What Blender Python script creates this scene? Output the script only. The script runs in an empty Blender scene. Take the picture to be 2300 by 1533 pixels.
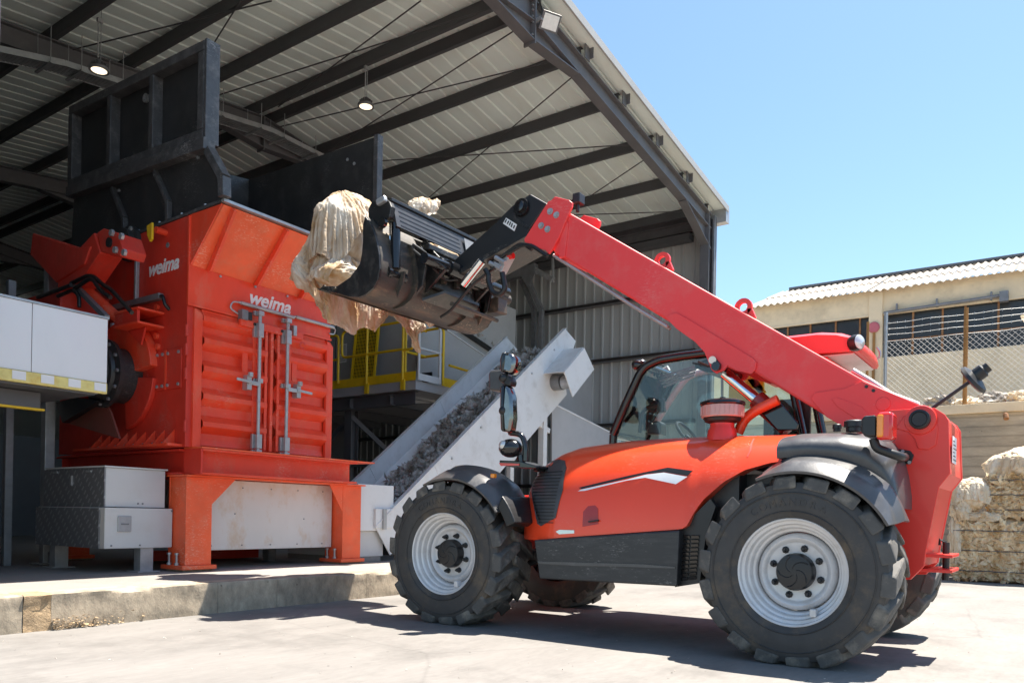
import bpy, bmesh, math, random
from mathutils import Vector, Matrix, noise
random.seed(7)
SC = bpy.context.scene
COL = SC.collection

# ------------------------------------------------------------------ camera
cam_d = bpy.data.cameras.new('camera')
cam = bpy.data.objects.new('camera', cam_d)
COL.objects.link(cam)
cam_d.sensor_width = 36.0
cam_d.lens = 27.83
cam_d.shift_y = 0.1713
cam_d.clip_start = 0.05
cam_d.clip_end = 2000
YAW, ROLL = math.radians(54.973), math.radians(-1.042)
fw = Vector((math.sin(YAW), math.cos(YAW), 0))
rt = Vector((math.cos(YAW), -math.sin(YAW), 0))
dn = fw.cross(rt)
r2 = rt * math.cos(ROLL) + dn * math.sin(ROLL)
d2 = dn * math.cos(ROLL) - rt * math.sin(ROLL)
mw = Matrix.Identity(4)
for i in range(3):
    mw[i][0] = r2[i]; mw[i][1] = -d2[i]; mw[i][2] = -fw[i]
mw[2][3] = 0.92
cam.matrix_world = mw
SC.camera = cam

# ------------------------------------------------------------------ sky, sun, exposure
SUN = Vector((0.34, -0.17, 1.0)).normalized()
world = bpy.data.worlds.new('World')
SC.world = world
world.use_nodes = True
wn = world.node_tree
bg = wn.nodes['Background']
sky = wn.nodes.new('ShaderNodeTexSky')
sky.sky_type = 'NISHITA'
sky.sun_disc = False
sky.sun_elevation = math.asin(SUN.z)
sky.sun_rotation = math.atan2(SUN.x, SUN.y)
sky.air_density = 1.0
sky.dust_density = 0.6
sky.ozone_density = 1.5
tint = wn.nodes.new('ShaderNodeVectorMath'); tint.operation = 'MULTIPLY'
tint.inputs[1].default_value = (0.95, 1.055, 1.05)
wn.links.new(sky.outputs[0], tint.inputs[0]); wn.links.new(tint.outputs[0], bg.inputs[0])
bg.inputs[1].default_value = 0.065
sun_d = bpy.data.lights.new('sun', 'SUN')
sun_d.energy = 4.4
sun_d.angle = math.radians(0.5)
sun_d.color = (1.0, 0.93, 0.83)
sun = bpy.data.objects.new('sun', sun_d)
sun.rotation_euler = SUN.to_track_quat('Z', 'Y').to_euler()
sun.location = (0, 0, 30)
COL.objects.link(sun)
SC.view_settings.view_transform = 'Standard'
SC.view_settings.look = 'None'
SC.view_settings.gamma = 1.0
SC.view_settings.use_curve_mapping = False
SC.view_settings.exposure = 1.82
SC.render.engine = 'CYCLES'
SC.cycles.max_bounces = 10
SC.cycles.diffuse_bounces = 6
SC.cycles.glossy_bounces = 4
SC.cycles.transparent_max_bounces = 12
SC.cycles.use_denoising = True

# ------------------------------------------------------------------ materials
def mat(name, col, rough=0.5, metal=0.0, var=0.12, scale=2.5, bump=0.0, bscale=30.0,
        dirt=None, dirt_amt=0.0, dscale=3.0, coat=0.0, spec=0.5, stretch=(1, 1, 1), wear=0.0, wearcol=(0.7, 0.62, 0.56)):
    m = bpy.data.materials.new(name); m.use_nodes = True
    nt = m.node_tree; N = nt.nodes; L = nt.links
    p = N['Principled BSDF']
    p.inputs['Roughness'].default_value = rough
    p.inputs['Metallic'].default_value = metal
    p.inputs['Specular IOR Level'].default_value = spec
    p.inputs['Coat Weight'].default_value = coat
    p.inputs['Coat Roughness'].default_value = 0.08
    tc = N.new('ShaderNodeTexCoord')
    mp = N.new('ShaderNodeMapping'); mp.inputs['Scale'].default_value = stretch
    L.new(tc.outputs['Object'], mp.inputs[0])
    n1 = N.new('ShaderNodeTexNoise'); n1.inputs['Scale'].default_value = scale
    n1.inputs['Detail'].default_value = 6; n1.inputs['Roughness'].default_value = 0.62
    L.new(mp.outputs[0], n1.inputs['Vector'])
    r1 = N.new('ShaderNodeMapRange')
    r1.inputs['From Min'].default_value = 0.25; r1.inputs['From Max'].default_value = 0.75
    r1.inputs['To Min'].default_value = 1 - var; r1.inputs['To Max'].default_value = 1 + var
    L.new(n1.outputs['Fac'], r1.inputs['Value'])
    mul = N.new('ShaderNodeVectorMath'); mul.operation = 'SCALE'
    mul.inputs[0].default_value = col[:3]
    L.new(r1.outputs[0], mul.inputs['Scale'])
    out = mul.outputs[0]
    if dirt is not None:
        n2 = N.new('ShaderNodeTexNoise'); n2.inputs['Scale'].default_value = dscale
        n2.inputs['Detail'].default_value = 9; n2.inputs['Roughness'].default_value = 0.7
        L.new(mp.outputs[0], n2.inputs['Vector'])
        r2_ = N.new('ShaderNodeMapRange')
        r2_.inputs['From Min'].default_value = 0.5; r2_.inputs['From Max'].default_value = 0.72
        r2_.inputs['To Max'].default_value = dirt_amt
        L.new(n2.outputs['Fac'], r2_.inputs['Value'])
        mx = N.new('ShaderNodeMix'); mx.data_type = 'RGBA'
        L.new(r2_.outputs[0], mx.inputs['Factor'])
        L.new(out, mx.inputs['A']); mx.inputs['B'].default_value = (*dirt, 1)
        out = mx.outputs['Result']
        ra = N.new('ShaderNodeMath'); ra.operation = 'MULTIPLY_ADD'
        ra.inputs[1].default_value = 0.35; ra.inputs[2].default_value = rough
        L.new(r2_.outputs[0], ra.inputs[0]); L.new(ra.outputs[0], p.inputs['Roughness'])
    if wear > 0:
        # fine scratches and rubbed flecks, in broken clusters
        wm = N.new('ShaderNodeMapping'); wm.inputs['Scale'].default_value = (1.0, 1.0, 3.2); wm.inputs['Rotation'].default_value = (0.5, 0.3, 0.2)
        L.new(tc.outputs['Object'], wm.inputs[0])
        nw1 = N.new('ShaderNodeTexNoise'); nw1.inputs['Scale'].default_value = 26; nw1.inputs['Detail'].default_value = 8; nw1.inputs['Roughness'].default_value = 0.8
        L.new(wm.outputs[0], nw1.inputs['Vector'])
        nw2 = N.new('ShaderNodeTexNoise'); nw2.inputs['Scale'].default_value = 2.3; nw2.inputs['Detail'].default_value = 4
        L.new(tc.outputs['Object'], nw2.inputs['Vector'])
        ad = N.new('ShaderNodeMath'); ad.operation = 'MULTIPLY_ADD'; ad.inputs[1].default_value = 0.55
        L.new(nw2.outputs['Fac'], ad.inputs[0]); L.new(nw1.outputs['Fac'], ad.inputs[2])
        rw = N.new('ShaderNodeMapRange'); rw.inputs['From Min'].default_value = 0.88; rw.inputs['From Max'].default_value = 0.98; rw.inputs['To Max'].default_value = wear
        L.new(ad.outputs[0], rw.inputs['Value'])
        mxw = N.new('ShaderNodeMix'); mxw.data_type = 'RGBA'
        L.new(rw.outputs[0], mxw.inputs['Factor']); L.new(out, mxw.inputs['A']); mxw.inputs['B'].default_value = (*wearcol, 1)
        out = mxw.outputs['Result']
    L.new(out, p.inputs['Base Color'])
    if bump > 0:
        n3 = N.new('ShaderNodeTexNoise'); n3.inputs['Scale'].default_value = bscale
        n3.inputs['Detail'].default_value = 5
        L.new(mp.outputs[0], n3.inputs['Vector'])
        b = N.new('ShaderNodeBump'); b.inputs['Strength'].default_value = bump
        b.inputs['Distance'].default_value = 0.02
        L.new(n3.outputs['Fac'], b.inputs['Height'])
        L.new(b.outputs[0], p.inputs['Normal'])
    return m

def glass_mat(name, tint, refl=0.12):
    m = bpy.data.materials.new(name); m.use_nodes = True
    nt = m.node_tree; N = nt.nodes; L = nt.links
    N.remove(N['Principled BSDF'])
    t = N.new('ShaderNodeBsdfTransparent'); t.inputs[0].default_value = (*tint, 1)
    g = N.new('ShaderNodeBsdfGlossy'); g.inputs['Roughness'].default_value = 0.02
    fr = N.new('ShaderNodeFresnel'); fr.inputs['IOR'].default_value = 1.5
    mxs = N.new('ShaderNodeMixShader')
    L.new(fr.outputs[0], mxs.inputs[0]); L.new(t.outputs[0], mxs.inputs[1]); L.new(g.outputs[0], mxs.inputs[2])
    L.new(mxs.outputs[0], N['Material Output'].inputs['Surface'])
    return m

def emit_mat(name, col, s):
    m = bpy.data.materials.new(name); m.use_nodes = True
    p = m.node_tree.nodes['Principled BSDF']
    p.inputs['Base Color'].default_value = (*col, 1)
    p.inputs['Emission Color'].default_value = (*col, 1)
    p.inputs['Emission Strength'].default_value = s
    return m

M = {}
M['red'] = mat('machine_red_paint', (0.78, 0.046, 0.034), 0.34, var=0.07, scale=1.2, coat=0.15, spec=0.4, bump=0.02, bscale=8)
M['boomred'] = mat('boom_red_paint', (0.84, 0.056, 0.056), 0.42, var=0.05, scale=1.0, coat=0.08, spec=0.35, bump=0.015, bscale=6,
                   wear=0.18, wearcol=(0.75, 0.4, 0.36), dirt=(0.72, 0.22, 0.19), dirt_amt=0.35, dscale=2.6)
M['hoodred'] = mat('hood_orange_red_paint', (0.84, 0.064, 0.018), 0.28, var=0.05, scale=1.4, coat=0.45, spec=0.35,
                   wear=0.15, wearcol=(0.8, 0.5, 0.4), dirt=(0.6, 0.16, 0.09), dirt_amt=0.16, dscale=2)
M['shred'] = mat('shredder_red_paint', (0.80, 0.062, 0.022), 0.42, var=0.14, scale=2.2, bump=0.03, bscale=14,
                 wear=0.45, wearcol=(0.78, 0.42, 0.33), dirt=(0.66, 0.19, 0.11), dirt_amt=0.6, dscale=4.5, stretch=(1, 1, 0.55))
M['shreddark'] = mat('shredder_dark_red_paint', (0.62, 0.036, 0.018), 0.5, var=0.2, scale=2, bump=0.04, bscale=14,
                     wear=0.3, wearcol=(0.6, 0.32, 0.26), dirt=(0.34, 0.06, 0.04), dirt_amt=0.6, dscale=4, stretch=(1, 1, 0.5))  # darker red for the sides, back and inner parts
M['shredleg'] = mat('shredder_leg_and_lit_hopper_paint', (0.84, 0.115, 0.036), 0.48, var=0.14, scale=3, bump=0.03, bscale=20,
                    wear=0.6, wearcol=(0.85, 0.5, 0.38), dirt=(0.68, 0.22, 0.13), dirt_amt=0.5, dscale=5)
M['blackpaint'] = mat('hopper_black_paint', (0.030, 0.030, 0.031), 0.42, var=0.3, scale=2, bump=0.04, bscale=12,
                      wear=0.35, wearcol=(0.3, 0.29, 0.28), dirt=(0.12, 0.115, 0.11), dirt_amt=0.35, dscale=5)
M['blackedge'] = mat('scuffed_black_frame', (0.062, 0.061, 0.063), 0.45, var=0.35, scale=6, bump=0.08, bscale=25,
                     wear=0.6, wearcol=(0.4, 0.39, 0.38), dirt=(0.22, 0.21, 0.21), dirt_amt=0.55, dscale=9)
M['steel'] = mat('dark_grey_steel', (0.115, 0.113, 0.118), 0.45, var=0.15, scale=2, dirt=(0.20, 0.19, 0.18), dirt_amt=0.4, dscale=6)
M['purlin'] = mat('purlin_dark_steel', (0.066, 0.066, 0.070), 0.5, var=0.15, scale=2)
M['roofsheet'] = mat('roof_sheet_pale_grey', (0.78, 0.86, 0.82), 0.45, metal=0.0, var=0.10, scale=0.9, stretch=(0.25, 1, 1),
                     dirt=(0.66, 0.66, 0.56), dirt_amt=0.45, dscale=1.3)
M['wallsheet'] = mat('wall_sheet_grey', (0.36, 0.36, 0.35), 0.45, metal=0.0, var=0.10, scale=1.5, stretch=(1, 1, 0.2),
                     dirt=(0.34, 0.33, 0.30), dirt_amt=0.35, dscale=3)
M['galv'] = mat('galvanised_steel', (0.42, 0.43, 0.44), 0.42, metal=0.55, var=0.18, scale=7, dirt=(0.3, 0.3, 0.3), dirt_amt=0.4, dscale=12)
M['galvdark'] = mat('galvanised_dull', (0.22, 0.225, 0.235), 0.5, metal=0.4, var=0.2, scale=7)
M['alu'] = mat('brushed_sheet_metal', (0.80, 0.80, 0.80), 0.42, metal=0.1, var=0.07, scale=1.6, stretch=(1, 1, 0.4),
               dirt=(0.68, 0.64, 0.69), dirt_amt=0.35, dscale=1.6)
M['chrome'] = mat('chrome', (0.75, 0.75, 0.75), 0.12, metal=1.0, var=0.03)
M['greybox'] = mat('grey_painted_panel', (0.56, 0.555, 0.54), 0.5, var=0.06, scale=1.5,
                   dirt=(0.40, 0.27, 0.15), dirt_amt=0.16, dscale=3.2)
M['rustpanel'] = mat('rust_stained_grey_panel', (0.60, 0.59, 0.565), 0.5, var=0.06, scale=1.5, dirt=(0.50, 0.33, 0.17), dirt_amt=0.65, dscale=3.4, stretch=(1.2, 1, 0.8))
M['palegrey'] = mat('pale_grey_conveyor_paint', (0.66, 0.66, 0.655), 0.48, var=0.05, scale=1.2,
                    dirt=(0.42, 0.39, 0.35), dirt_amt=0.5, dscale=3.4)
M['midgrey'] = mat('mid_grey_machine_paint', (0.40, 0.40, 0.405), 0.48, var=0.08, scale=1.4, dirt=(0.3, 0.3, 0.3), dirt_amt=0.25, dscale=4)
M['darkgrey'] = mat('dark_grey_frame_paint', (0.10, 0.10, 0.104), 0.5, var=0.12, scale=2)
M['paleyellow'] = mat('faded_yellow_cushion', (0.78, 0.66, 0.24), 0.6, var=0.15, scale=9, dirt=(0.62, 0.36, 0.05), dirt_amt=0.7, dscale=7)
M['mirror'] = mat('mirror_glass', (0.22, 0.22, 0.215), 0.16, metal=1.0, var=0.2, scale=14)
M['yellow'] = mat('safety_yellow_paint', (0.80, 0.52, 0.012), 0.42, var=0.10, scale=4, dirt=(0.35, 0.22, 0.04), dirt_amt=0.3, dscale=6)
M['white'] = mat('white_print', (0.80, 0.80, 0.80), 0.5, var=0.05, scale=8)
M['blackprint'] = mat('black_print', (0.014, 0.014, 0.015), 0.4, var=0.05)
M['black'] = mat('black_plastic', (0.014, 0.014, 0.015), 0.42, var=0.15, scale=6, bump=0.02, bscale=60)
M['blackgloss'] = mat('gloss_black', (0.010, 0.010, 0.011), 0.16, var=0.1, coat=0.3)
M['fender'] = mat('fender_grey_black_plastic', (0.060, 0.060, 0.063), 0.34, var=0.12, scale=9, bump=0.04, bscale=90, spec=0.6,
                  dirt=(0.15, 0.145, 0.14), dirt_amt=0.3, dscale=10)
M['skirt'] = mat('dark_skirt_panel', (0.026, 0.027, 0.029), 0.45, var=0.15, scale=5, wear=0.5, wearcol=(0.35, 0.34, 0.32), dirt=(0.13, 0.125, 0.12), dirt_amt=0.3, dscale=7, stretch=(1, 0.4, 2.5))
M['tyre'] = mat('tyre_rubber', (0.042, 0.040, 0.039), 0.62, var=0.25, scale=6, bump=0.08, bscale=40,
                dirt=(0.17, 0.125, 0.08), dirt_amt=0.8, dscale=3.5)
M['lug'] = mat('tyre_tread_rubber', (0.075, 0.072, 0.068), 0.75, var=0.25, scale=8, bump=0.08, bscale=40,
               dirt=(0.30, 0.265, 0.215), dirt_amt=0.7, dscale=6)
M['rim'] = mat('rim_silver_grey_paint', (0.62, 0.61, 0.61), 0.34, metal=0.1, var=0.05, scale=3, coat=0.2,
               dirt=(0.36, 0.315, 0.26), dirt_amt=0.45, dscale=7)
M['bucket'] = mat('bucket_black_worn', (0.015, 0.015, 0.0155), 0.33, var=0.3, scale=5, bump=0.05, bscale=25,
                  wear=0.7, wearcol=(0.42, 0.40, 0.37), dirt=(0.20, 0.18, 0.155), dirt_amt=0.25, dscale=7)
M['jawplate'] = mat('jaw_plate_sunlit_black', (0.040, 0.041, 0.045), 0.34, var=0.25, scale=7, bump=0.03, bscale=30, dirt=(0.12, 0.11, 0.10), dirt_amt=0.3, dscale=8)  # bucket black made lighter, painting in the sunlit sheen of the plate
M['bucketdirty'] = mat('bucket_shell_muddy', (0.048, 0.042, 0.035), 0.5, var=0.35, scale=5, bump=0.08, bscale=18,
                       wear=0.6, wearcol=(0.45, 0.34, 0.22), dirt=(0.30, 0.22, 0.14), dirt_amt=0.6, dscale=4, stretch=(0.5, 1.6, 1.6))
M['lampred'] = mat('tail_lamp_red', (0.65, 0.02, 0.015), 0.12, coat=0.6, var=0.1, scale=20)
M['lamporange'] = mat('indicator_orange', (0.85, 0.25, 0.015), 0.12, coat=0.6, var=0.1, scale=20)
M['lens'] = mat('clear_lens', (0.62, 0.63, 0.62), 0.15, metal=0.4, coat=0.5, var=0.1, scale=25)
M['rust'] = mat('rusty_steel', (0.25, 0.115, 0.045), 0.75, var=0.35, scale=6, dirt=(0.36, 0.27, 0.18), dirt_amt=0.5, dscale=8)
M['ochre'] = mat('rust_ochre_post', (0.30, 0.15, 0.045), 0.75, var=0.3, scale=6)
M['stucco'] = mat('old_beige_render', (0.76, 0.63, 0.44), 0.85, var=0.10, scale=1.5, bump=0.05, bscale=25,
                  dirt=(0.34, 0.28, 0.2), dirt_amt=0.4, dscale=1.6)
M['darkglass'] = mat('dark_window_pane', (0.022, 0.024, 0.027), 0.3, var=0.3, scale=1.5, dirt=(0.06, 0.06, 0.06), dirt_amt=0.5, dscale=2)
M['asbestos'] = mat('corrugated_cement_sheet', (0.25, 0.222, 0.19), 0.85, var=0.08, scale=3, dirt=(0.4, 0.36, 0.31), dirt_amt=0.3, dscale=2.5)
M['cylred'] = mat('ram_dark_red', (0.36, 0.018, 0.014), 0.35, var=0.12, coat=0.3)
M['chuteplate'] = mat('brown_red_chute_plate', (0.20, 0.055, 0.04), 0.6, var=0.2, dirt=(0.16, 0.10, 0.075), dirt_amt=0.6, dscale=6)
M['hose'] = mat('hydraulic_hose', (0.012, 0.012, 0.012), 0.4, var=0.2)
M['seat'] = mat('seat_fabric', (0.03, 0.03, 0.032), 0.8, var=0.2)
M['clearcup'] = mat('precleaner_bowl', (0.58, 0.27, 0.23), 0.2, coat=0.5, var=0.12, scale=12)
M['glass'] = glass_mat('cab_glass', (0.93, 0.98, 0.955))
M['lamp'] = emit_mat('lit_lamp', (1.0, 0.84, 0.60), 0.5)
M['pink'] = mat('faded_pink_disc', (0.50, 0.13, 0.16), 0.6)

# ---- special materials
def concrete(name, col, dark, var, scale, crack=False, board=False, streak=(1, 1, 1), bump=0.12):
    m = bpy.data.materials.new(name); m.use_nodes = True
    nt = m.node_tree; N = nt.nodes; L = nt.links; p = N['Principled BSDF']
    p.inputs['Roughness'].default_value = 0.82
    tc = N.new('ShaderNodeTexCoord')
    mp = N.new('ShaderNodeMapping'); mp.inputs['Scale'].default_value = streak
    L.new(tc.outputs['Object'], mp.inputs[0])
    def nz(s, d, r=0.6):
        n = N.new('ShaderNodeTexNoise'); n.inputs['Scale'].default_value = s
        n.inputs['Detail'].default_value = d; n.inputs['Roughness'].default_value = r
        L.new(mp.outputs[0], n.inputs['Vector']); return n.outputs['Fac']
    big = nz(scale * 0.35, 8, 0.65); mid = nz(scale * 3, 8, 0.7); fine = nz(scale * 40, 4)
    def rng(s, a, b, c, d):
        r = N.new('ShaderNodeMapRange')
        for k, v in (('From Min', a), ('From Max', b), ('To Min', c), ('To Max', d)): r.inputs[k].default_value = v
        L.new(s, r.inputs['Value']); return r.outputs[0]
    mx = N.new('ShaderNodeMix'); mx.data_type = 'RGBA'
    L.new(rng(big, 0.35, 0.7, 0, 1), mx.inputs['Factor'])
    mx.inputs['A'].default_value = (*col, 1); mx.inputs['B'].default_value = (*dark, 1)
    mul = N.new('ShaderNodeVectorMath'); mul.operation = 'SCALE'
    L.new(mx.outputs['Result'], mul.inputs[0])
    a1 = N.new('ShaderNodeMath'); a1.operation = 'MULTIPLY'
    L.new(rng(mid, 0.3, 0.7, 1 - var, 1 + var), a1.inputs[0]); L.new(rng(fine, 0.3, 0.7, 0.93, 1.07), a1.inputs[1])
    # pits: small dark specks
    vo = N.new('ShaderNodeTexVoronoi'); vo.inputs['Scale'].default_value = 5.0
    L.new(tc.outputs['Object'], vo.inputs['Vector'])
    pit = rng(vo.outputs['Distance'], 0.03, 0.055, 0.45, 1.0)
    a2 = N.new('ShaderNodeMath'); a2.operation = 'MULTIPLY'
    L.new(a1.outputs[0], a2.inputs[0]); L.new(pit, a2.inputs[1])
    fac = a2.outputs[0]
    if crack:
        st_ = N.new('ShaderNodeTexNoise'); st_.inputs['Scale'].default_value = 0.9; st_.inputs['Detail'].default_value = 9; st_.inputs['Roughness'].default_value = 0.72
        L.new(tc.outputs['Object'], st_.inputs['Vector'])
        a4 = N.new('ShaderNodeMath'); a4.operation = 'MULTIPLY'; L.new(fac, a4.inputs[0]); L.new(rng(st_.outputs['Fac'], 0.50, 0.68, 1.0, 0.70), a4.inputs[1]); fac = a4.outputs[0]
        vc = N.new('ShaderNodeTexVoronoi'); vc.feature = 'DISTANCE_TO_EDGE'; vc.inputs['Scale'].default_value = 0.28
        wob = N.new('ShaderNodeMix'); wob.data_type = 'VECTOR'; wob.inputs['Factor'].default_value = 0.12
        nn = N.new('ShaderNodeTexNoise'); nn.inputs['Scale'].default_value = 1.6; nn.inputs['Detail'].default_value = 6
        L.new(tc.outputs['Object'], nn.inputs['Vector'])
        L.new(tc.outputs['Object'], wob.inputs['A']); L.new(nn.outputs['Color'], wob.inputs['B'])
        L.new(wob.outputs['Result'], vc.inputs['Vector'])
        a3 = N.new('ShaderNodeMath'); a3.operation = 'MULTIPLY'
        L.new(fac, a3.inputs[0]); L.new(rng(vc.outputs['Distance'], 0.0, 0.004, 0.86, 1.0), a3.inputs[1]); fac = a3.outputs[0]
    if board:
        wv = N.new('ShaderNodeTexWave'); wv.bands_direction = 'Z'; wv.inputs['Scale'].default_value = 1.7
        wv.inputs['Distortion'].default_value = 0.6; wv.inputs['Detail'].default_value = 3
        L.new(tc.outputs['Object'], wv.inputs['Vector'])
        a3 = N.new('ShaderNodeMath'); a3.operation = 'MULTIPLY'
        L.new(fac, a3.inputs[0]); L.new(rng(wv.outputs['Fac'], 0.0, 0.15, 0.72, 1.0), a3.inputs[1]); fac = a3.outputs[0]
    L.new(fac, mul.inputs['Scale'])
    L.new(mul.outputs[0], p.inputs['Base Color'])
    b = N.new('ShaderNodeBump'); b.inputs['Strength'].default_value = bump; b.inputs['Distance'].default_value = 0.03
    L.new(mid, b.inputs['Height']); L.new(b.outputs[0], p.inputs['Normal'])
    return m
M['yard'] = concrete('yard_concrete', (0.205, 0.192, 0.178), (0.150, 0.142, 0.134), 0.14, 0.5, crack=True, streak=(0.45, 1.3, 1))
M['slab'] = concrete('slab_concrete', (0.26, 0.238, 0.215), (0.205, 0.19, 0.175), 0.08, 1.2)
M['kerb'] = concrete('kerb_concrete', (0.44, 0.365, 0.27), (0.21, 0.175, 0.13), 0.34, 3.5, streak=(1, 1, 0.6), bump=0.35)
M['kerbpatch'] = concrete('kerb_broken_patch', (0.44, 0.30, 0.16), (0.27, 0.20, 0.13), 0.4, 6, bump=0.6)
M['wallconc'] = concrete('retaining_wall_concrete', (0.50, 0.435, 0.34), (0.27, 0.235, 0.18), 0.24, 1.2, board=True, streak=(1, 0.5, 2.2), bump=0.3)
M['earth'] = concrete('upper_yard_dirt', (0.33, 0.30, 0.26), (0.22, 0.2, 0.17), 0.25, 2)

def film_mat(name, light, tan, grey, scale, trans=0.15):
    m = bpy.data.materials.new(name); m.use_nodes = True
    nt = m.node_tree; N = nt.nodes; L = nt.links; p = N['Principled BSDF']
    p.inputs['Roughness'].default_value = 0.72; p.inputs['Specular IOR Level'].default_value = 0.25
    tc = N.new('ShaderNodeTexCoord'); mp = N.new('ShaderNodeMapping'); mp.inputs['Scale'].default_value = (1, 1, 0.45); L.new(tc.outputs['Object'], mp.inputs[0])
    def nz(s, d):
        n = N.new('ShaderNodeTexNoise'); n.inputs['Scale'].default_value = s; n.inputs['Detail'].default_value = d
        n.inputs['Roughness'].default_value = 0.65
        L.new(mp.outputs[0], n.inputs['Vector']); return n.outputs['Fac']
    r = N.new('ShaderNodeValToRGB'); cr = r.color_ramp
    cr.elements[0].position = 0.36; cr.elements[0].color = (*tan, 1)
    cr.elements[1].position = 0.62; cr.elements[1].color = (*light, 1)
    e = cr.elements.new(0.5); e.color = tuple((a * 0.5 + b * 0.5) for a, b in zip(light, tan)) + (1,)
    e = cr.elements.new(0.75); e.color = (*grey, 1)
    L.new(nz(scale, 7), r.inputs[0])
    L.new(r.outputs[0], p.inputs['Base Color'])
    b = N.new('ShaderNodeBump'); b.inputs['Strength'].default_value = 0.35; b.inputs['Distance'].default_value = 0.015
    L.new(nz(scale * 5, 4), b.inputs['Height']); L.new(b.outputs[0], p.inputs['Normal'])
    tr = N.new('ShaderNodeBsdfTranslucent'); L.new(r.outputs[0], tr.inputs[0])
    ms = N.new('ShaderNodeMixShader'); ms.inputs[0].default_value = trans
    L.new(p.outputs[0], ms.inputs[1]); L.new(tr.outputs[0], ms.inputs[2])
    L.new(ms.outputs[0], N['Material Output'].inputs['Surface'])
    return m
M['film'] = film_mat('dusty_plastic_film', (0.86, 0.81, 0.72), (0.56, 0.38, 0.20), (0.80, 0.78, 0.75), 4.0, 0.4)
M['bale'] = film_mat('baled_film', (0.88, 0.73, 0.49), (0.52, 0.34, 0.16), (0.56, 0.51, 0.44), 7.0, 0.05)
M['loosefilm'] = film_mat('loose_film', (0.90, 0.83, 0.69), (0.70, 0.54, 0.34), (0.82, 0.78, 0.7), 5.0, 0.25)
M['shreds'] = film_mat('grey_shredded_film', (0.80, 0.80, 0.78), (0.24, 0.205, 0.165), (0.52, 0.52, 0.52), 8.0, 0.4)
M['rubbish'] = film_mat('mixed_rubbish', (0.62, 0.57, 0.5), (0.16, 0.13, 0.11), (0.45, 0.38, 0.36), 4.0, 0.05)

def tread_plate():
    m = mat('diamond_tread_plate', (0.20, 0.205, 0.215), 0.40, metal=0.5, var=0.15, scale=4)
    nt = m.node_tree; N = nt.nodes; L = nt.links; p = N['Principled BSDF']
    tc = N.new('ShaderNodeTexCoord'); sp = N.new('ShaderNodeSeparateXYZ'); L.new(tc.outputs['Object'], sp.inputs[0])
    def mth(op, a, b=None):
        n = N.new('ShaderNodeMath'); n.operation = op
        for i, v in enumerate((a, b)):
            if v is None: continue
            if isinstance(v, (int, float)): n.inputs[i].default_value = v
            else: L.new(v, n.inputs[i])
        return n.outputs[0]
    f = 2 * math.pi / 0.085
    u = mth('MULTIPLY', sp.outputs['Y'], f); v = mth('MULTIPLY', sp.outputs['Z'], f)
    s = mth('MULTIPLY', mth('SINE', mth('ADD', u, v)), mth('SINE', mth('SUBTRACT', u, v)))
    s = mth('MULTIPLY', mth('GREATER_THAN', mth('ABSOLUTE', s), 0.45), 1.0)
    w = mth('GREATER_THAN', mth('MULTIPLY', mth('SINE', mth('MULTIPLY', mth('ADD', u, v), 1)), 1.0), 0.55)
    w2 = mth('GREATER_THAN', mth('SINE', mth('MULTIPLY', mth('SUBTRACT', u, v), 0.5)), 0.1)
    h = mth('MULTIPLY', w, w2)
    b = N.new('ShaderNodeBump'); b.inputs['Strength'].default_value = 1.0; b.inputs['Distance'].default_value = 0.012
    L.new(h, b.inputs['Height']); L.new(b.outputs[0], p.inputs['Normal'])
    mx = N.new('ShaderNodeMix'); mx.data_type = 'RGBA'; L.new(h, mx.inputs['Factor'])
    mx.inputs['A'].default_value = (0.23, 0.233, 0.24, 1); mx.inputs['B'].default_value = (0.38, 0.385, 0.39, 1); L.new(mx.outputs['Result'], p.inputs['Base Color'])
    return m
M['tread'] = tread_plate()

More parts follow.
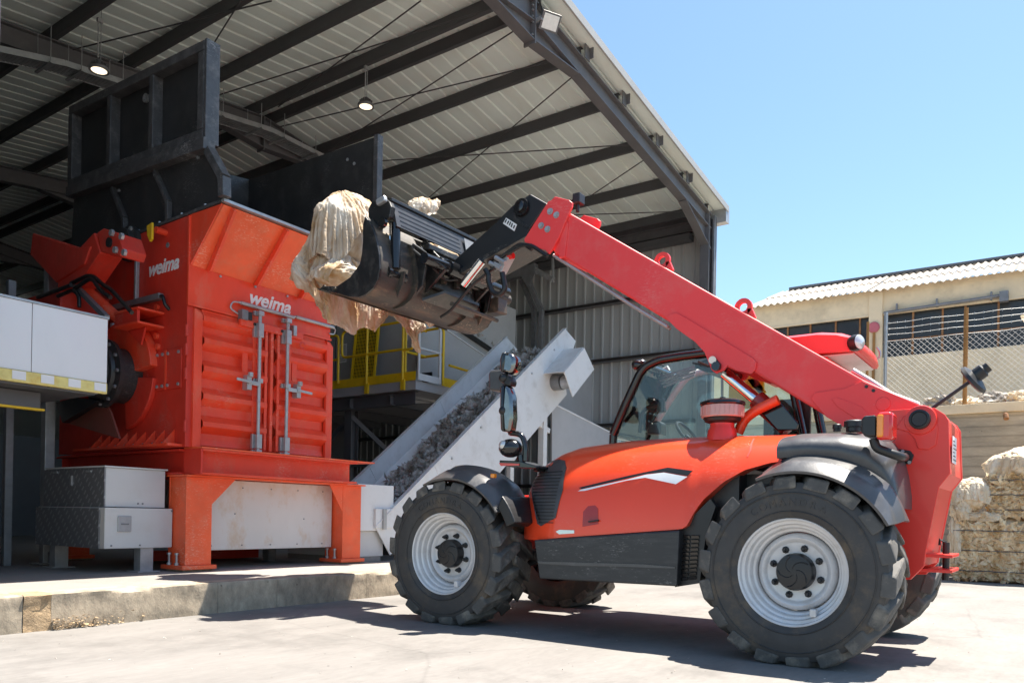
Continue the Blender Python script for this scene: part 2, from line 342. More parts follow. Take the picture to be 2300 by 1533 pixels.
# ------------------------------------------------------------------ mesh building
class B:
    def __init__(s): s.v = []; s.f = []
    def add(s, vs, fs):
        o = len(s.v); s.v += [tuple(v) for v in vs]; s.f += [tuple(o + i for i in f) for f in fs]; return s
    def box(s, x0, x1, y0, y1, z0, z1):
        return s.add([(x0,y0,z0),(x1,y0,z0),(x1,y1,z0),(x0,y1,z0),(x0,y0,z1),(x1,y0,z1),(x1,y1,z1),(x0,y1,z1)],
                     [(0,3,2,1),(4,5,6,7),(0,1,5,4),(1,2,6,5),(2,3,7,6),(3,0,4,7)])
    def prism(s, bot, top):
        n = len(bot)
        return s.add(list(bot) + list(top), [tuple(range(n))[::-1], tuple(range(n, 2*n))] +
                     [(i, (i+1) % n, n + (i+1) % n, n + i) for i in range(n)])
    def px(s, pts, x0, x1):      # profile in the YZ plane
        pts = [(p[-2], p[-1]) for p in pts]
        return s.prism([(x0, y, z) for y, z in pts], [(x1, y, z) for y, z in pts])
    def py(s, pts, y0, y1):      # profile in the XZ plane
        pts = [(p[0], p[-1]) for p in pts]
        return s.prism([(x, y0, z) for x, z in pts], [(x, y1, z) for x, z in pts])
    def pz(s, pts, z0, z1):
        return s.prism([(p[0], p[1], z0) for p in pts], [(p[0], p[1], z1) for p in pts])
    def sweep(s, poly, a, b, up=(0, 0, 1)):
        a, b = Vector(a), Vector(b); d = (b - a).normalized(); u = Vector(up)
        sd = d.cross(u).normalized(); u = sd.cross(d).normalized()
        return s.prism([a + sd*p + u*q for p, q in poly], [b + sd*p + u*q for p, q in poly])
    def beam(s, a, b, w, h, up=(0, 0, 1)):
        return s.sweep([(-w/2,-h/2),(w/2,-h/2),(w/2,h/2),(-w/2,h/2)], a, b, up)
    def ibeam(s, a, b, w, h, tf=0.015, tw=0.012, up=(0, 0, 1)):
        p = [(-w/2,-h/2),(w/2,-h/2),(w/2,-h/2+tf),(tw/2,-h/2+tf),(tw/2,h/2-tf),(w/2,h/2-tf),(w/2,h/2),(-w/2,h/2),(-w/2,h/2-tf),(-tw/2,h/2-tf),(-tw/2,-h/2+tf),(-w/2,-h/2+tf)]
        return s.sweep(p, a, b, up)
    def cbeam(s, a, b, w, h, t=0.012, up=(0, 0, 1)):
        p = [(0,-h/2),(w,-h/2),(w,-h/2+t),(t,-h/2+t),(t,h/2-t),(w,h/2-t),(w,h/2),(0,h/2)]
        return s.sweep(p, a, b, up)
    def strip(s, poly, t, a, b, up):
        """open 2D polyline with thickness t swept a to b (folded sheet)"""
        a, b = Vector(a), Vector(b); d = (b - a).normalized(); u = Vector(up)
        sd = d.cross(u).normalized(); u = sd.cross(d).normalized()
        n = len(poly); vs = []
        for base in (a, b):
            vs += [base + sd*p + u*q for p, q in poly] + [base + sd*p + u*(q + t) for p, q in poly]
        fs = []
        for i in range(n - 1):
            fs += [(i, i+1, 2*n+i+1, 2*n+i), (n+i, 3*n+i, 3*n+i+1, n+i+1), (i, n+i, n+i+1, i+1), (2*n+i, 2*n+i+1, 3*n+i+1, 3*n+i)]
        fs += [(0, 2*n, 3*n, n), (n-1, 2*n-1, 4*n-1, 3*n-1)]
        return s.add(vs, fs)
    def tube(s, path, r, n=8, closed=False):
        path = [Vector(p) for p in path]; m = len(path); rs = r if isinstance(r, (list, tuple)) else [r]*m
        vs = []; prev = None
        for i, p in enumerate(path):
            if closed: d = path[(i+1) % m] - path[i-1]
            else: d = path[min(i+1, m-1)] - path[max(i-1, 0)]
            d.normalize()
            if prev is None:
                t = Vector((0, 0, 1)) if abs(d.z) < 0.9 else Vector((1, 0, 0))
                sd = d.cross(t).normalized()
            else: sd = (prev - d*prev.dot(d)).normalized()
            prev = sd; u = d.cross(sd)
            vs += [p + (sd*math.cos(2*math.pi*k/n) + u*math.sin(2*math.pi*k/n))*rs[i] for k in range(n)]
        fs = []
        for i in range(m if closed else m-1):
            j = (i+1) % m
            fs += [(i*n+k, i*n+(k+1) % n, j*n+(k+1) % n, j*n+k) for k in range(n)]
        if not closed: fs += [tuple(range(n))[::-1], tuple((m-1)*n+k for k in range(n))]
        return s.add(vs, fs)
    def cyl(s, a, b, r, n=16): return s.tube([a, b], r, n)
    def lathe(s, prof, o, axis, n=32, caps=True):
        """prof: list of (radius, distance along axis)"""
        o = Vector(o); ax = Vector(axis).normalized()
        t = Vector((0, 0, 1)) if abs(ax.z) < 0.9 else Vector((1, 0, 0))
        e1 = ax.cross(t).normalized(); e2 = ax.cross(e1)
        vs = []
        for r, d in prof:
            vs += [o + ax*d + (e1*math.cos(2*math.pi*k/n) + e2*math.sin(2*math.pi*k/n))*r for k in range(n)]
        m = len(prof); fs = []
        for i in range(m-1):
            fs += [(i*n+k, i*n+(k+1) % n, (i+1)*n+(k+1) % n, (i+1)*n+k) for k in range(n)]
        if caps: fs += [tuple(range(n))[::-1], tuple((m-1)*n+k for k in range(n))]
        return s.add(vs, fs)
    def sphere(s, c, r, n=14, m=8, sc=(1, 1, 1)):
        pr = [(0, 0)]; vs = []
        for i in range(m+1):
            th = math.pi*i/m
            for k in range(n):
                ph = 2*math.pi*k/n
                vs.append((c[0]+r*sc[0]*math.sin(th)*math.cos(ph), c[1]+r*sc[1]*math.sin(th)*math.sin(ph), c[2]+r*sc[2]*math.cos(th)))
        return s.add(vs, [(i*n+k, (i+1)*n+k, (i+1)*n+(k+1) % n, i*n+(k+1) % n) for i in range(m) for k in range(n)])
    def grid(s, nu, nv, fn):
        vs = [fn(i/(nu-1), j/(nv-1)) for i in range(nu) for j in range(nv)]
        return s.add(vs, [(i*nv+j, (i+1)*nv+j, (i+1)*nv+j+1, i*nv+j+1) for i in range(nu-1) for j in range(nv-1)])

def obj(name, b, m, parent=None, bevel=0.0, smooth=0, kind=None, label=None, loc=None, fix=True):
    me = bpy.data.meshes.new(name)
    me.from_pydata(b.v, [], b.f)
    bm = bmesh.new(); bm.from_mesh(me)
    bmesh.ops.remove_doubles(bm, verts=bm.verts, dist=1e-5)
    if fix: bmesh.ops.recalc_face_normals(bm, faces=bm.faces)
    bm.to_mesh(me); bm.free()
    if smooth:
        for p in me.polygons: p.use_smooth = True
        if smooth < 180: me.set_sharp_from_angle(angle=math.radians(smooth))
    me.materials.append(M[m] if isinstance(m, str) else m)
    o = bpy.data.objects.new(name, me); COL.objects.link(o)
    if parent is not None:
        o.parent = parent
        if parent.type == 'EMPTY': o.location = -WLOC[parent.name]
    if loc: o.location = Vector(o.location) + Vector(loc)
    if bevel:
        md = o.modifiers.new('bevel', 'BEVEL'); md.width = bevel; md.segments = 2; md.limit_method = 'ANGLE'
        md.angle_limit = math.radians(40); md.harden_normals = False
    if kind: o['kind'] = kind
    if label: o['label'] = label
    return o
WLOC = {}
def thing(name, label, cat, loc=(0, 0, 0), group=None):
    o = bpy.data.objects.new(name, None); COL.objects.link(o); o.location = loc
    o.empty_display_size = 0.2
    WLOC[o.name] = Vector(loc); tag(o, label, cat, group); return o
def sub(name, parent):           # an Empty part grouping sub-parts (wheel > tyre, rim)
    o = bpy.data.objects.new(name, None); COL.objects.link(o); o.parent = parent
    o.location = (0, 0, 0); o.empty_display_size = 0.1
    WLOC[o.name] = Vector((0, 0, 0))
    o.location = -WLOC[parent.name]
    return o
def tag(o, label, cat, group=None):
    o['label'] = label; o['category'] = cat
    if group: o['group'] = group
def copy_part(o, off, parent=None):
    c = o.copy(); COL.objects.link(c)
    if parent: c.parent = parent
    c.location = Vector(o.location) + Vector(off); return c
def arc(c, r, a0, a1, n, plane='yz', x=0):
    out = []
    for i in range(n+1):
        a = math.radians(a0 + (a1-a0)*i/n)
        out.append((x, c[0]+r*math.cos(a), c[1]+r*math.sin(a)))
    return out
def round_path(pts, r, k=4):     # polyline with rounded corners
    pts = [Vector(p) for p in pts]; out = [pts[0]]
    for i in range(1, len(pts)-1):
        a, b, c = pts[i-1], pts[i], pts[i+1]
        rr = min(r, (a-b).length*0.45, (c-b).length*0.45)
        p0 = b + (a-b).normalized()*rr; p1 = b + (c-b).normalized()*rr
        for t in range(k+1):
            t /= k; out.append((p0*(1-t)+b*t)*(1-t) + (b*(1-t)+p1*t)*t)
    return out + [pts[-1]]
def text_obj(name, body, m, parent, size, loc, rot, shear=0.0, depth=0.004, bold=0.0, sx=1.0):
    cu = bpy.data.curves.new(name, 'FONT'); cu.body = body; cu.size = size; cu.shear = shear
    cu.extrude = depth; cu.offset = bold; cu.align_x = 'CENTER'; cu.align_y = 'CENTER'
    t = bpy.data.objects.new(name, cu); COL.objects.link(t)
    bpy.context.view_layer.update()
    me = bpy.data.meshes.new_from_object(t.evaluated_get(bpy.context.evaluated_depsgraph_get()))
    bpy.data.objects.remove(t); bpy.data.curves.remove(cu)
    R = Matrix.Translation(loc) @ rot.to_4x4() @ Matrix.Diagonal((sx, 1, 1, 1))
    me.transform(R); me.materials.clear(); me.materials.append(M[m])
    o = bpy.data.objects.new(name, me); COL.objects.link(o); o.parent = parent
    if parent.type == 'EMPTY': o.location = -WLOC[parent.name]
    return o
FACE_Y = Matrix(((1, 0, 0), (0, 0, -1), (0, 1, 0)))           # text read from -Y
FACE_X = Matrix(((0, 0, -1), (-1, 0, 0), (0, 1, 0)))          # text read from -X

# ------------------------------------------------------------------ crumpled film
def rdg(v): return 1 - 2.2*abs(noise.noise(v))
def wad(name, c, rad, seed, mtl='film', n=80, fold=1.0, parent=None):
    """bundled film: long creases running down the lump, finer ones across"""
    bb = B(); r_ = Vector((seed*3.7, seed*1.3, seed*2.9))
    def fn(u, v):
        th_ = math.pi*v; ph = 2*math.pi*u
        d = Vector((math.sin(th_)*math.cos(ph), math.sin(th_)*math.sin(ph), math.cos(th_)))
        wx, wy = noise.noise(d*1.3+r_), noise.noise(d*1.3+r_+Vector((7, 3, 1)))
        p1 = Vector((d.x*3.0+wx*1.6, d.y*3.0+wy*1.6, d.z*0.7))+r_
        p2 = Vector((d.x*6.5+wx*3, d.y*6.5+wy*3, d.z*1.6+wx))+r_*2
        k = 1 + fold*(0.22*noise.noise(d*1.4+r_*1.7) + 0.15*rdg(p1) + 0.04*rdg(p2))
        return (c[0]+d.x*rad[0]*k + 0.04*wx, c[1]+d.y*rad[1]*k, c[2]+d.z*rad[2]*k)
    bb.grid(2*n, n, fn); return obj(name, bb, mtl, parent, smooth=70)
def film_sheet(parent, c, rad, d0, su, sv, seed, mtl='film', lift=0.0, droop=0.12, n=40):
    """one torn sheet of film lying over a lump, creased downwards, its rim standing off"""
    d0 = Vector(d0).normalized(); t = Vector((0, 0, -1)); t = (t - d0*t.dot(d0))
    t = t.normalized() if t.length > 0.05 else Vector((0, -1, 0)); s_ = d0.cross(t)
    q = Vector((seed*2.3, seed*5.1, seed*0.7)); bb = B()
    def fn(a, b):
        u, v = 2*a-1, 2*b-1
        ru = 1 + 0.35*noise.noise(Vector((v*1.7, seed, 1))) + 0.12*noise.noise(Vector((v*7, seed, 2)))
        rv = 1 + 0.35*noise.noise(Vector((u*1.7, seed, 5))) + 0.15*noise.noise(Vector((u*7, seed, 8)))
        x, y = u*su*ru, v*sv*rv
        d = (d0 + s_*math.tan(max(-1.2, min(1.2, x))) + t*math.tan(max(-1.2, min(1.2, y)))).normalized()
        w = noise.noise(Vector((x*2, y*2, 0))+q)
        e = max(abs(u), abs(v))
        k = 1.03 + lift + 0.12*rdg(Vector((x*3.2+w*1.8, y*0.7, 2))+q) + 0.055*rdg(Vector((x*7+w*2.5, y*1.3+w, 4))+q) + 0.014*rdg(Vector((x*16+w*4, y*3.5+w*3, 1))+q) + 0.07*w*e + 1.1*max(0, e-0.55)*noise.noise(Vector((x*3, y*3, 9))+q)
        p = Vector(c) + Vector((d.x*rad[0], d.y*rad[1], d.z*rad[2]))*k
        p.z -= droop*max(0, v)**2*rad[2]
        return tuple(p)
    bb.grid(n, n, fn)
    o = obj('film_sheet', bb, mtl, None, smooth=70, fix=False)
    o.parent = parent
    if parent.type == 'EMPTY': o.location = -WLOC[parent.name]
    return o
def dress(parent, c, rad, seed, count, mtl='film', view=(-0.75, -0.25, 0.3), size=0.6):
    r_ = random.Random(seed)
    for k in range(count):
        d = Vector(view) + Vector((r_.uniform(-1, 1), r_.uniform(-1, 1), r_.uniform(-0.9, 0.9)))
        film_sheet(parent, c, rad, d, size*r_.uniform(0.45, 1.0), size*r_.uniform(0.6, 1.3), seed*10+k, mtl, lift=0.016*k-0.02, droop=r_.uniform(0.0, 0.35))

# ------------------------------------------------------------------ film sheets draped by the cloth solver
CLOTHS = []; COLLIDERS = []
def collider(o, th=0.008):
    m = o.modifiers.new('collide', 'COLLISION'); o.collision.thickness_outer = th; o.collision.thickness_inner = 0.02
    o.collision.cloth_friction = 12; o.collision.use_culling = False; COLLIDERS.append(o)
def cloth_sheet(nx, ny, fn, parent, pin_row=False, shrink=-0.12, mtl='film', mass=0.25, bend=0.6):
    bb = B(); bb.grid(nx, ny, fn)
    o = obj('film_sheet', bb, mtl, None, smooth=180, fix=False)
    if pin_row:
        vg = o.vertex_groups.new(name='pin'); vg.add([i*ny for i in range(nx)], 1.0, 'REPLACE')
    m = o.modifiers.new('cloth', 'CLOTH'); s = m.settings
    s.quality = 5; s.mass = mass; s.tension_stiffness = 12; s.compression_stiffness = 12; s.shear_stiffness = 4
    s.bending_stiffness = bend; s.air_damping = 2.0; s.shrink_min = shrink
    if pin_row: s.vertex_group_mass = 'pin'
    m.collision_settings.distance_min = 0.006; m.collision_settings.collision_quality = 2
    m.collision_settings.use_self_collision = True; m.collision_settings.self_distance_min = 0.005
    m.point_cache.frame_start = 1; m.point_cache.frame_end = 80
    CLOTHS.append((o, parent)); return o
def settle(frames):
    SC.frame_start = 1; SC.frame_end = 80
    for f in range(1, frames+1): SC.frame_set(f)
    dg = bpy.context.evaluated_depsgraph_get(); res = []
    for o, par in CLOTHS:
        me = bpy.data.meshes.new_from_object(o.evaluated_get(dg)); res.append(me)
    for (o, par), me in zip(CLOTHS, res):
        o.modifiers.clear(); o.vertex_groups.clear(); old_ = o.data; o.data = me; me.name = 'film_sheet'
        bpy.data.meshes.remove(old_)
        bm = bmesh.new(); bm.from_mesh(me)
        bmesh.ops.subdivide_edges(bm, edges=bm.edges[:], cuts=1, use_grid_fill=True, smooth=0.6)
        bm.normal_update()
        for v in bm.verts:
            p = v.co
            v.co = p + v.normal*(0.005*rdg(Vector((p.x*14, p.y*14, p.z*6))) + 0.003*rdg(p*30))
        for f_ in bm.faces: f_.smooth = True
        bm.to_mesh(me); bm.free()
        o.parent = par
        if par.type == 'EMPTY': o.location = -WLOC[par.name]
    for o in COLLIDERS:
        for m in list(o.modifiers):
            if m.type == 'COLLISION': o.modifiers.remove(m)
    SC.frame_set(1)

def over(c, sx, sy, h, seed, parent, off=(0, 0), nx=80, ny=80, shrink=-0.2, mtl='film'):
    def fn(u, v):
        return (c[0]+off[0]+(u-0.5)*sx, c[1]+off[1]+(v-0.5)*sy, c[2]+h+0.07*noise.noise(Vector((u*4, v*4, seed)))+0.035*noise.noise(Vector((u*10, v*10, seed))))
    return cloth_sheet(nx, ny, fn, parent, False, shrink, mtl, bend=0.35)
# ================================================================== SETTING
def fbm(p, s): return noise.turbulence(Vector(p) * s, 4, False) - 0.5

# yard ground: one sheet to the horizon
g = B(); g.add([(-400, -400, 0), (600, -400, 0), (600, 600, 0), (-400, 600, 0)], [(0, 1, 2, 3)])
obj('ground', g, 'yard', kind='structure')
# raised slab under the shed, with a chipped front edge built of cast lengths
PY = 6.30; ZP = 0.278
joints = [-12.0, 2.72, 2.92, 4.36, 5.02, 5.75, 6.22, 9.2, 12.4, 17.0]
b = B(); b.box(-12, 17, PY + 0.25, 34, -0.2, ZP)
slab = obj('plinth', b, 'slab', kind='structure')
def kerb_piece(x0, x1, m, proud):
    nx = max(3, int((x1-x0)/0.035)); nx = min(nx, 160)
    prof = [(0.0, -0.02), (0, 0.04), (0, 0.08), (0, 0.12), (0, 0.16), (0, 0.20), (0, 0.245), (0.0, 0.270), (0.008, ZP), (0.06, ZP), (0.12, ZP), (0.2, ZP), (0.25, ZP)]
    vs = []; fs = []; n = len(prof)
    for i in range(nx+1):
        x = x0 + (x1-x0)*i/nx
        for k, (dy, z) in enumerate(prof):
            rough = 0.010 if proud == 0 else 0.022
            d = rough*(noise.noise(Vector((x*3, z*9, 1.7))) + 0.6*noise.noise(Vector((x*14, z*25, 5))))
            chip = max(0, noise.noise(Vector((x*2.1, 0, 9)))-0.05)*0.10 + max(0, noise.noise(Vector((x*9, 0, 4)))-0.15)*0.05
            if k == 7: dy += chip*0.5; z -= chip*0.35
            if k == 8: dy += chip*0.8; z -= chip*0.05
            if k in (9, 10): z -= 0.002*noise.noise(Vector((x*8, dy*30, 2)))
            vs.append((x, PY + dy - proud + (d if k < 8 else 0), z))
    for i in range(nx):
        for k in range(n-1): fs.append((i*n+k, (i+1)*n+k, (i+1)*n+k+1, i*n+k+1))
    bb = B(); bb.add(vs, fs)
    # end caps just inside the joints
    return obj('kerb_block', bb, m, slab, smooth=28)
for a, c in zip(joints[:-1], joints[1:]):
    patch = abs(a-2.72) < 0.01
    kerb_piece(a + 0.0015, c - 0.0015, 'kerbpatch' if patch else 'kerb', 0.006 if patch else 0.0)

# ================================================================== SHED
XR, ZR, TN = 9.36, 8.31, 0.122            # ridge line, underside of purlins at the ridge, roof slope
XL, XE = 2.2, 16.5                        # eaves
FR = [6.40, 12.45, 18.4, 24.35, 30.2]     # portal frames
def rz(x): return ZR - TN*abs(x-XR)
shed = thing('industrial_shed', 'open-ended steel shed with pale ribbed roof and dark rafters behind the red machines', 'shed', (9.4, 6.5, ZP))
cs = 1/math.sqrt(1+TN*TN)
def sheet_obj(y0, side):
    prof = [(0, 0.0)]; w = 0.30
    for k in range(3):
        o = k*w
        prof += [(o+0.245, 0), (o+0.256, 0.03), (o+0.289, 0.03), (o+0.30, 0)]
    hs = 0.205
    if side == 'L': a = Vector((XR, y0, ZR+hs)); c = Vector((XL-0.5, y0, rz(XL-0.5)+hs))
    else: a = Vector((XR, y0, ZR+hs)); c = Vector((XE+0.15, y0, rz(XE+0.15)+hs))
    # strip: sd = dir x up ; keep profile running +Y
    d = (c-a).normalized(); sd = d.cross(Vector((0, 0, 1)))
    sg = 1 if sd.y > 0 else -1
    bb = B(); bb.strip([(sg*p, q) for p, q in prof], 0.006, a, c, (0, 0, 1))
    return obj('roof_sheet', bb, 'roofsheet', shed)
first = {}
for side in 'LR':
    first[side] = sheet_obj(6.12, side)
    for i in range(1, 27): copy_part(first[side], (0, 0.9*i, 0))
# purlins
def purlin(x, y0=6.37, y1=30.3):
    bb = B(); z = rz(x)
    bb.cbeam((x, y0, z+0.10), (x, y1, z+0.10), 0.07, 0.19, 0.012)
    return obj('purlin', bb, 'purlin', shed)
for x in (9.17, 7.96, 6.78, 5.6, 4.42, 3.3, 2.3, 9.57, 10.74, 12.02, 13.38, 14.8, 16.15): purlin(x)
# small cleats that show at the verge
for x in (10.74, 12.02, 13.38, 14.8, 7.96):
    bb = B(); bb.box(x-0.02, x+0.13, 6.275, 6.29, rz(x)-0.02, rz(x)+0.2); bb.box(x+0.118, x+0.13, 6.21, 6.274, rz(x)+0.02, rz(x)+0.2)
    obj('purlin_cleat', bb, 'steel', shed)
# verge trim
for side in (0, 1):
    xa, xb = (XR, XL-0.5) if side == 0 else (XR, XE+0.15)
    bb = B(); bb.beam((xa, 6.10, rz(xa)+0.235), (xb, 6.10, rz(xb)+0.235), 0.03, 0.13)
    obj('verge_trim', bb, 'wallsheet', shed)
# portal rafters, haunches, columns
for i, y in enumerate(FR):
    for side in (0, 1):
        xe = XL+0.15 if side == 0 else XE-0.25
        h = 0.31
        bb = B(); bb.ibeam((XR, y, ZR-h/2-0.004), (xe, y, rz(xe)-h/2-0.004), 0.18, h, 0.016, 0.012)
        obj('rafter', bb, 'steel', shed)
        # apex haunch: tapered web and bottom flange
        sx = -1 if side == 0 else 1
        bb = B()
        L = 1.25; za = ZR-h-0.004
        bb.py([(XR, za), (XR+sx*L, rz(XR+L)-h-0.004), (XR, za-0.26)], y-0.006, y+0.006)
        obj('haunch_web', bb, 'steel', shed)
        bb = B(); bb.beam((XR, y, za-0.268), (XR+sx*L, y, rz(XR+L)-h-0.012), 0.18, 0.016)
        obj('haunch_flange', bb, 'steel', shed)
        # eaves haunch
        ze = rz(xe)-h-0.004; L2 = 1.35
        xs = xe-0.02 if side else xe+0.02
        bb = B(); bb.py([(xs, ze), (xs-sx*L2, rz(xs-sx*L2)-h-0.004), (xs, ze-0.42)], y-0.006, y+0.006)
        obj('haunch_web', bb, 'steel', shed)
        bb = B(); bb.beam((xs, y, ze-0.428), (xs-sx*L2, y, rz(xs-sx*L2)-h-0.012), 0.18, 0.016)
        obj('haunch_flange', bb, 'steel', shed)
        xc = XE-0.22 if side else XL+0.1
        bb = B(); bb.ibeam((xc, y, ZP), (xc, y, rz(xc)-0.02), 0.2, 0.4, 0.018, 0.014, up=(1, 0, 0))
        obj('column', bb, 'steel', shed)
    bb = B(); bb.box(XR-0.012, XR+0.012, y-0.10, y+0.10, ZR-0.64, ZR-0.01)
    obj('apex_plate', bb, 'steel', shed)
    if i == 0:
        bb = B()
        for z in (7.74, 7.80, 7.98, 8.06, 8.15, 8.22):
            for yy in (y-0.06, y+0.06):
                for sx in (-1, 1): bb.cyl((XR+sx*0.012, yy, z), (XR+sx*0.035, yy, z), 0.014, 6)
        obj('apex_bolts', bb, 'galv', shed)
# eaves beams
for x in (XE-0.1, XL+0.1):
    bb = B(); bb.cbeam((x, 6.5, rz(x)-0.12), (x, 30.2, rz(x)-0.12), -0.09 if x > 9 else 0.09, 0.22, 0.012); bb.box(x-0.01, x+0.01, 6.5, 30.2, rz(x)-0.02, rz(x)+0.215)
    obj('eaves_beam', bb, 'steel', shed)
bb = B(); bb.box(XE-0.28, XE-0.04, 6.8, 30.2, 7.02, 7.16); obj('wall_rail', bb, 'purlin', shed)
# roof bracing rods (fixed to the rafters under the purlins)
rods = [[(9.711, 6.864, 8.267), (10.772, 12.422, 8.138)], [(11.032, 6.681, 8.106), (13.155, 11.810, 7.847)], [(10.593, 6.609, 8.160), (9.710, 12.404, 8.267)], [(13.172, 6.675, 7.845), (11.449, 11.471, 8.055)],
        [(13.714, 6.672, 7.779), (14.611, 8.592, 7.669)], [(15.901, 6.713, 7.512), (13.916, 11.909, 7.754)], [(7.001, 9.136, 8.022), (5.796, 12.866, 7.875)], [(6.729, 9.456, 7.989), (7.264, 10.969, 8.054)], [(9.142, 6.886, 8.283), (8.250, 12.367, 8.175)],
        [(8.330, 7.573, 8.184), (9.255, 11.832, 8.297)]]
for a, c in rods:
    a, c = Vector(a), Vector(c)
    a.z -= 0.015; c.z -= 0.015
    bb = B(); bb.cyl(a, c, 0.011, 6); obj('bracing_rod', bb, 'purlin', shed)
# side wall cladding (eaves wall, right) and its girts
def wall_sheet(name, y0, x, sgn):
    prof = [(0, 0)]
    for k in range(4):
        o = k*0.25; prof += [(o+0.17, 0), (o+0.19, 0.03), (o+0.23, 0.03), (o+0.25, 0)]
    bb = B(); d = Vector((0, 0, 1)); up = Vector((-sgn, 0, 0)); sd = d.cross(up); sg = 1 if sd.y > 0 else -1
    bb.strip([(sg*p, q) for p, q in prof], 0.006, (x, y0, ZP), (x, y0, rz(x)+0.20), up)
    return obj(name, bb, 'wallsheet', shed)
w0 = wall_sheet('wall_sheet', 6.6, XE+0.02, 1)
for i in range(1, 24): copy_part(w0, (0, i*1.0, 0))
w1 = wall_sheet('wall_sheet', 6.6, XL-0.05, -1)
for i in range(1, 24): copy_part(w1, (0, i*1.0, 0))
for z in (4.62, 5.96, 3.1, 1.7):
    bb = B(); bb.cbeam((XE-0.02, 6.7, z), (XE-0.02, 30.1, z), -0.14, 0.09, 0.01)
    obj('girt', bb, 'steel', shed)
# rear end wall
bb = B(); bb.box(XL, XE, 30.38, 30.45, ZP, 6.9); obj('end_wall', bb, 'wallsheet', shed)
bb = B(); bb.py([(XL, 6.9), (XE, 6.9), (XE, rz(XE)), (XR, ZR), (XL, rz(XL))], 30.38, 30.45); obj('end_gable', bb, 'wallsheet', shed)
# corner trim at the open end
bb = B(); bb.box(XE+0.03, XE+0.16, 6.36, 6.42, ZP, rz(XE)+0.2); bb.box(XE-0.12, XE+0.03, 6.30, 6.34, ZP, rz(XE)+0.05)
obj('corner_trim', bb, 'galvdark', shed)
bb = B(); bb.box(XE+0.02, XE+0.22, 6.10, 6.5, rz(XE)-0.08, rz(XE)+0.24); obj('gutter_end', bb, 'galv', shed)

# cable trays hung under the second frame
def tray(name, pts, label):
    t = thing(name, label, 'cable tray', pts[0])
    for sgn in (-1, 1):
        bb = B()
        for a, c in zip(pts[:-1], pts[1:]):
            a, c = Vector(a), Vector(c)
            bb.beam(a+Vector((0, sgn*0.16, 0)), c+Vector((0, sgn*0.16, 0)), 0.014, 0.085)
        obj('side_rail', bb, 'galv', t)
    bb = B()
    for a, c in zip(pts[:-1], pts[1:]):
        a, c = Vector(a), Vector(c); L = (c-a).length; n = int(L/0.055)
        for k in range(n):
            p = a + (c-a)*((k+0.5)/n)
            bb.box(p.x-0.019, p.x+0.019, p.y-0.15, p.y+0.15, p.z-0.038, p.z-0.030)
    obj('rungs', bb, 'galv', t, kind='stuff')
    for a, c in zip(pts[:-1], pts[1:]):
        a, c = Vector(a), Vector(c)
        for f in (0.2, 0.8):
            p = a+(c-a)*f
            bb = B(); bb.box(p.x-0.02, p.x+0.02, p.y-0.24, p.y+0.24, p.z-0.07, p.z-0.045)
            for s_ in (-1, 1): bb.cyl((p.x, p.y+s_*0.2, p.z-0.06), (p.x, p.y+s_*0.2, rz(p.x)), 0.006, 6)
            obj('hanger', bb, 'galv', t)
tray('cable_tray', [(4.500, 12.150, 7.096), (5.618, 12.150, 7.377), (6.655, 12.150, 7.521)], 'perforated metal cable tray under the rafter at the upper left, left of the black hopper')
tray('cable_tray', [(7.941, 12.150, 7.709), (9.246, 12.150, 7.901), (10.493, 12.150, 7.893)], 'perforated metal cable tray kinking down between the two black hopper plates')

# pendant lamps
def pendant(name, top, zl, label):
    x, y, zt = top
    t = thing(name, label, 'lamp', (x, y, zl), 'lit round pendant lamps under the shed roof')
    bb = B(); bb.cyl((x-0.02, y, zl+0.16), (x-0.02, y, zt), 0.009, 6); bb.cyl((x+0.02, y, zl+0.16), (x+0.02, y, zl+0.9), 0.006, 6)
    bb.box(x-0.04, x+0.04, y-0.02, y+0.02, zt-0.05, zt)
    obj('rod', bb, 'galv', t)
    bb = B(); bb.lathe([(0.03, 0.14), (0.055, 0.12), (0.06, 0.05), (0.12, 0.035), (0.132, 0.0), (0.127, -0.015), (0.112, -0.014), (0.112, 0.0), (0.02, 0.0)], (x, y, zl), (0, 0, 1), 24, caps=False)
    for k in range(12):
        a = k*math.pi/6; c, s = math.cos(a), math.sin(a)
        bb.beam((x+c*0.058, y+s*0.058, zl+0.08), (x+c*0.10, y+s*0.10, zl+0.055), 0.006, 0.05)
    obj('housing', bb, 'darkgrey', t, smooth=40)
    bb = B(); bb.lathe([(0.104, -0.006), (0.104, -0.011), (0.001, -0.011)], (x, y, zl), (0, 0, 1), 24, caps=False)
    obj('lamp_lens', bb, 'lamp', t)
    bb = B(); bb.lathe([(0.105, -0.013), (0.134, -0.017), (0.134, 0.016)], (x, y, zl), (0, 0, 1), 24, caps=False)
    obj('rim_ring', bb, 'galvdark', t)
pendant('pendant_lamp', (5.75, 11.3, 7.85), 7.13, 'lit pendant lamp at the upper left above the black hopper panel')
pendant('pendant_lamp', (9.2, 9.53, 8.27), 7.62, 'lit pendant lamp hanging from the ridge right of the black hopper')

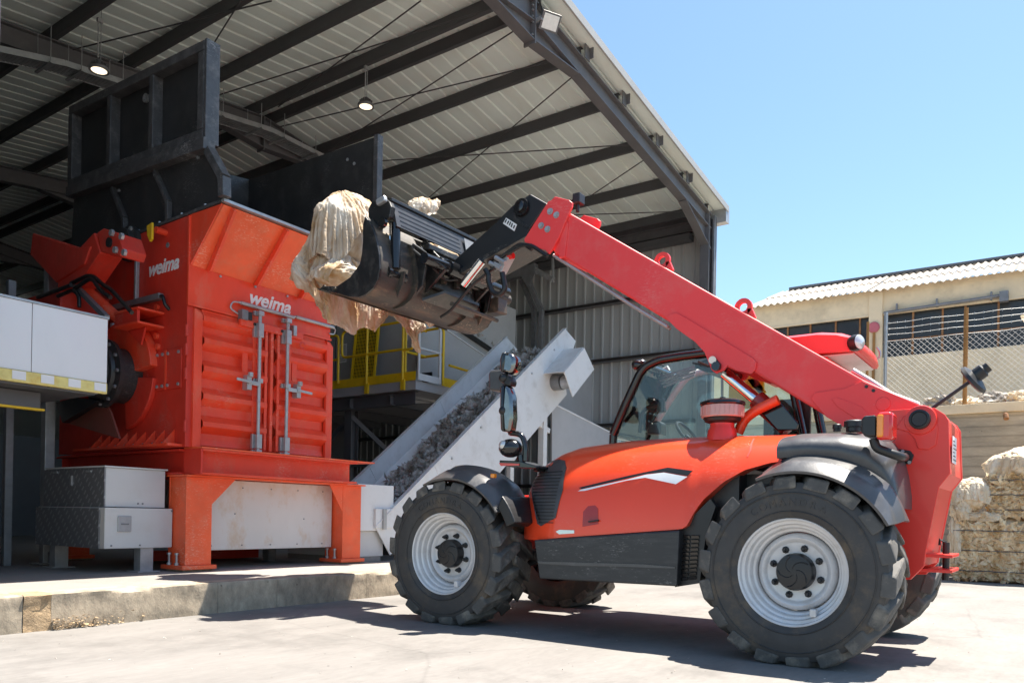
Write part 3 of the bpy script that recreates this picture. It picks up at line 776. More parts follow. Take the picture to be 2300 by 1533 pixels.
# floodlight at the apex of the open end
fl = thing('floodlight', 'square floodlight bracketed to the apex of the open shed end', 'floodlight', (9.42, 6.3, 7.95))
c0 = Vector((9.50, 6.16, 8.0)); ang = Matrix.Rotation(math.radians(-28), 4, 'Z') @ Matrix.Rotation(math.radians(38), 4, 'X')
def local_box(bb, c, R, x0, x1, y0, y1, z0, z1):
    t = B().box(x0, x1, y0, y1, z0, z1); bb.add([c + (R @ Vector(v)) for v in t.v], t.f)
bb = B(); local_box(bb, c0, ang, -0.15, 0.15, -0.03, 0.03, -0.12, 0.12)
for k in range(6): local_box(bb, c0, ang, -0.13+k*0.05, -0.12+k*0.05, 0.03, 0.06, -0.11, 0.11)
obj('housing', bb, 'darkgrey', fl, bevel=0.008)
bb = B(); local_box(bb, c0, ang, -0.12, 0.12, -0.036, -0.032, -0.095, 0.095); obj('lens_panel', bb, 'lens', fl)
bb = B(); bb.beam((9.40, 6.42, 8.0), (9.36, 6.2, 8.0), 0.03, 0.05); bb.beam((9.36, 6.2, 8.0), (9.66, 6.18, 7.98), 0.012, 0.05)
obj('bracket', bb, 'galv', fl)
bb = B(); bb.tube([(9.4, 6.42, 8.02), (9.42, 6.36, 8.2), (9.46, 6.3, 8.3), (9.5, 6.25, 8.1)], 0.012, 6); obj('cable', bb, 'hose', fl)

# ================================================================== RETAINING WALL, UPPER YARD, OLD BUILDING (right, behind)
XW = 17.2
rw = thing('retaining_wall', 'board-marked concrete retaining wall with pale cap behind the bales', 'wall', (XW, 0, 0))
bb = B(); bb.box(XW, XW+0.4, -14, 6.1, -0.1, 3.02); obj('wall', bb, 'wallconc', rw)
bb = B(); bb.box(XW-0.09, XW+0.45, -14, 6.12, 3.024, 3.20); obj('cap', bb, 'stucco', rw, bevel=0.01)
bb = B(); bb.tube([(XW-0.1, 0.95, 2.97), (XW-0.2, 0.94, 2.94), (XW-0.24, 0.93, 2.87)], 0.045, 10); obj('drain_spout', bb, 'rust', rw)
g = B(); g.box(XW+0.42, 120, -120, 60, -0.5, 3.16); obj('upper_terrace', g, 'earth', kind='structure')

# chain-link fence on the wall
XF = 17.45
fence = thing('chain_link_fence', 'chain-link fence with rusty posts standing on the retaining wall', 'fence', (XF, 0, 3.2))
for y, m, r, zt in ((3.06, 'galv', 0.035, 5.2), (1.645, 'ochre', 0.04, 5.1), (0.2, 'ochre', 0.04, 5.1), (-1.3, 'ochre', 0.04, 5.1), (3.40, 'ochre', 0.028, 5.05)):
    bb = B(); bb.cyl((XF, y, 3.16), (XF, y, zt), r, 8); obj('post', bb, m, fence)
bb = B(); z0, z1, ya, yb = 3.22, 4.58, -3.0, 3.04; P = 0.105
k = ya - (z1-z0)
while k < yb + (z1-z0):
    for sg in (1, -1):
        p = [(k, z0), (k + sg*(z1-z0), z1)]
        # clip in y
        (y0, a0), (y1, a1) = p
        def clip(y0, a0, y1, a1):
            t0, t1 = 0.0, 1.0; d = y1-y0
            for lim, s_ in ((ya, 1), (yb, -1)):
                if s_*(y0-lim) < 0 and s_*(y1-lim) < 0: return None
                t = (lim-y0)/d
                if s_*(y0-lim) < 0: t0 = max(t0, t)
                if s_*(y1-lim) < 0: t1 = min(t1, t)
            return (y0+d*t0, a0+(a1-a0)*t0, y0+d*t1, a0+(a1-a0)*t1) if t1 > t0 else None
        q = clip(y0, a0, y1, a1)
        if q: bb.tube([(XF+0.012*sg, q[0], q[1]), (XF+0.012*sg, q[2], q[3])], 0.0034, 4)
    k += P
obj('wire_mesh', bb, 'galv', fence, kind='stuff')
for z in (4.60, 4.74, 4.86, 4.98):
    bb = B(); pts = [(XF, 3.06 - i*0.4, z + 0.012*math.sin(i*2.1+z*7)) for i in range(16)]
    bb.tube(pts, 0.004, 4)
    for i in range(40): bb.box(XF-0.012, XF+0.012, 3.0-i*0.15, 3.008-i*0.15, z-0.02, z+0.02)
    obj('barbed_wire', bb, 'galv', fence)
bb = B(); bb.grid(14, 8, lambda u, v: (XF-0.03+0.03*math.sin(u*9+v*7), 0.72-u*0.42+0.05*math.sin(v*8), 4.83-0.16*v*abs(math.sin(u*7))+0.06*u))
o = obj('torn_bag', bb, 'loosefilm'); tag(o, 'torn white plastic bag caught on the barbed wire', 'plastic bag')

# loose rubbish along the wall top: countable lumps
def lump(name, c, r, m, seed, sc=(1, 1, 1), n=26, rough=0.35):
    bb = B(); rnd = Vector((seed*3.1, seed*1.7, seed*0.9))
    def fn(u, v):
        th = math.pi*v; ph = 2*math.pi*u
        d = Vector((math.sin(th)*math.cos(ph), math.sin(th)*math.sin(ph), math.cos(th)))
        k = 1 + rough*noise.noise(d*2.1+rnd) + rough*0.7*(0.5-abs(noise.noise(d*5+rnd))) + rough*0.35*noise.noise(d*12+rnd)
        return (c[0]+d.x*r*k*sc[0], c[1]+d.y*r*k*sc[1], c[2]+d.z*r*k*sc[2])
    bb.grid(n*2, n, fn)
    return obj(name, bb, m, smooth=35)
rub = [(2.05, 0.20, 'rubbish', 'pale crumpled'), (1.55, 0.14, 'loosefilm', ''), (1.2, 0.2, 'rubbish', ''), (0.75, 0.17, 'loosefilm', ''), (0.35, 0.2, 'rubbish', ''), (-0.2, 0.22, 'loosefilm', ''), (1.85, 0.12, 'loosefilm', ''), (0.95, 0.11, 'pink', '')]
names = ['crumpled pale bundle at the left end of the rubbish on the wall top', 'white plastic scrap under the round mirror on the wall top', 'brown and grey crumpled rubbish lump behind the round mirror', 'white bag lump right of the round mirror on the wall top',
         'dark mottled rubbish lump near the right edge on the wall top', 'white sheeting lump at the far right on the wall top', 'small white scrap beside the pale bundle on the wall top', 'small pink bundle among the rubbish on the wall top']
for i, (y, r, m, _) in enumerate(rub):
    o = lump('rubbish_lump', (XW+0.42+0.06*(i % 3), y, 3.22+r*0.4), r, m, i+3, (1, 1.35, 0.75), 16, 0.7)
    tag(o, names[i], 'rubbish', 'rubbish lying along the top of the wall')

# old building behind the fence
XB = 22.0
old = thing('old_building', 'weathered beige industrial building with white corrugated roof and dark window bands', 'building', (XB, 0, 3.16))
bb = B(); bb.box(XB, XB+0.3, -16, 9.8, 3.1, 5.17); obj('lower_wall', bb, 'stucco', old)
bb = B(); bb.box(XB+0.003, XB+0.3, -16, 7.3, 6.30, 6.93); obj('eaves_wall', bb, 'stucco', old)
bb = B(); bb.px([(7.0, 3.1), (7.29, 3.1), (7.29, 6.8), (7.0, 6.8)], XB+0.31, XB+8); obj('side_wall', bb, 'stucco', old)
bb = B(); bb.box(XB-0.05, XB+0.28, 3.94, 4.26, 3.1, 6.88); obj('pillar', bb, 'stucco', old)
bb = B(); bb.box(XB-0.05, XB+0.28, -3.0, -2.68, 3.1, 6.80); obj('pillar', bb, 'stucco', old)
mull = [6.9, 6.35, 5.75, 5.1, 4.5, 3.88, 3.25, 2.59, 2.1, 1.41, 0.75, 0.1, -0.55, -1.2, -1.9, -2.65]
for a, c in zip(mull[:-1], mull[1:]):
    if a < 4.5 and a > 3.9: a = 3.94
    bb = B(); bb.box(XB+0.12, XB+0.14, c+0.02, a-0.02, 5.62, 6.28); obj('window_pane', bb, 'darkglass', old)
    bb = B(); bb.box(XB+0.12, XB+0.14, c+0.02, a-0.02, 5.19, 5.58); obj('window_pane', bb, 'darkglass', old)
for i, y in enumerate(mull):
    bb = B(); bb.box(XB+0.08, XB+0.16, y-0.022, y+0.022, 5.172, 6.298); obj('mullion', bb, 'rust', old)
for (a, c) in ((7.0, 4.27), (3.93, -2.67)):
    bb = B(); bb.box(XB+0.09, XB+0.15, c, a, 5.585, 5.615); obj('transom', bb, 'rust', old)
    bb = B(); bb.box(XB-0.02, XB+0.06, c, a, 6.26, 6.30); obj('lintel_strip', bb, 'stucco', old)
bb = B(); bb.box(XB+0.5, XB+0.55, -16, 7.0, 3.1, 6.6); obj('dark_interior', bb, 'black', old)
# corrugated roof sheets, each ~1.1 m wide
XRG, ZRG, ZE = 25.2, 8.12, 6.86
prof = []
nw = 6; pw = 0.177
for k in range(nw*6+1): prof.append((k*pw/6, 0.026*math.cos(2*math.pi*k/6)))
def old_sheet(y0, part):
    a = Vector((XB-0.28, y0, ZE-0.02)); c = Vector((XRG, y0, ZRG)); m_ = a.lerp(c, 0.52)
    if part == 0: p, q = a, m_ + (c-a).normalized()*0.1
    else: p, q = m_ + Vector((0, 0, 0.02)), c + Vector((0, 0, 0.02))
    d = (q-p).normalized(); sd = d.cross(Vector((0, 0, 1))); sg = 1 if sd.y > 0 else -1
    bb = B(); bb.strip([(sg*x, z) for x, z in prof], 0.008, p, q, (0, 0, 1))
    return obj('roof_sheet', bb, 'asbestos', old, smooth=50)
for part in (0, 1):
    s0 = old_sheet(6.35, part)
    for i in range(1, 18): copy_part(s0, (0, -i*nw*pw, 0.012*((i*7) % 3-1)))
bb = B(); bb.box(XRG-0.12, XRG+0.15, -12, 7.2, ZRG+0.03, ZRG+0.10); obj('ridge_cap', bb, 'steel', old)
bb = B(); bb.px([(7.0, 6.80), (7.29, 6.80), (7.29, 6.86), (7.0, 6.86)], XB, XRG); obj('verge_wall', bb, 'stucco', old)
bb = B(); bb.cyl((XB-0.1, 3.9, 6.28), (XB-0.1, 1.35, 6.36), 0.04, 10); bb.box(XB-0.2, XB-0.02, 1.2, 1.38, 6.2, 6.44); obj('conduit', bb, 'galvdark', old)
for y in (3.6, 2.7, 1.55):
    bb = B(); bb.box(XB-0.12, XB-0.02, y-0.02, y+0.02, 6.28, 6.48); obj('conduit_clip', bb, 'galvdark', old)
bb = B(); bb.lathe([(0.001, 0.0), (0.12, 0.0), (0.14, 0.02), (0.14, 0.05)], (XB-0.13, 4.13, 5.95), (1, 0, 0), 20, caps=False)
o = obj('alarm_bell', bb, 'pink', None, smooth=40); tag(o, 'round pink disc mounted on the pillar of the beige building', 'alarm bell')
bb = B(); bb.cyl((XB-0.1, 4.12, 3.2), (XB-0.1, 4.12, 5.82), 0.035, 8); obj('rusty_downpipe', bb, 'ochre', old)

# ================================================================== FILM BALES
def bale(name, c, size, seed, label):
    t = thing(name, label, 'bale', (c[0], c[1], c[2]), 'wired bales of plastic film stacked by the wall')
    sx, sy, sz = size; bb = B(); rnd = Vector((seed*5.3, seed, 0))
    # six displaced faces
    def face(o, eu, ev, nu, nv, nrm):
        def fn(u, v):
            p = Vector(o) + Vector(eu)*u + Vector(ev)*v
            q = p*1.0 + rnd
            fold = 0.5-abs(noise.noise(q*Vector((5.5, 5.5, 5.5)).x + Vector((0, 0, q.z*4))))
            d = 0.10*fold + 0.07*(0.5-abs(noise.noise(q*11))) + 0.03*noise.noise(q*22) + 0.012*noise.noise(q*45)
            w = abs(((p.z-c[2])/sz*3) % 1 - 0.5)      # waist between the wires
            d += 0.012*math.cos(((p.z-c[2])/sz*3)*2*math.pi) * (-1)
            zf = ((p.z-c[2])/sz*3) % 1; d = d*(1 - 0.35*math.exp(-((zf-0.5)/0.07)**2)) - 0.012*math.exp(-((zf-0.5)/0.07)**2)
            e = min(1, min(u, 1-u, v, 1-v)*9); d = d*e - 0.05*(1-e)**2
            return tuple(p + Vector(nrm)*d)
        bb.grid(nu, nv, fn)
    x, y, z = c[0], c[1]-sy/2, c[2]
    X, Y, Z = (sx, 0, 0), (0, sy, 0), (0, 0, sz)
    N1 = int(sy/0.018); N2 = int(sz/0.018); N3 = int(sx/0.03)
    face((x, y, z), Y, Z, N1, N2, (-1, 0, 0)); face((x, y+sy, z), X, Z, N3, N2, (0, 1, 0)); face((x, y, z), X, Z, N3, N2, (0, -1, 0))
    face((x, y, z+sz), X, Y, N3, int(sy/0.03), (0, 0, 1)); face((x+sx, y, z), Y, Z, 20, 10, (1, 0, 0))
    fbk = obj('film_block', bb, 'bale', t, smooth=40, fix=False)
    if seed in (3, 4): collider(fbk)
    b3 = B(); rr = random.Random(seed)
    for k in range(1300):
        py_, pz_ = y + sy*rr.random(), z + sz*(0.03+0.94*rr.random()); s_ = rr.uniform(0.03, 0.10)
        zf = ((pz_-z)/sz*4) % 1
        q = Vector((x - rr.uniform(0.0, 0.06), py_, pz_)); an = rr.gauss(0, 0.9)
        t1 = Vector((rr.uniform(-0.5, 0.5), math.cos(an), math.sin(an))).normalized(); t2 = Vector((rr.uniform(-0.7, 0.7), -math.sin(an), math.cos(an))).normalized()
        a_, e_ = s_*rr.uniform(0.7, 1.5), s_*rr.uniform(0.25, 0.5); kx = Vector((-s_*0.5, 0, 0))
        b3.add([q-t1*a_, q-t1*a_*0.3+t2*e_+kx*0.4, q+t1*a_*0.5+t2*e_*0.7, q+t1*a_, q+t1*a_*0.3-t2*e_+kx, q-t1*a_*0.5-t2*e_*0.7], [(0, 1, 5), (1, 2, 4, 5), (2, 3, 4)])
    obj('film_flaps', b3, 'bale', t, kind='stuff', fix=False)
    for k in range(3):
        zz = z + sz*(k+0.5)/3*1.0; b2 = B()
        pts = [(x-0.085+0.012*noise.noise(Vector((i*0.9, k, seed))), y + sy*i/24, zz + 0.012*noise.noise(Vector((i*0.7, k*3, seed)))) for i in range(25)]
        b2.tube(pts, 0.007, 4); obj('bale_wire', b2, 'steel', t)
    return t
bale('film_bale', (14.95, 0.72, 0.02), (1.2, 1.62, 0.98), 1, 'lower wired bale of crumpled tan film on the ground behind the loader')
bale('film_bale', (14.95, -0.98, 0.02), (1.2, 1.6, 0.98), 2, 'lower wired bale of tan film reaching past the right edge of the photo')
bale('film_bale', (15.0, 0.30, 1.06), (1.15, 1.45, 0.72), 3, 'upper wired bale of brown and grey film resting on the lower bale')
bale('film_bale', (15.0, -1.2, 1.06), (1.15, 1.45, 0.74), 4, 'upper wired bale of film at the far right end of the stack')
for i, (c, r, sc, lab) in enumerate([((15.05, 1.30, 1.42), 0.27, (0.8, 1.0, 1.0), 'cream film bundle bulging at the left end of the upper bale'),
        ((14.98, 1.42, 1.20), 0.19, (0.8, 0.8, 1.3), 'hanging fold of cream film below the left bundle on the bales'),
        ((15.15, 0.62, 1.90), 0.30, (0.9, 1.5, 0.72), 'heap of cream film on top of the upper bale'),
        ((15.2, 0.02, 1.86), 0.30, (0.9, 1.5, 0.7), 'heap of pale film right of the tallest heap on the upper bale'),
        ((15.25, 0.55, 2.08), 0.16, (1, 1.4, 0.7), 'small topmost wad of cream film crowning the bales'),
        ((15.0, 1.12, 1.06), 0.15, (0.9, 2.2, 0.6), 'flattened film roll squeezed between the lower and the upper bale'),
        ((15.0, 1.50, 0.62), 0.2, (0.7, 0.6, 2.2), 'film hanging down the left end of the lower bale')]):
    rad_ = (r*sc[0]*0.9, r*sc[1]*0.9, r*sc[2]*0.9)
    o = wad('loose_film_heap', c, rad_, 20+i, 'loosefilm', 36, 0.9)
    if i in (0, 2, 3, 4):
        collider(o); over(c, 2.6*rad_[0]+0.05, 2.3*rad_[1]+0.05, rad_[2]*1.25+0.05, 31+i, o, (-0.06, 0), 52, 60, -0.25, 'loosefilm')
    else: dress(o, c, rad_, 30+i, 7, 'loosefilm', (-0.9, 0, 0.35), 0.6)
    tag(o, lab, 'plastic film', 'loose film lying on the bales')

# grit and rubble on the yard
rg = random.Random(11)
bb = B()
def chip(c, s):
    p = [Vector(c)+Vector((rg.uniform(-1, 1), rg.uniform(-1, 1), rg.uniform(0, 0.8)))*s for _ in range(4)]
    bb.add(p, [(0, 1, 2), (0, 3, 1), (1, 3, 2), (2, 3, 0)])
for k in range(420): chip((2.2+rg.random()*6.5, 0.4+rg.random()*5.7, 0.001), rg.uniform(0.003, 0.011))
o = obj('grit', bb, 'rubbish', None, kind='stuff', fix=False); tag(o, 'scattered grit and tiny scraps on the yard concrete', 'grit')
bb = B()
for k in range(260): chip((2.92+abs(rg.gauss(0, 0.25)), PY-0.012-abs(rg.gauss(0, 0.02)), abs(rg.gauss(0, 0.035))), rg.uniform(0.006, 0.022))
o = obj('rubble', bb, 'kerbpatch', None, kind='stuff', fix=False); tag(o, 'loose gravel at the foot of the kerb near the brown patch', 'gravel')
# ================================================================== SHREDDER
X0, X1, Y0, Y1 = 4.83, 6.76, 7.60, 10.3
sh = thing('shredder', 'large red industrial shredder with barred double doors and black steel hopper on top', 'shredder', (5.8, 8.8, ZP))
def bolts(name, pts, d, r=0.014, h=0.014, m='galv', par=sh):
    """hex bolt heads, each its own piece"""
    d = Vector(d); f0 = None
    for p in pts:
        p = Vector(p)
        if f0 is None:
            bb = B(); bb.cyl(p, p + d*h, r, 6); f0 = obj(name, bb, m, par); q = p
        else: copy_part(f0, p - q)
# casing: side skins (left skin visible), built as plates
bb = B(); bb.px([(Y0, 1.595), (Y1, 1.595), (Y1, 3.98), (Y0, 4.025)], X0, X0+0.03); obj('side_plate', bb, 'shreddark', sh, bevel=0.004)
bb = B(); bb.px([(Y0, 1.595), (Y1, 1.595), (Y1, 3.98), (Y0, 4.025)], X1-0.03, X1); obj('side_plate', bb, 'shreddark', sh, bevel=0.004)
bb = B(); bb.box(X0+0.032, X1-0.032, Y1-0.03, Y1, 1.6, 3.97); obj('rear_plate', bb, 'shreddark', sh)
bb = B(); bb.box(X0+0.032, X1-0.032, Y0+0.12, Y0+0.16, 1.6, 3.05); obj('inner_bulkhead', bb, 'shreddark', sh)
bb = B(); bb.box(X0+0.032, X1-0.032, Y0+0.022, Y0+0.03, 1.598, 3.49); obj('front_plate', bb, 'shred', sh)
bb = B(); bb.box(X0-0.012, X0+0.06, Y0-0.02, Y0-0.001, 1.598, 3.074); obj('front_post', bb, 'shreddark', sh)
# front post strip with bolts, upper header sheet
bb = B(); bb.box(X0-0.012, X0+0.075, Y0-0.03, Y0-0.002, 3.50, 4.02); obj('corner_strip', bb, 'shred', sh, bevel=0.004)
bb = B(); bb.box(X0-0.012, X1+0.012, Y0-0.034, Y0-0.002, 3.085, 3.50); obj('header_sheet', bb, 'shred', sh, bevel=0.005)
bb = B(); bb.box(X0-0.02, X1+0.02, Y0-0.045, Y0-0.036, 3.075, 3.10); obj('header_lip', bb, 'shred', sh)
bolts('bolt', [(X0+0.03, Y0-0.03, z) for z in (3.95, 3.80, 3.66, 3.54)] + [(X0+0.45*k+0.36, Y0-0.036, 3.47) for k in range(4)], (0, -1, 0))
# flared hopper front, cheek and ribs
YF = 7.04
bb = B(); bb.prism([(X0+0.03, Y0-0.03, 3.50), (X1, Y0-0.03, 3.50), (X1, YF, 4.03), (X0+0.01, YF, 4.03)],
                   [(X0+0.03, Y0-0.004, 3.515), (X1, Y0-0.004, 3.515), (X1, YF+0.02, 4.045), (X0+0.01, YF+0.02, 4.045)])
obj('hopper_front', bb, 'shredleg', sh)  # lighter orange colour stands in for light bounced up from the ground
bb = B(); bb.px([(Y0-0.03, 3.50), (Y0-0.002, 3.50), (Y0-0.002, 4.03), (YF, 4.03)], X0+0.004, X0+0.029); obj('hopper_cheek', bb, 'shred', sh)
bb = B(); bb.px([(Y0-0.004, 3.51), (Y0-0.004, 4.03), (YF+0.01, 4.03)], X1-0.02, X1-0.008); obj('hopper_cheek', bb, 'shred', sh)
for x in (4.98, 5.62, 6.24, 6.72):
    s_ = 0.035 if x < 5 else 0
    bb = B(); bb.prism([(x+s_, Y0-0.036, 3.49), (x+s_+0.035, Y0-0.036, 3.49), (x-s_+0.035, YF-0.004, 4.026), (x-s_, YF-0.004, 4.026)],
                       [(x+s_, Y0-0.11, 3.47), (x+s_+0.035, Y0-0.11, 3.47), (x-s_+0.035, YF-0.052, 3.985), (x-s_, YF-0.052, 3.985)])
    obj('hopper_rib', bb, 'shred', sh, bevel=0.003)
bb = B(); bb.box(X0, X1+0.02, YF-0.045, YF+0.03, 4.047, 4.075); obj('rim_strip', bb, 'galv', sh)
bb = B(); bb.beam((X0+0.02, YF, 4.06), (X0+0.02, Y1, 4.0), 0.05, 0.03); obj('rim_strip', bb, 'blackedge', sh)
bolts('bolt', [(X0+0.02, YF+0.3+0.42*k, 4.075-0.008*k) for k in range(7)], (0, 0, 1), 0.016, 0.02)
# double doors with horizontal corrugation
def door(x0, x1):
    prof = [(0.0, 0.0)]; z = 1.62; pts = []
    seq = [(1.625, 0.02)]
    for z0 in (1.70, 1.995, 2.29, 2.585, 2.88):
        seq += [(z0, -0.005), (z0+0.055, -0.005), (z0+0.125, 0.085), (z0+0.175, 0.085), (z0+0.25, -0.005)] if z0 < 2.8 else [(z0, -0.005), (z0+0.02, -0.005), (z0+0.07, 0.06), (z0+0.12, 0.06), (3.05, 0.02), (3.072, 0.02)]
    pts = [(zz, d) for zz, d in seq]
    bb = B(); n = len(pts); vs = []
    for x in (x0, x1):
        vs += [(x, Y0-d, zz) for zz, d in pts] + [(x, Y0-d+0.012, zz) for zz, d in pts]
    fs = []
    for i in range(n-1):
        fs += [(i, i+1, 2*n+i+1, 2*n+i), (n+i, 3*n+i, 3*n+i+1, n+i+1), (i, n+i, n+i+1, i+1), (2*n+i, 2*n+i+1, 3*n+i+1, 3*n+i)]
    fs += [(0, 2*n, 3*n, n), (n-1, 2*n-1, 4*n-1, 3*n-1)]
    bb.add(vs, fs)
    d = obj('door', bb, 'shred', sh)
    return d
dl = door(4.985, 5.80); dr = door(5.935, 6.70)
for x in (4.885, 6.705):
    bb = B(); bb.prism([(x, Y0-0.004, 1.6), (x+0.095, Y0-0.004, 1.6), (x+0.095, Y0-0.004, 3.07), (x, Y0-0.004, 3.07)],
                       [(x, Y0-0.05, 1.6), (x+0.09, Y0-0.062, 1.6), (x+0.09, Y0-0.062, 3.0), (x, Y0-0.05, 3.06)])
    obj('door_frame', bb, 'shred', sh, bevel=0.004)
bb = B(); bb.box(5.805, 5.925, Y0-0.02, Y0-0.004, 1.6, 3.05); obj('centre_recess', bb, 'shreddark', sh)
bb = B(); bb.box(5.845, 5.885, Y0-0.075, Y0-0.022, 1.62, 3.04); obj('centre_bar', bb, 'shred', sh, bevel=0.006)
for x in (5.765, 5.935, 5.60, 6.10):
    bb = B(); bb.box(x, x+0.035, Y0-0.078, Y0-0.062, 1.63, 3.0); obj('door_stile', bb, 'shred', sh, bevel=0.003)
for z in (1.75, 2.55, 2.30, 2.75):
    bb = B(); bb.cyl((X0-0.02, Y0-0.03, z), (X0-0.02, Y0-0.03, z+0.12), 0.018, 8); obj('hinge', bb, 'shreddark', sh)
# locking bars
for x, hx in ((5.655, -1), (6.045, 1)):
    bb = B(); bb.cyl((x, Y0-0.12, 1.60), (x, Y0-0.12, 3.19), 0.020, 12); lb = obj('locking_bar', bb, 'galv', sh, smooth=40)
    for z, hh in ((3.16, 0.05), (2.97, 0.16), (2.40, 0.05), (1.72, 0.16), (1.60, 0.05)):
        bb = B(); bb.box(x-0.035, x+0.035, Y0-0.15, Y0-0.064, z-hh/2, z+hh/2); bb.box(x-0.06, x-0.037, Y0-0.10, Y0-0.064, z-hh/2, z+hh/2)
        obj('bar_bracket', bb, 'galv', lb, bevel=0.004)
    bb = B(); bb.beam((x, Y0-0.14, 2.36), (x+hx*0.17, Y0-0.155, 2.36), 0.02, 0.045); bb.beam((x+hx*0.12, Y0-0.165, 2.365), (x+hx*0.33, Y0-0.175, 2.372 if hx < 0 else 2.352), 0.014, 0.03)
    bb.box(x+hx*0.15-0.03, x+hx*0.15+0.03, Y0-0.155, Y0-0.066, 2.28, 2.44); bb.cyl((x+hx*0.15, Y0-0.17, 2.42), (x+hx*0.15, Y0-0.17, 2.47), 0.03, 8)
    obj('bar_handle', bb, 'galv', lb, bevel=0.003)
    bb = B(); bb.box(x+hx*0.15-0.035, x+hx*0.15+0.035, Y0-0.066, Y0-0.05, 2.30, 2.72); obj('handle_plate', bb, 'shred', sh)
# door header rail with switches and grey tubes
bb = B(); bb.box(5.42, 6.30, Y0-0.095, Y0-0.05, 2.985, 3.065); obj('door_header', bb, 'shred', sh, bevel=0.006)
bolts('bolt', [(5.60, Y0-0.095, 3.03), (5.98, Y0-0.095, 3.03)], (0, -1, 0), 0.018, 0.01, 'black')
for (xa, xb, z) in ((5.43, 6.165, 3.235), (6.20, 6.785, 3.245)):
    bb = B(); bb.cyl((xa, Y0-0.075, z), (xb, Y0-0.075, z-0.004), 0.021, 10); bb.cyl((xa-0.03, Y0-0.075, z), (xa, Y0-0.075, z), 0.012, 8)
    obj('light_curtain_tube', bb, 'galv', sh, smooth=40)
bb = B(); bb.tube(round_path([(5.42, Y0-0.075, 3.235), (5.33, Y0-0.07, 3.23), (5.30, Y0-0.06, 3.15), (5.41, Y0-0.06, 3.11)], 0.06), 0.009, 6); obj('sensor_cable', bb, 'galv', sh)
bb = B(); bb.tube(round_path([(6.785, Y0-0.075, 3.24), (6.82, Y0-0.07, 3.22), (6.81, Y0-0.06, 3.16), (6.74, Y0-0.05, 3.16)], 0.03), 0.009, 6); obj('sensor_cable', bb, 'galv', sh)
bb = B(); bb.box(5.42, 5.50, Y0-0.12, Y0-0.04, 3.05, 3.16); obj('switch_box', bb, 'galvdark', sh, bevel=0.004)
bb = B(); bb.box(5.505, 5.56, Y0-0.11, Y0-0.04, 3.06, 3.15); obj('switch_box', bb, 'black', sh, bevel=0.004)
bb = B(); bb.box(6.13, 6.18, Y0-0.12, Y0-0.05, 3.01, 3.13); obj('switch_box', bb, 'galv', sh, bevel=0.004)
bb = B(); bb.tube(arc((0, 0), 0.035, 0, 300, 10), 0.008, 6)
bb.v = [(6.31+y, Y0-0.07, 2.93+z) for x, y, z in bb.v]; obj('lifting_ring', bb, 'shreddark', sh)
# lettering
def weima(par, org, face, s):
    """slanted bold lettering, letter by letter, with the slanting cuts through w, m and a"""
    x = -2.0*s
    for chx, adv in (('w', 1.30), ('e', 0.86), ('i', 0.46), ('m', 1.32), ('a', 0.9)):
        p = face @ Vector((x + adv*s*0.5, 0, 0))
        text_obj('logo_letter', chx, 'white', par, s*1.75, Vector(org)+p, face, shear=0.32, depth=0.0015, bold=0.006, sx=1.02)
        x += adv*s*0.98
ROT_X = Matrix(((0, 1, 0), (-1, 0, 0), (0, 0, 1)))       # local x -> -Y, local -y -> -X
weima(sh, Vector((5.80, Y0-0.037, 3.338)), FACE_Y, 0.125)
weima(sh, Vector((X0-0.003, 8.11, 3.565)), FACE_X, 0.125)

# ---- left side equipment
XS = X0 - 0.001
bb = B(); bb.cyl((XS, 8.02, 3.92), (XS-0.12, 8.02, 3.92), 0.035, 14); obj('lifting_pin', bb, 'shred', sh, smooth=40)
bb = B(); bb.px([(8.06, 4.0), (8.16, 3.98), (8.15, 3.88), (8.10, 3.80), (8.06, 3.82)], XS-0.14, XS-0.115); obj('pin_flag', bb, 'yellow', sh, bevel=0.004)
bb = B(); bb.lathe([(0.03, 0), (0.03, 0.006), (0.018, 0.008), (0.018, 0.002)], (XS, 7.98, 3.78), (-1, 0, 0), 14); obj('port', bb, 'galvdark', sh)
bb = B(); bb.box(XS-0.045, XS, 8.525, 8.565, 3.25, 3.76); obj('conduit', bb, 'galv', sh, bevel=0.006)
bb = B(); bb.box(XS-0.06, XS, 8.04, 9.15, 3.20, 3.265); obj('cable_trunk', bb, 'galvdark', sh, bevel=0.004)
bb = B(); bb.tube(round_path([(XS-0.03, 8.06, 3.23), (XS-0.06, 7.96, 3.22), (XS-0.05, 7.93, 3.12), (XS, 7.93, 3.08)], 0.06), 0.02, 8); obj('cable_gland', bb, 'hose', sh)
bb = B(); bb.cyl((XS-0.05, 8.98, 2.3), (XS-0.05, 8.98, 3.05), 0.03, 10); obj('conduit', bb, 'galv', sh, smooth=40)
# ram bracket: two red plates
for z in (3.05, 2.90):
    bb = B(); bb.box(XS-0.30, XS, 8.02, 8.50, z-0.012, z+0.012); obj('ram_bracket_plate', bb, 'shred', sh, bevel=0.004)
bb = B(); bb.box(XS-0.29, XS-0.26, 8.05, 8.48, 2.915, 3.035); obj('ram_bracket_web', bb, 'shreddark', sh)
bb = B(); bb.px([(8.12, 2.88), (8.46, 2.88), (8.2, 2.70)], XS-0.16, XS-0.14); obj('bracket_gusset', bb, 'shreddark', sh)
for (y, z) in ((8.15, 3.13), (8.15, 2.82), (8.12, 2.70)):
    bb = B(); bb.cyl((XS, y, z), (XS-0.03, y, z), 0.035, 12); obj('boss', bb, 'shred', sh, smooth=40)
bb = B(); bb.cyl((XS-0.2, 8.5, 2.97), (XS-0.42, 9.0, 3.42), 0.06, 14); rb = obj('ram_cylinder', bb, 'shred', sh, smooth=40)
bb = B(); bb.cyl((XS-0.42, 9.0, 3.42), (XS-0.55, 9.3, 3.68), 0.022, 10); obj('ram_rod', bb, 'chrome', rb, smooth=40)
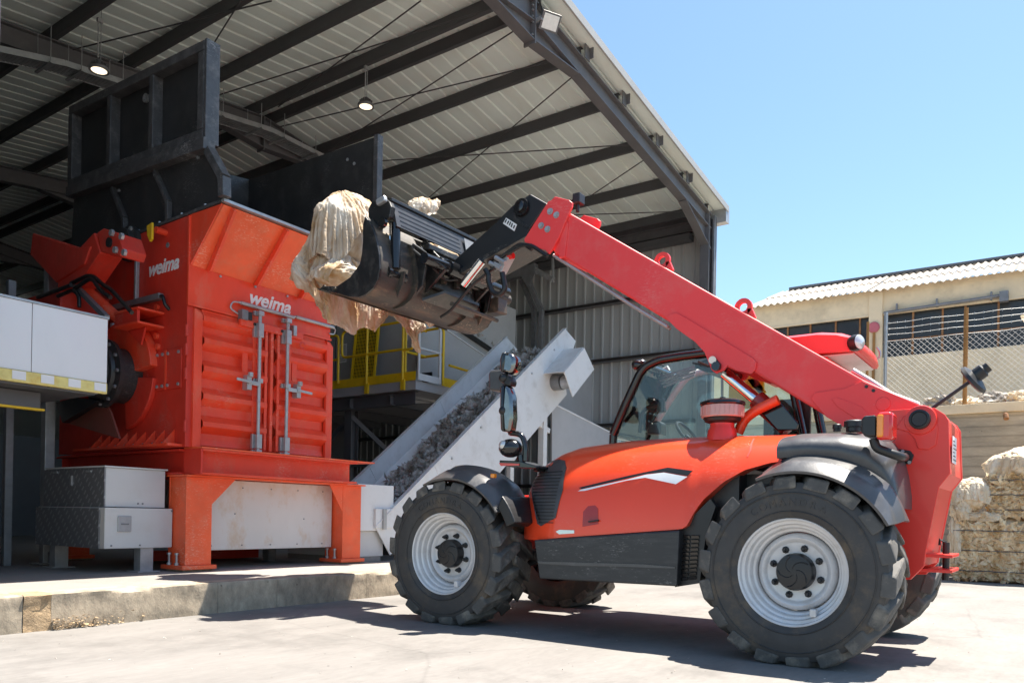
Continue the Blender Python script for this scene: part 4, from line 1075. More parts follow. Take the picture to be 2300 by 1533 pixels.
# arm: pair of box beams meeting at a bolted head
xa = XS-0.55
for nm, q, w0_, w1_ in (('arm_beam', [(4.350, 9.727, 4.064), (4.350, 8.690, 3.710), (4.350, 8.430, 3.678), (4.350, 8.552, 3.509), (4.350, 9.164, 3.412), (4.350, 9.782, 3.827)], -0.12, 0.16),
                        ('arm_beam', [(4.350, 9.168, 3.537), (4.350, 8.399, 3.823), (4.350, 8.266, 3.592), (4.350, 8.622, 3.367), (4.350, 9.160, 3.312)], -0.10, 0.14)):
    bb = B(); bb.px(q, 4.35+w0_, 4.35+w1_); obj(nm, bb, 'shreddark', sh, bevel=0.012)
bb = B(); bb.px([(4.330, 8.361, 3.814), (4.330, 8.228, 3.836), (4.330, 7.948, 3.736), (4.330, 7.849, 3.559), (4.330, 7.897, 3.486), (4.330, 8.255, 3.594)], 4.26, 4.52); hd = obj('arm_head', bb, 'shreddark', sh, bevel=0.012)
for q in [(4.260, 8.033, 3.745), (4.260, 7.844, 3.673), (4.260, 7.958, 3.558), (4.260, 7.788, 3.501)]:
    bb = B(); bb.cyl(q, (q[0]-0.03, q[1], q[2]), 0.035, 6); obj('head_bolt', bb, 'galv', hd)
bb = B(); bb.lathe([(0.05, 0), (0.05, 0.02)], Vector([(4.260, 8.091, 3.660)][0]), (-1, 0, 0), 16); obj('head_pin', bb, 'black', hd)
bb = B(); bb.lathe([(0.20, 0.0), (0.20, 0.05), (0.15, 0.06), (0.15, 0.12)], (XS, 8.70, 3.92), (-1, 0, 0), 20); obj('bearing_flange', bb, 'blackpaint', sh, smooth=40)
bolts('bolt', [(XS-0.05, 8.70+0.165*math.cos(a), 3.92+0.165*math.sin(a)) for a in (0.5, 2.1, 3.6, 5.4)], (-1, 0, 0), 0.028, 0.025)
# hoses
for k, pth in enumerate(([(160,636),(205,615),(232,640),(250,650),(296,702)], [(168,648),(206,622),(225,652),(248,668)], [(130,665),(165,650),(178,665),(178,690)], [(85,668),(120,655),(160,640)])):
    q = [Vector(onx_) for onx_ in ([[(4.250, 8.856, 3.359), (4.250, 8.435, 3.393), (4.250, 8.188, 3.238), (4.250, 8.029, 3.168), (4.250, 7.634, 2.879)], [(4.220, 8.715, 3.273), (4.220, 8.366, 3.341), (4.220, 8.190, 3.175), (4.220, 7.987, 3.073)], [(4.200, 9.040, 3.234), (4.200, 8.702, 3.256), (4.200, 8.576, 3.167), (4.200, 8.572, 3.049)], [(4.150, 9.388, 3.258), (4.150, 9.033, 3.270), (4.150, 8.647, 3.283)]][k])]
    bb = B(); bb.tube(round_path(q, 0.2, 6), 0.022, 8); obj('hydraulic_hose', bb, 'hose', sh, smooth=60)
for q in ([(65,672),(150,640)], [(10,640),(28,690)]):
    pass
# drive: red ring housing, black gearbox flange and drum
cy, cz = 8.72, 2.42
bb = B()
ring = []
for a in range(-64, 131, 8):
    ring.append((cy - 0.62*math.cos(math.radians(180-a-90+90)) if False else cy + 0.62*math.cos(math.radians(a+50)), cz + 0.62*math.sin(math.radians(a+50))))
outer = [(cy + 0.64*math.cos(math.radians(a)), cz + 0.64*math.sin(math.radians(a))) for a in range(180, 349, 8)]
def sector(a0, a1, r0, r1):
    o = [(cy - r1*math.cos(math.radians(a)), cz + r1*math.sin(math.radians(a))) for a in range(a0, a1+1, 6)]
    i = [(cy - r0*math.cos(math.radians(a)), cz + r0*math.sin(math.radians(a))) for a in range(a1, a0-1, -6)]
    return o + i
bb = B(); bb.px(sector(6, 120, 0.30, 0.62), XS-0.10, XS); obj('drive_housing', bb, 'shred', sh, bevel=0.01)
bb = B(); bb.px(sector(-84, -6, 0.30, 0.60), XS-0.06, XS); obj('drive_housing', bb, 'shreddark', sh, bevel=0.01)
bb = B(); bb.box(XS-0.02, XS, 7.66, 8.18, 2.22, 2.64); obj('cover_plate', bb, 'shreddark', sh, bevel=0.004)
bb = B(); bb.box(XS-0.028, XS-0.021, 7.93, 7.96, 2.22, 2.64); obj('plate_seam', bb, 'shred', sh)
bolts('bolt', [(XS-0.021, y, z) for y in (8.10, 8.0, 7.90, 7.70) for z in (2.60, 2.26)], (-1, 0, 0), 0.018, 0.014)
xf = XS - 0.30
bb = B(); bb.lathe([(0.30, 0.3), (0.31, 0.06), (0.375, 0.05), (0.38, 0.0), (0.30, -0.012), (0.29, -0.05), (0.25, -0.06), (0.245, -0.30), (0.20, -0.33), (0.16, -0.34), (0.15, -0.55)], (xf, cy, cz), (1, 0, 0), 40)
gb = obj('gearbox_drum', bb, 'blackpaint', sh, smooth=35)
for a in range(0, 360, 30):
    c_, s_ = math.cos(math.radians(a)), math.sin(math.radians(a))
    bb = B(); bb.cyl((xf-0.005, cy+0.34*c_, cz+0.34*s_), (xf-0.03, cy+0.34*c_, cz+0.34*s_), 0.02, 6); obj('flange_bolt', bb, 'galvdark', gb)
bb = B()
for (y, z) in ((8.86, 2.48), (8.82, 2.44), (8.74, 2.42)): bb.cyl((xf-0.33, y, z), (xf-0.40, y-0.03, z-0.01), 0.022, 8)
obj('hydraulic_fitting', bb, 'galv', gb)
# teeth along the foot of the casing
for i in range(9):
    y = 7.78 + i*0.185
    bb = B(); bb.px([(y, 1.63), (y+0.145, 1.63), (y, 1.80)], XS-0.16, XS-0.15 if False else XS-0.012)
    bb = B(); bb.prism([(XS-0.14, y+0.004, 1.63), (XS-0.002, y+0.004, 1.63), (XS-0.002, y+0.004, 1.79)], [(XS-0.14, y+0.018, 1.63), (XS-0.002, y+0.018, 1.63), (XS-0.002, y+0.018, 1.79)])
    bb.px([(y+0.018, 1.632), (y+0.15, 1.632), (y+0.018, 1.76)], XS-0.012, XS-0.002)
    obj('gusset', bb, 'shred', sh)
bolts('bolt', [(XS-0.08, 7.87 + i*0.185, 1.628) for i in range(9)], (0, 0, 1), 0.02, 0.02)
bb = B(); bb.box(XS-0.17, XS-0.002, 7.64, 9.6, 1.60, 1.626); obj('foot_flange', bb, 'shred', sh)
# guard plate below the drum
q = [(4.600, 9.652, 1.937), (4.600, 8.780, 2.148), (4.600, 8.625, 1.995), (4.600, 8.431, 1.692)]
bb = B(); bb.px(q, 4.58, 4.60); obj('chute_plate', bb, 'chuteplate', sh)
q = [(4.500, 9.586, 2.145), (4.500, 9.128, 2.174), (4.500, 8.626, 2.104), (4.500, 9.421, 1.904)]
bb = B(); bb.px(q, 4.45, 4.52); obj('chute_bracket', bb, 'black', sh)
bb = B(); bb.box(4.25, 4.80, 9.1, 10.9, 2.55, 3.35); obj('ram_box', bb, 'shreddark', sh, bevel=0.02)
bb = B(); bb.cyl((4.52, 8.72, 3.92), (X0, 8.72, 3.92), 0.075, 16); obj('arm_shaft', bb, 'blackpaint', sh, smooth=40)

# base frame
def hb(name, a, c, w=0.30, h=0.27, m='shred'):
    bb = B(); bb.ibeam(a, c, w, h, 0.022, 0.018); return obj(name, bb, m, sh, bevel=0.003)
hb('base_beam', (4.92, 7.56, 1.445), (7.12, 7.56, 1.445), 0.30, 0.27)
bb = B(); bb.box(4.90, 7.42, 7.40, 7.72, 1.582, 1.598); obj('base_flange', bb, 'shredleg', sh)
bb = B(); bb.box(4.896, 4.918, 7.41, 7.712, 1.311, 1.580); obj('end_plate', bb, 'shreddark', sh)
hb('base_beam', (4.98, 7.714, 1.445), (4.98, 10.3, 1.445), 0.28, 0.27, 'shreddark')
hb('base_beam', (6.62, 7.74, 1.445), (6.62, 10.3, 1.445), 0.28, 0.27, 'shreddark')
hb('base_beam', (4.92, 10.4, 1.445), (7.12, 10.4, 1.445), 0.30, 0.27, 'shreddark')
# legs
def leg(x0, x1, y, side):
    L = sub('leg', sh)
    bb = B(); bb.box(x0, x1, y, y+0.022, 0.345, 1.286); bb.box(x0, x1, y+0.30, y+0.322, 0.345, 1.286)
    bb.box((x0+x1)/2-0.012, (x0+x1)/2+0.012, y+0.0225, y+0.2995, 0.345, 1.286)
    obj('leg_column', bb, 'shredleg', L, bevel=0.003)
    bb = B(); bb.box(x0+0.004, x0+0.018, y+0.0225, y+0.2995, 0.345, 1.286); obj('leg_side', bb, 'shredleg', L)
    bb = B(); bb.pz([(x0-0.06, y-0.05), (x1+0.03, y-0.05), (x1+0.06, y-0.02), (x1+0.06, y+0.36), (x0-0.06, y+0.36)], 0.30, 0.344)
    obj('base_plate', bb, 'shredleg', L, bevel=0.004)
    bb = B(); bb.box(x0-0.02, x1+0.02, y, y+0.32, 0.279, 0.30); obj('grout_pad', bb, 'kerb', L)
    for yy in (y+0.10, y+0.24):
        for xx in (x0-0.035,):
            bb = B(); bb.cyl((xx, yy, 0.345), (xx, yy, 0.47), 0.012, 8); bb.cyl((xx, yy, 0.345), (xx, yy, 0.37), 0.024, 6); bb.cyl((xx, yy, 0.455), (xx, yy, 0.475), 0.022, 6)
            obj('anchor_bolt', bb, 'galv', L)
    # knee gusset plate under the beam
    if side > 0: q = [(x1+0.001, 1.286), (x1+0.30, 1.286), (x1+0.001, 1.0)]
    else: q = [(x0-0.001, 1.286), (x0-0.22, 1.286), (x0-0.001, 0.95)]
    bb = B(); bb.py(q, y+0.004, y+0.018); obj('knee_plate', bb, 'shredleg', L)
leg(4.87, 5.18, 7.62, 1); leg(7.08, 7.40, 7.62, -1); leg(4.87, 5.18, 10.2, 1); leg(7.08, 7.40, 10.2, -1)
bb = B(); bb.box(4.84, 7.42, 7.56, 7.94, 1.288, 1.306); obj('cap_plate', bb, 'shredleg', sh)
# grey discharge housing between the legs
dh = thing('discharge_housing', 'grey sheet-metal housing with rust stains between the red shredder legs', 'housing', (6.2, 8.6, 0.49))
bb = B(); bb.box(5.19, 7.06, 7.80, 9.6, 0.49, 1.28); obj('panel', bb, 'rustpanel', dh, bevel=0.004)
bolts('rivet', [(5.3+0.4*k, 7.80, z) for k in range(5) for z in (0.54, 1.2)] + [(6.6, 7.8, 0.85), (5.6, 7.8, 0.9)], (0, -1, 0), 0.009, 0.006, 'galvdark', dh)
for x in (5.5, 6.7):
    bb = B(); bb.box(x, x+0.12, 8.6, 8.72, ZP+0.001, 0.489); obj('foot', bb, 'galvdark', dh)
bb = B(); bb.box(5.4, 7.0, 9.2, 9.4, ZP+0.02, 0.42); obj('cross_member', bb, 'shreddark', dh)

# black hopper plates
bb = B(); bb.px([(7.31, 4.75), (10.1, 4.86), (10.1, 5.84), (7.31, 5.74)], 4.90, 4.93); hp = obj('hopper_side_panel', bb, 'blackpaint', sh)
def frame_bar(a, c, w=0.10, d=0.12):
    bb = B(); a, c = Vector(a), Vector(c); bb.beam(a, c, d, w, up=(0, 0, 1) if abs((c-a).normalized().z) < 0.8 else (0, 1, 0)); return obj('hopper_frame', bb, 'blackedge', sh, bevel=0.006)
xf_ = 4.84
frame_bar((xf_, 7.31, 5.70), (xf_, 10.1, 5.80)); frame_bar((xf_, 7.31, 4.79), (xf_, 10.1, 4.90))
frame_bar((xf_, 7.36, 4.845), (xf_, 7.36, 5.645)); frame_bar((xf_, 8.28, 4.875), (xf_, 8.28, 5.68), 0.08); frame_bar((xf_, 9.16, 4.91), (xf_, 9.16, 5.71), 0.08); frame_bar((xf_, 10.06, 4.95), (xf_, 10.06, 5.745))
bb = B(); bb.box(4.78, 4.94, 7.262, 7.302, 4.70, 5.755); obj('hopper_end_post', bb, 'blackedge', sh, bevel=0.006)
frame_bar((xf_-0.01, 7.26, 4.68), (xf_-0.01, 10.1, 4.80), 0.12, 0.14)
# sloping lower skirt leaning inwards below the panel
bb = B(); bb.prism([(4.86, 7.26, 4.66), (4.86, 10.1, 4.74), (4.88, 10.2, 4.0), (4.88, 7.04, 4.09)], [(4.90, 7.26, 4.66), (4.90, 10.1, 4.74), (4.92, 10.2, 4.0), (4.92, 7.04, 4.09)])
obj('hopper_skirt', bb, 'blackpaint', sh)
frame_bar((4.83, 7.26, 4.62), (4.83, 7.00, 4.28), 0.09, 0.10); frame_bar((4.83, 7.00, 4.28), (4.83, 6.99, 4.08), 0.09, 0.10)
for y in (8.28, 9.16):
    frame_bar((4.845, y, 4.66), (4.845, y-0.27, 4.26), 0.05, 0.06); frame_bar((4.845, y-0.27, 4.26), (4.845, y-0.28, 4.06), 0.05, 0.06)
bb = B(); bb.lathe([(0.05, 0), (0.05, 0.03), (0.03, 0.03), (0.03, 0.0)], (4.895, 8.55, 5.55), (-1, 0, 0), 16); obj('ring', bb, 'galv', sh)
for y in (8.25, 9.0, 7.45):
    bb = B(); bb.cyl((4.84, y, 4.60), (4.815, y, 4.59), 0.016, 8); obj('bolt', bb, 'galvdark', sh)
# right and rear black plates
bb = B(); bb.px([(6.86, 4.08), (9.29, 4.08), (9.29, 5.48), (6.86, 5.44)], 6.78, 6.81); obj('hopper_side_panel', bb, 'blackpaint', sh)
bb = B(); bb.box(6.75, 6.84, 6.78, 6.85, 4.08, 5.45); obj('hopper_end_post', bb, 'blackedge', sh, bevel=0.006)
bb = B(); bb.py([(4.95, 4.06), (6.775, 4.06), (6.775, 5.48), (6.2, 5.40), (4.95, 5.20)], 9.26, 9.29); obj('hopper_rear_panel', bb, 'blackpaint', sh)
bolts('bolt', [(6.779, 7.2, 5.2), (6.779, 7.5, 4.75), (6.779, 7.32, 5.28)], (-1, 0, 0), 0.02, 0.012)

# ================================================================== DIAMOND-PLATE UNIT beside the shredder
ht = thing('machinery_box', 'grey two-tier metal box with diamond-plate side beside the red leg', 'machinery box', (4.5, 8.4, ZP))
bb = B(); bb.box(4.16, 4.80, 7.90, 9.15, 0.95, 1.345); obj('upper_box', bb, 'greybox', ht, bevel=0.006)
bb = B(); bb.box(4.145, 4.157, 7.90, 9.16, 0.945, 1.34); obj('tread_plate', bb, 'tread', ht)
bb = B(); bb.box(4.13, 4.86, 7.85, 9.25, 0.53, 0.943); obj('lower_box', bb, 'greybox', ht, bevel=0.006)
bb = B(); bb.box(4.112, 4.127, 7.93, 9.26, 0.53, 0.935); obj('tread_plate', bb, 'tread', ht)
bb = B(); bb.box(4.14, 4.82, 7.885, 9.16, 1.347, 1.362); obj('lid', bb, 'greybox', ht)
bb = B(); bb.box(4.26, 4.40, 7.835, 7.849, 0.70, 0.86); cov = obj('inspection_cover', bb, 'galv', ht, bevel=0.004)
bb = B(); bb.box(4.29, 4.37, 7.829, 7.834, 0.77, 0.785); obj('cover_plate', bb, 'galvdark', cov)
for y in (8.15, 8.85):
    bb = B(); bb.box(4.135, 4.15, y, y+0.10, 1.30, 1.32); obj('hinge', bb, 'galv', ht)
bb = B(); bb.box(4.13, 4.143, 8.53, 8.56, 1.17, 1.27); obj('latch', bb, 'galv', ht)
for (x, y) in ((4.52, 7.87), (4.2, 9.0)):
    bb = B(); bb.box(x, x+0.14, y, y+0.12, ZP+0.012, 0.528); bb.box(x-0.05, x+0.19, y-0.05, y+0.17, ZP+0.001, ZP+0.012); obj('foot', bb, 'galv', ht)
bolts('rivet', [(4.85-0.0, 7.849, 0.92), (4.2, 7.849, 0.56), (4.5, 7.849, 0.56), (4.5, 7.899, 0.99), (4.55, 7.899, 0.99)], (0, -1, 0), 0.01, 0.006, 'galvdark', ht)

# ================================================================== GALVANISED ENCLOSURE at the far left
ge = thing('sheet_enclosure', 'silvery sheet-metal enclosure on steel posts with yellow and white taped lower edge', 'enclosure', (3.4, 8.3, ZP))
ZB, ZT = 2.06, 2.80
for (xa, xb) in ((2.5, 3.40), (3.406, 4.10)):
    bb = B(); bb.box(xa, xb, 7.80, 7.83, ZB+0.11, ZT); obj('sheet_panel', bb, 'alu', ge, bevel=0.003)
bb = B(); bb.box(4.07, 4.10, 7.832, 8.9, ZB+0.02, ZT-0.002); obj('sheet_panel', bb, 'alu', ge)
bb = B(); bb.box(2.5, 4.11, 7.79, 7.85, ZT+0.002, ZT+0.022); obj('top_edge', bb, 'galv', ge)
bb = B(); bb.box(2.5, 4.102, 7.786, 7.828, ZB, ZB+0.108); tp = obj('edge_cushion', bb, 'paleyellow', ge, bevel=0.01)
x = 4.085
k = 0
while x > 2.65:
    w = 0.115
    bb = B(); bb.box(x-w, x, 7.780, 7.7855, ZB+0.022, ZB+0.10); obj('white_stripe', bb, 'white', ge); x -= 0.245; k += 1
bb = B(); bb.box(2.5, 4.0, 7.83, 8.9, ZB-0.02, ZB-0.002); obj('underside', bb, 'darkgrey', ge)
bb = B(); bb.box(2.5, 3.66, 8.1, 8.16, 1.86, 1.88); obj('yellow_edge', bb, 'yellow', ge)
bb = B(); bb.box(2.5, 3.62, 8.1, 8.2, 1.882, 2.03); obj('under_beam', bb, 'darkgrey', ge)
for (x, y) in ((4.35, 9.6),):
    bb = B(); bb.box(x, x+0.11, y, y+0.11, ZP+0.02, 3.75); bb.box(x-0.07, x+0.18, y-0.07, y+0.18, ZP+0.001, ZP+0.02); obj('post', bb, 'galv', ge, bevel=0.006)
bb = B(); bb.box(3.94, 4.02, 9.6, 9.68, ZP, 3.44); obj('post', bb, 'galvdark', ge, bevel=0.006)
bb = B(); bb.beam((4.42, 9.58, 3.72), (4.12, 7.86, 2.83), 0.05, 0.05); obj('brace', bb, 'galvdark', ge)
bb = B(); bb.px([(9.6, 0.42), (9.6, ZP+0.02), (9.5, ZP+0.02)], 4.40, 4.42); obj('foot_gusset', bb, 'galvdark', ge)
bb = B(); bb.box(4.12, 4.4, 8.5, 9.1, 2.2, 2.62); obj('motor', bb, 'blackpaint', ge, bevel=0.03)
# things in the dark bay behind it
bb = B(); bb.box(4.9, 4.96, 14.0, 14.06, ZP, 2.2); o = obj('guard_post', bb, 'galv'); tag(o, 'thin pale upright post in the dark bay at the far left', 'post')
bb = B(); bb.box(6.5, 11, 20, 23, ZP, 2.6); bb.box(7, 8.2, 19.5, 20, ZP, 1.8); o = obj('dark_machine', bb, 'darkgrey'); tag(o, 'dark machine hidden deep in the shed behind the shredder', 'machine')
# ================================================================== BELT CONVEYOR
cv = thing('belt_conveyor', 'pale grey inclined belt conveyor carrying shredded film up out of a grey box', 'conveyor', (8, 8.3, ZP))
CA = Vector((8.05, 0, 1.0)); CT = Vector((12.57, 0, 4.43)); du = (CT-CA).normalized(); nu_ = Vector((-du.z, 0, du.x))
YN, YFAR = 7.70, 9.02
def P(s, h, y): q = CA + du*s + nu_*h; return (q.x, y, q.z)
LEN = (CT-CA).length
def wall(y0, y1, h0, h1, s0, s1, tip=0.3, name='side_wall'):
    pts = [P(s0, h0, 0), P(s1-tip*0.2, h0, 0), P(s1+0.25, (h0+h1)*0.35, 0), P(s1, h1, 0), P(s0, h1, 0)]
    bb = B(); bb.py([(p[0], p[2]) for p in pts], y0, y1); return obj(name, bb, 'palegrey', cv, bevel=0.004)
segs = [(-0.4, 1.1), (1.104, 3.2), (3.204, LEN)]
for a, c in segs:
    for (y0, y1) in ((YN-0.02, YN), (YFAR, YFAR+0.02)):
        last = c == LEN
        h0 = -1.02 if y0 < 8 else -0.75
        if a < 0: h0 = -0.5
        pts = [P(a, h0, 0), P(c, h0, 0), P(c, 0, 0), P(a, 0, 0)] if not last else [P(a, h0, 0), P(c-0.65, h0, 0), P(c-0.55, -0.72, 0), P(c+0.22, -0.36, 0), P(c, 0, 0), P(a, 0, 0)]
        if last and y0 > 8: pts = [P(a, h0, 0), P(c-0.2, h0, 0), P(c+0.2, -0.36, 0), P(c, 0, 0), P(a, 0, 0)]
        bb = B(); bb.py([(p[0], p[2]) for p in pts], y0, y1); obj('side_wall', bb, 'palegrey', cv, bevel=0.004)
for (y0, y1) in ((YN-0.05, YN+0.03), (YFAR-0.03, YFAR+0.05)):
    bb = B(); bb.prism([P(-0.4, 0.002, y0), P(LEN, 0.002, y0), P(LEN, 0.002, y1), P(-0.4, 0.002, y1)], [P(-0.4, 0.016, y0), P(LEN, 0.016, y0), P(LEN, 0.016, y1), P(-0.4, 0.016, y1)])
    obj('wall_flange', bb, 'palegrey', cv)
# inner lower sheet and the belt
bb = B(); bb.prism([P(-0.4, -0.50, YN+0.004), P(LEN, -0.50, YN+0.004), P(LEN, -0.50, YFAR-0.004), P(-0.4, -0.50, YFAR-0.004)], [P(-0.4, -0.47, YN+0.004), P(LEN, -0.47, YN+0.004), P(LEN, -0.47, YFAR-0.004), P(-0.4, -0.47, YFAR-0.004)])
obj('belt', bb, 'black', cv)
bb = B(); bb.prism([P(-0.4, -0.46, YFAR-0.25), P(LEN-0.1, -0.46, YFAR-0.25), P(LEN-0.1, -0.30, YFAR-0.004), P(-0.4, -0.30, YFAR-0.004)], [P(-0.4, -0.44, YFAR-0.25), P(LEN-0.1, -0.44, YFAR-0.25), P(LEN-0.1, -0.27, YFAR-0.006), P(-0.4, -0.27, YFAR-0.006)])
obj('inner_skirt', bb, 'palegrey', cv)
for s in (0.6, 1.5, 2.4, 3.3, 4.2, 5.1):
    bb = B(); q = P(s, -0.14, YN-0.02); bb.cyl(q, (q[0], q[1]-0.012, q[2]), 0.02, 8); obj('bolt', bb, 'galv', cv)
# head motor hood on the near side
h0, h1 = 7.24, YN-0.022
fr = [(12.12, 3.56), (12.95, 4.16), (13.36, 4.25), (13.74, 3.90), (12.98, 3.25), (12.68, 3.64)]
fr = [(p[0], p[2]) for p in [(11.851, 7.240, 3.474), (12.534, 7.240, 4.022), (12.912, 7.240, 3.694), (12.155, 7.240, 3.079)]]
bb = B(); bb.py(fr, h0, h0+0.02); obj('motor_hood', bb, 'palegrey', cv, bevel=0.004)
a0, a1, a2, a3 = fr
bb = B(); bb.prism([(a0[0], h0+0.021, a0[1]), (a1[0], h0+0.021, a1[1]), (a1[0], h1, a1[1]), (a0[0], h1, a0[1])], [(a0[0], h0+0.021, a0[1]+0.015), (a1[0], h0+0.021, a1[1]+0.015), (a1[0], h1, a1[1]+0.015), (a0[0], h1, a0[1]+0.015)])
obj('motor_hood', bb, 'palegrey', cv)
bb = B(); bb.prism([(a1[0], h0+0.021, a1[1]), (a2[0], h0+0.021, a2[1]), (a2[0], h1, a2[1]), (a1[0], h1, a1[1])], [(a1[0]+0.02, h0+0.021, a1[1]), (a2[0]+0.02, h0+0.021, a2[1]), (a2[0]+0.02, h1, a2[1]), (a1[0]+0.02, h1, a1[1])])
obj('motor_hood', bb, 'palegrey', cv)
mc = Vector([(12.191, 7.500, 3.359)][0])
bb = B(); bb.lathe([(0.02, -0.02), (0.07, -0.02), (0.075, 0), (0.11, 0.0), (0.12, 0.02), (0.12, 0.2)], (mc.x, 7.27, mc.z), (0, 1, 0), 24); mo = obj('motor', bb, 'galv', cv, smooth=40)
bb = B()
for k in range(12): bb.beam((mc.x, 7.245, mc.z), (mc.x+0.1*math.cos(k*math.pi/6), 7.245, mc.z+0.1*math.sin(k*math.pi/6)), 0.006, 0.006, up=(0, 1, 0))
obj('fan_grille', bb, 'darkgrey', mo)
bb = B(); bb.lathe([(0.15, 0), (0.15, 0.18)], (mc.x+0.02, 7.5, mc.z+0.02), (0, 1, 0), 20); obj('gearbox', bb, 'galvdark', cv, smooth=40)
# support frame beneath the head
pf = [(12.049, 7.750, 2.827), (12.091, 7.750, 1.581)]
xa = pf[0][0]
bb = B(); bb.box(xa-0.06, xa+0.06, 7.74, 7.86, ZP, pf[0][2]+0.02); obj('support_leg', bb, 'palegrey', cv, bevel=0.005)
bb = B(); bb.box(xa-0.06, xa+0.06, 8.84, 8.96, ZP, pf[0][2]+0.02); obj('support_leg', bb, 'palegrey', cv, bevel=0.005)
for q in ([(11.286, 7.800, 2.315), (12.082, 7.800, 2.834)], [(11.664, 7.800, 2.666), (12.244, 7.800, 2.503)], [(11.097, 7.800, 1.916), (11.765, 7.800, 2.638)]):
    bb = B(); bb.beam(q[0], q[1], 0.07, 0.09); obj('brace', bb, 'palegrey', cv, bevel=0.004)
bb = B(); bb.box(11.0, 11.1, 7.76, 7.84, ZP, 2.1); obj('support_leg', bb, 'palegrey', cv)
bb = B(); bb.box(9.7, 11.0, 7.76, 7.84, 1.05, 1.13); obj('cross_rail', bb, 'palegrey', cv)
# take-in box at the foot
bx = [(7.170, 7.600, 1.317), (8.086, 7.600, 1.315)]
bb = B(); bb.box(7.42, 8.10, 7.70, 9.1, 0.70, 1.325); obj('foot_box', bb, 'palegrey', cv, bevel=0.006)
bb = B(); bb.box(7.42, 7.96, 7.75, 9.1, 0.35, 0.698); obj('foot_box', bb, 'greybox', cv, bevel=0.006)
bb = B(); bb.box(7.72, 8.06, 7.66, 7.698, 0.74, 1.0); obj('access_flap', bb, 'palegrey', cv, bevel=0.004)
bb = B(); bb.box(7.84, 7.90, 7.63, 7.659, 0.72, 1.0); obj('flap_rail', bb, 'galv', cv)
bb = B(); bb.box(7.42, 7.9, 7.74, 9.1, ZP+0.001, 0.348); obj('plinth_block', bb, 'slab', cv)

# shredded film heaped along the belt: uncountable scraps in one object
bb = B(); rnd = random.Random(5)
def scrap(c, s):
    ax = Vector((rnd.uniform(-1, 1), rnd.uniform(-1, 1), rnd.uniform(-0.3, 1))).normalized()
    t = ax.orthogonal().normalized(); t.rotate(Matrix.Rotation(rnd.uniform(0, 6.28), 3, ax)); w = ax.cross(t)
    a, e = s*rnd.uniform(0.6, 1.4), s*rnd.uniform(0.25, 0.6)
    k = rnd.uniform(-0.4, 0.4)*s
    p = [c - t*a, c - t*a*0.3 + w*e + ax*k, c + t*a*0.4 + w*e*0.8 - ax*k, c + t*a + ax*k*0.8, c + t*a*0.3 - w*e - ax*k, c - t*a*0.4 - w*e*0.7 + ax*k]
    bb.add(p, [(0, 1, 5), (1, 2, 4, 5), (2, 3, 4)])
for i in range(10000):
    s = rnd.uniform(0.05, LEN-0.3)
    y = YN + 0.12 + (YFAR-YN-0.35)*rnd.random()
    clump = 0.5 + 0.5*noise.noise(Vector((s*1.7, y*1.1, 3))) + 0.25*noise.noise(Vector((s*5, y*4, 8)))
    hh = max(0.05, 0.52*clump)*(1 - 0.5*abs((y-(YN+YFAR)/2)/0.66)**2)
    q = Vector(P(s, -0.46 + hh*rnd.random()**0.4, y))
    scrap(q, 0.028 + 0.10*rnd.random()**2.2)
o = obj('shredded_film', bb, 'shreds', None, kind='stuff', fix=False); tag(o, 'grey shredded plastic film heaped along the conveyor belt', 'plastic scraps')

# chute / receiving hopper to the right of the conveyor head
ch = thing('receiving_chute', 'grey sheet-metal receiving chute below the motor hood of the conveyor', 'chute', (13.6, 8.5, ZP))
q = [(12.586, 7.950, 3.071), (15.413, 7.950, 2.660), (15.434, 7.950, 2.130), (12.624, 7.950, 1.944)]
bb = B(); bb.py([(p[0], p[2]) for p in q], 7.95, 7.98); obj('front_panel', bb, 'midgrey', ch)
q = [(14.992, 9.300, 3.718), (16.574, 9.300, 4.790), (16.668, 9.300, 3.440), (17.903, 9.300, 3.090), (17.915, 9.300, 2.776), (15.013, 9.300, 3.126)]
bb = B(); bb.py([(p[0], p[2]) for p in q], 9.3, 9.33); obj('rear_panel', bb, 'midgrey', ch)
q1 = [(12.601, 7.960, 3.073), (14.958, 7.960, 2.742)]; q2 = [(15.876, 9.290, 3.222), (17.762, 9.290, 3.120)]
bb = B(); bb.beam(q1[0], q1[1], 0.04, 0.03); obj('rim', bb, 'palegrey', ch)
bb = B(); bb.beam([(16.590, 9.280, 4.578)][0], [(16.632, 9.280, 3.434)][0], 0.05, 0.03, up=(0, 1, 0)); obj('rim', bb, 'palegrey', ch)
bb = B(); bb.box(13.2, 13.3, 8.0, 8.1, ZP, 1.5); bb.box(15, 15.1, 8.0, 8.1, ZP, 1.5); obj('support_leg', bb, 'palegrey', ch)
# ================================================================== PLATFORM WITH YELLOW RAILS AND SORTING CABIN
XP = 11.0; YP = 9.95
pz = 3.43
pl = thing('access_platform', 'steel platform with yellow railings and a grey gate behind the conveyor', 'platform', (12, 11, ZP))
bb = B(); bb.box(XP, XP+3.0, YP, 14.5, pz-0.17, pz); obj('deck', bb, 'midgrey', pl, bevel=0.004)
bb = B(); bb.box(XP-0.012, XP-0.002, YP, 14.5, pz+0.003, pz+0.17); obj('toe_board', bb, 'yellow', pl)
bb = B(); bb.box(XP+0.75, XP+3.0, YP-0.012, YP-0.002, pz+0.003, pz+0.17); obj('toe_board', bb, 'yellow', pl)
def rail(pts, r=0.026, rad=0.12, m='yellow', name='handrail'):
    bb = B(); bb.tube(round_path(pts, rad, 5), r, 8); return obj(name, bb, m, pl, smooth=60)
xr = XP-0.04
Ht = pz+1.12; Hm = pz+0.6
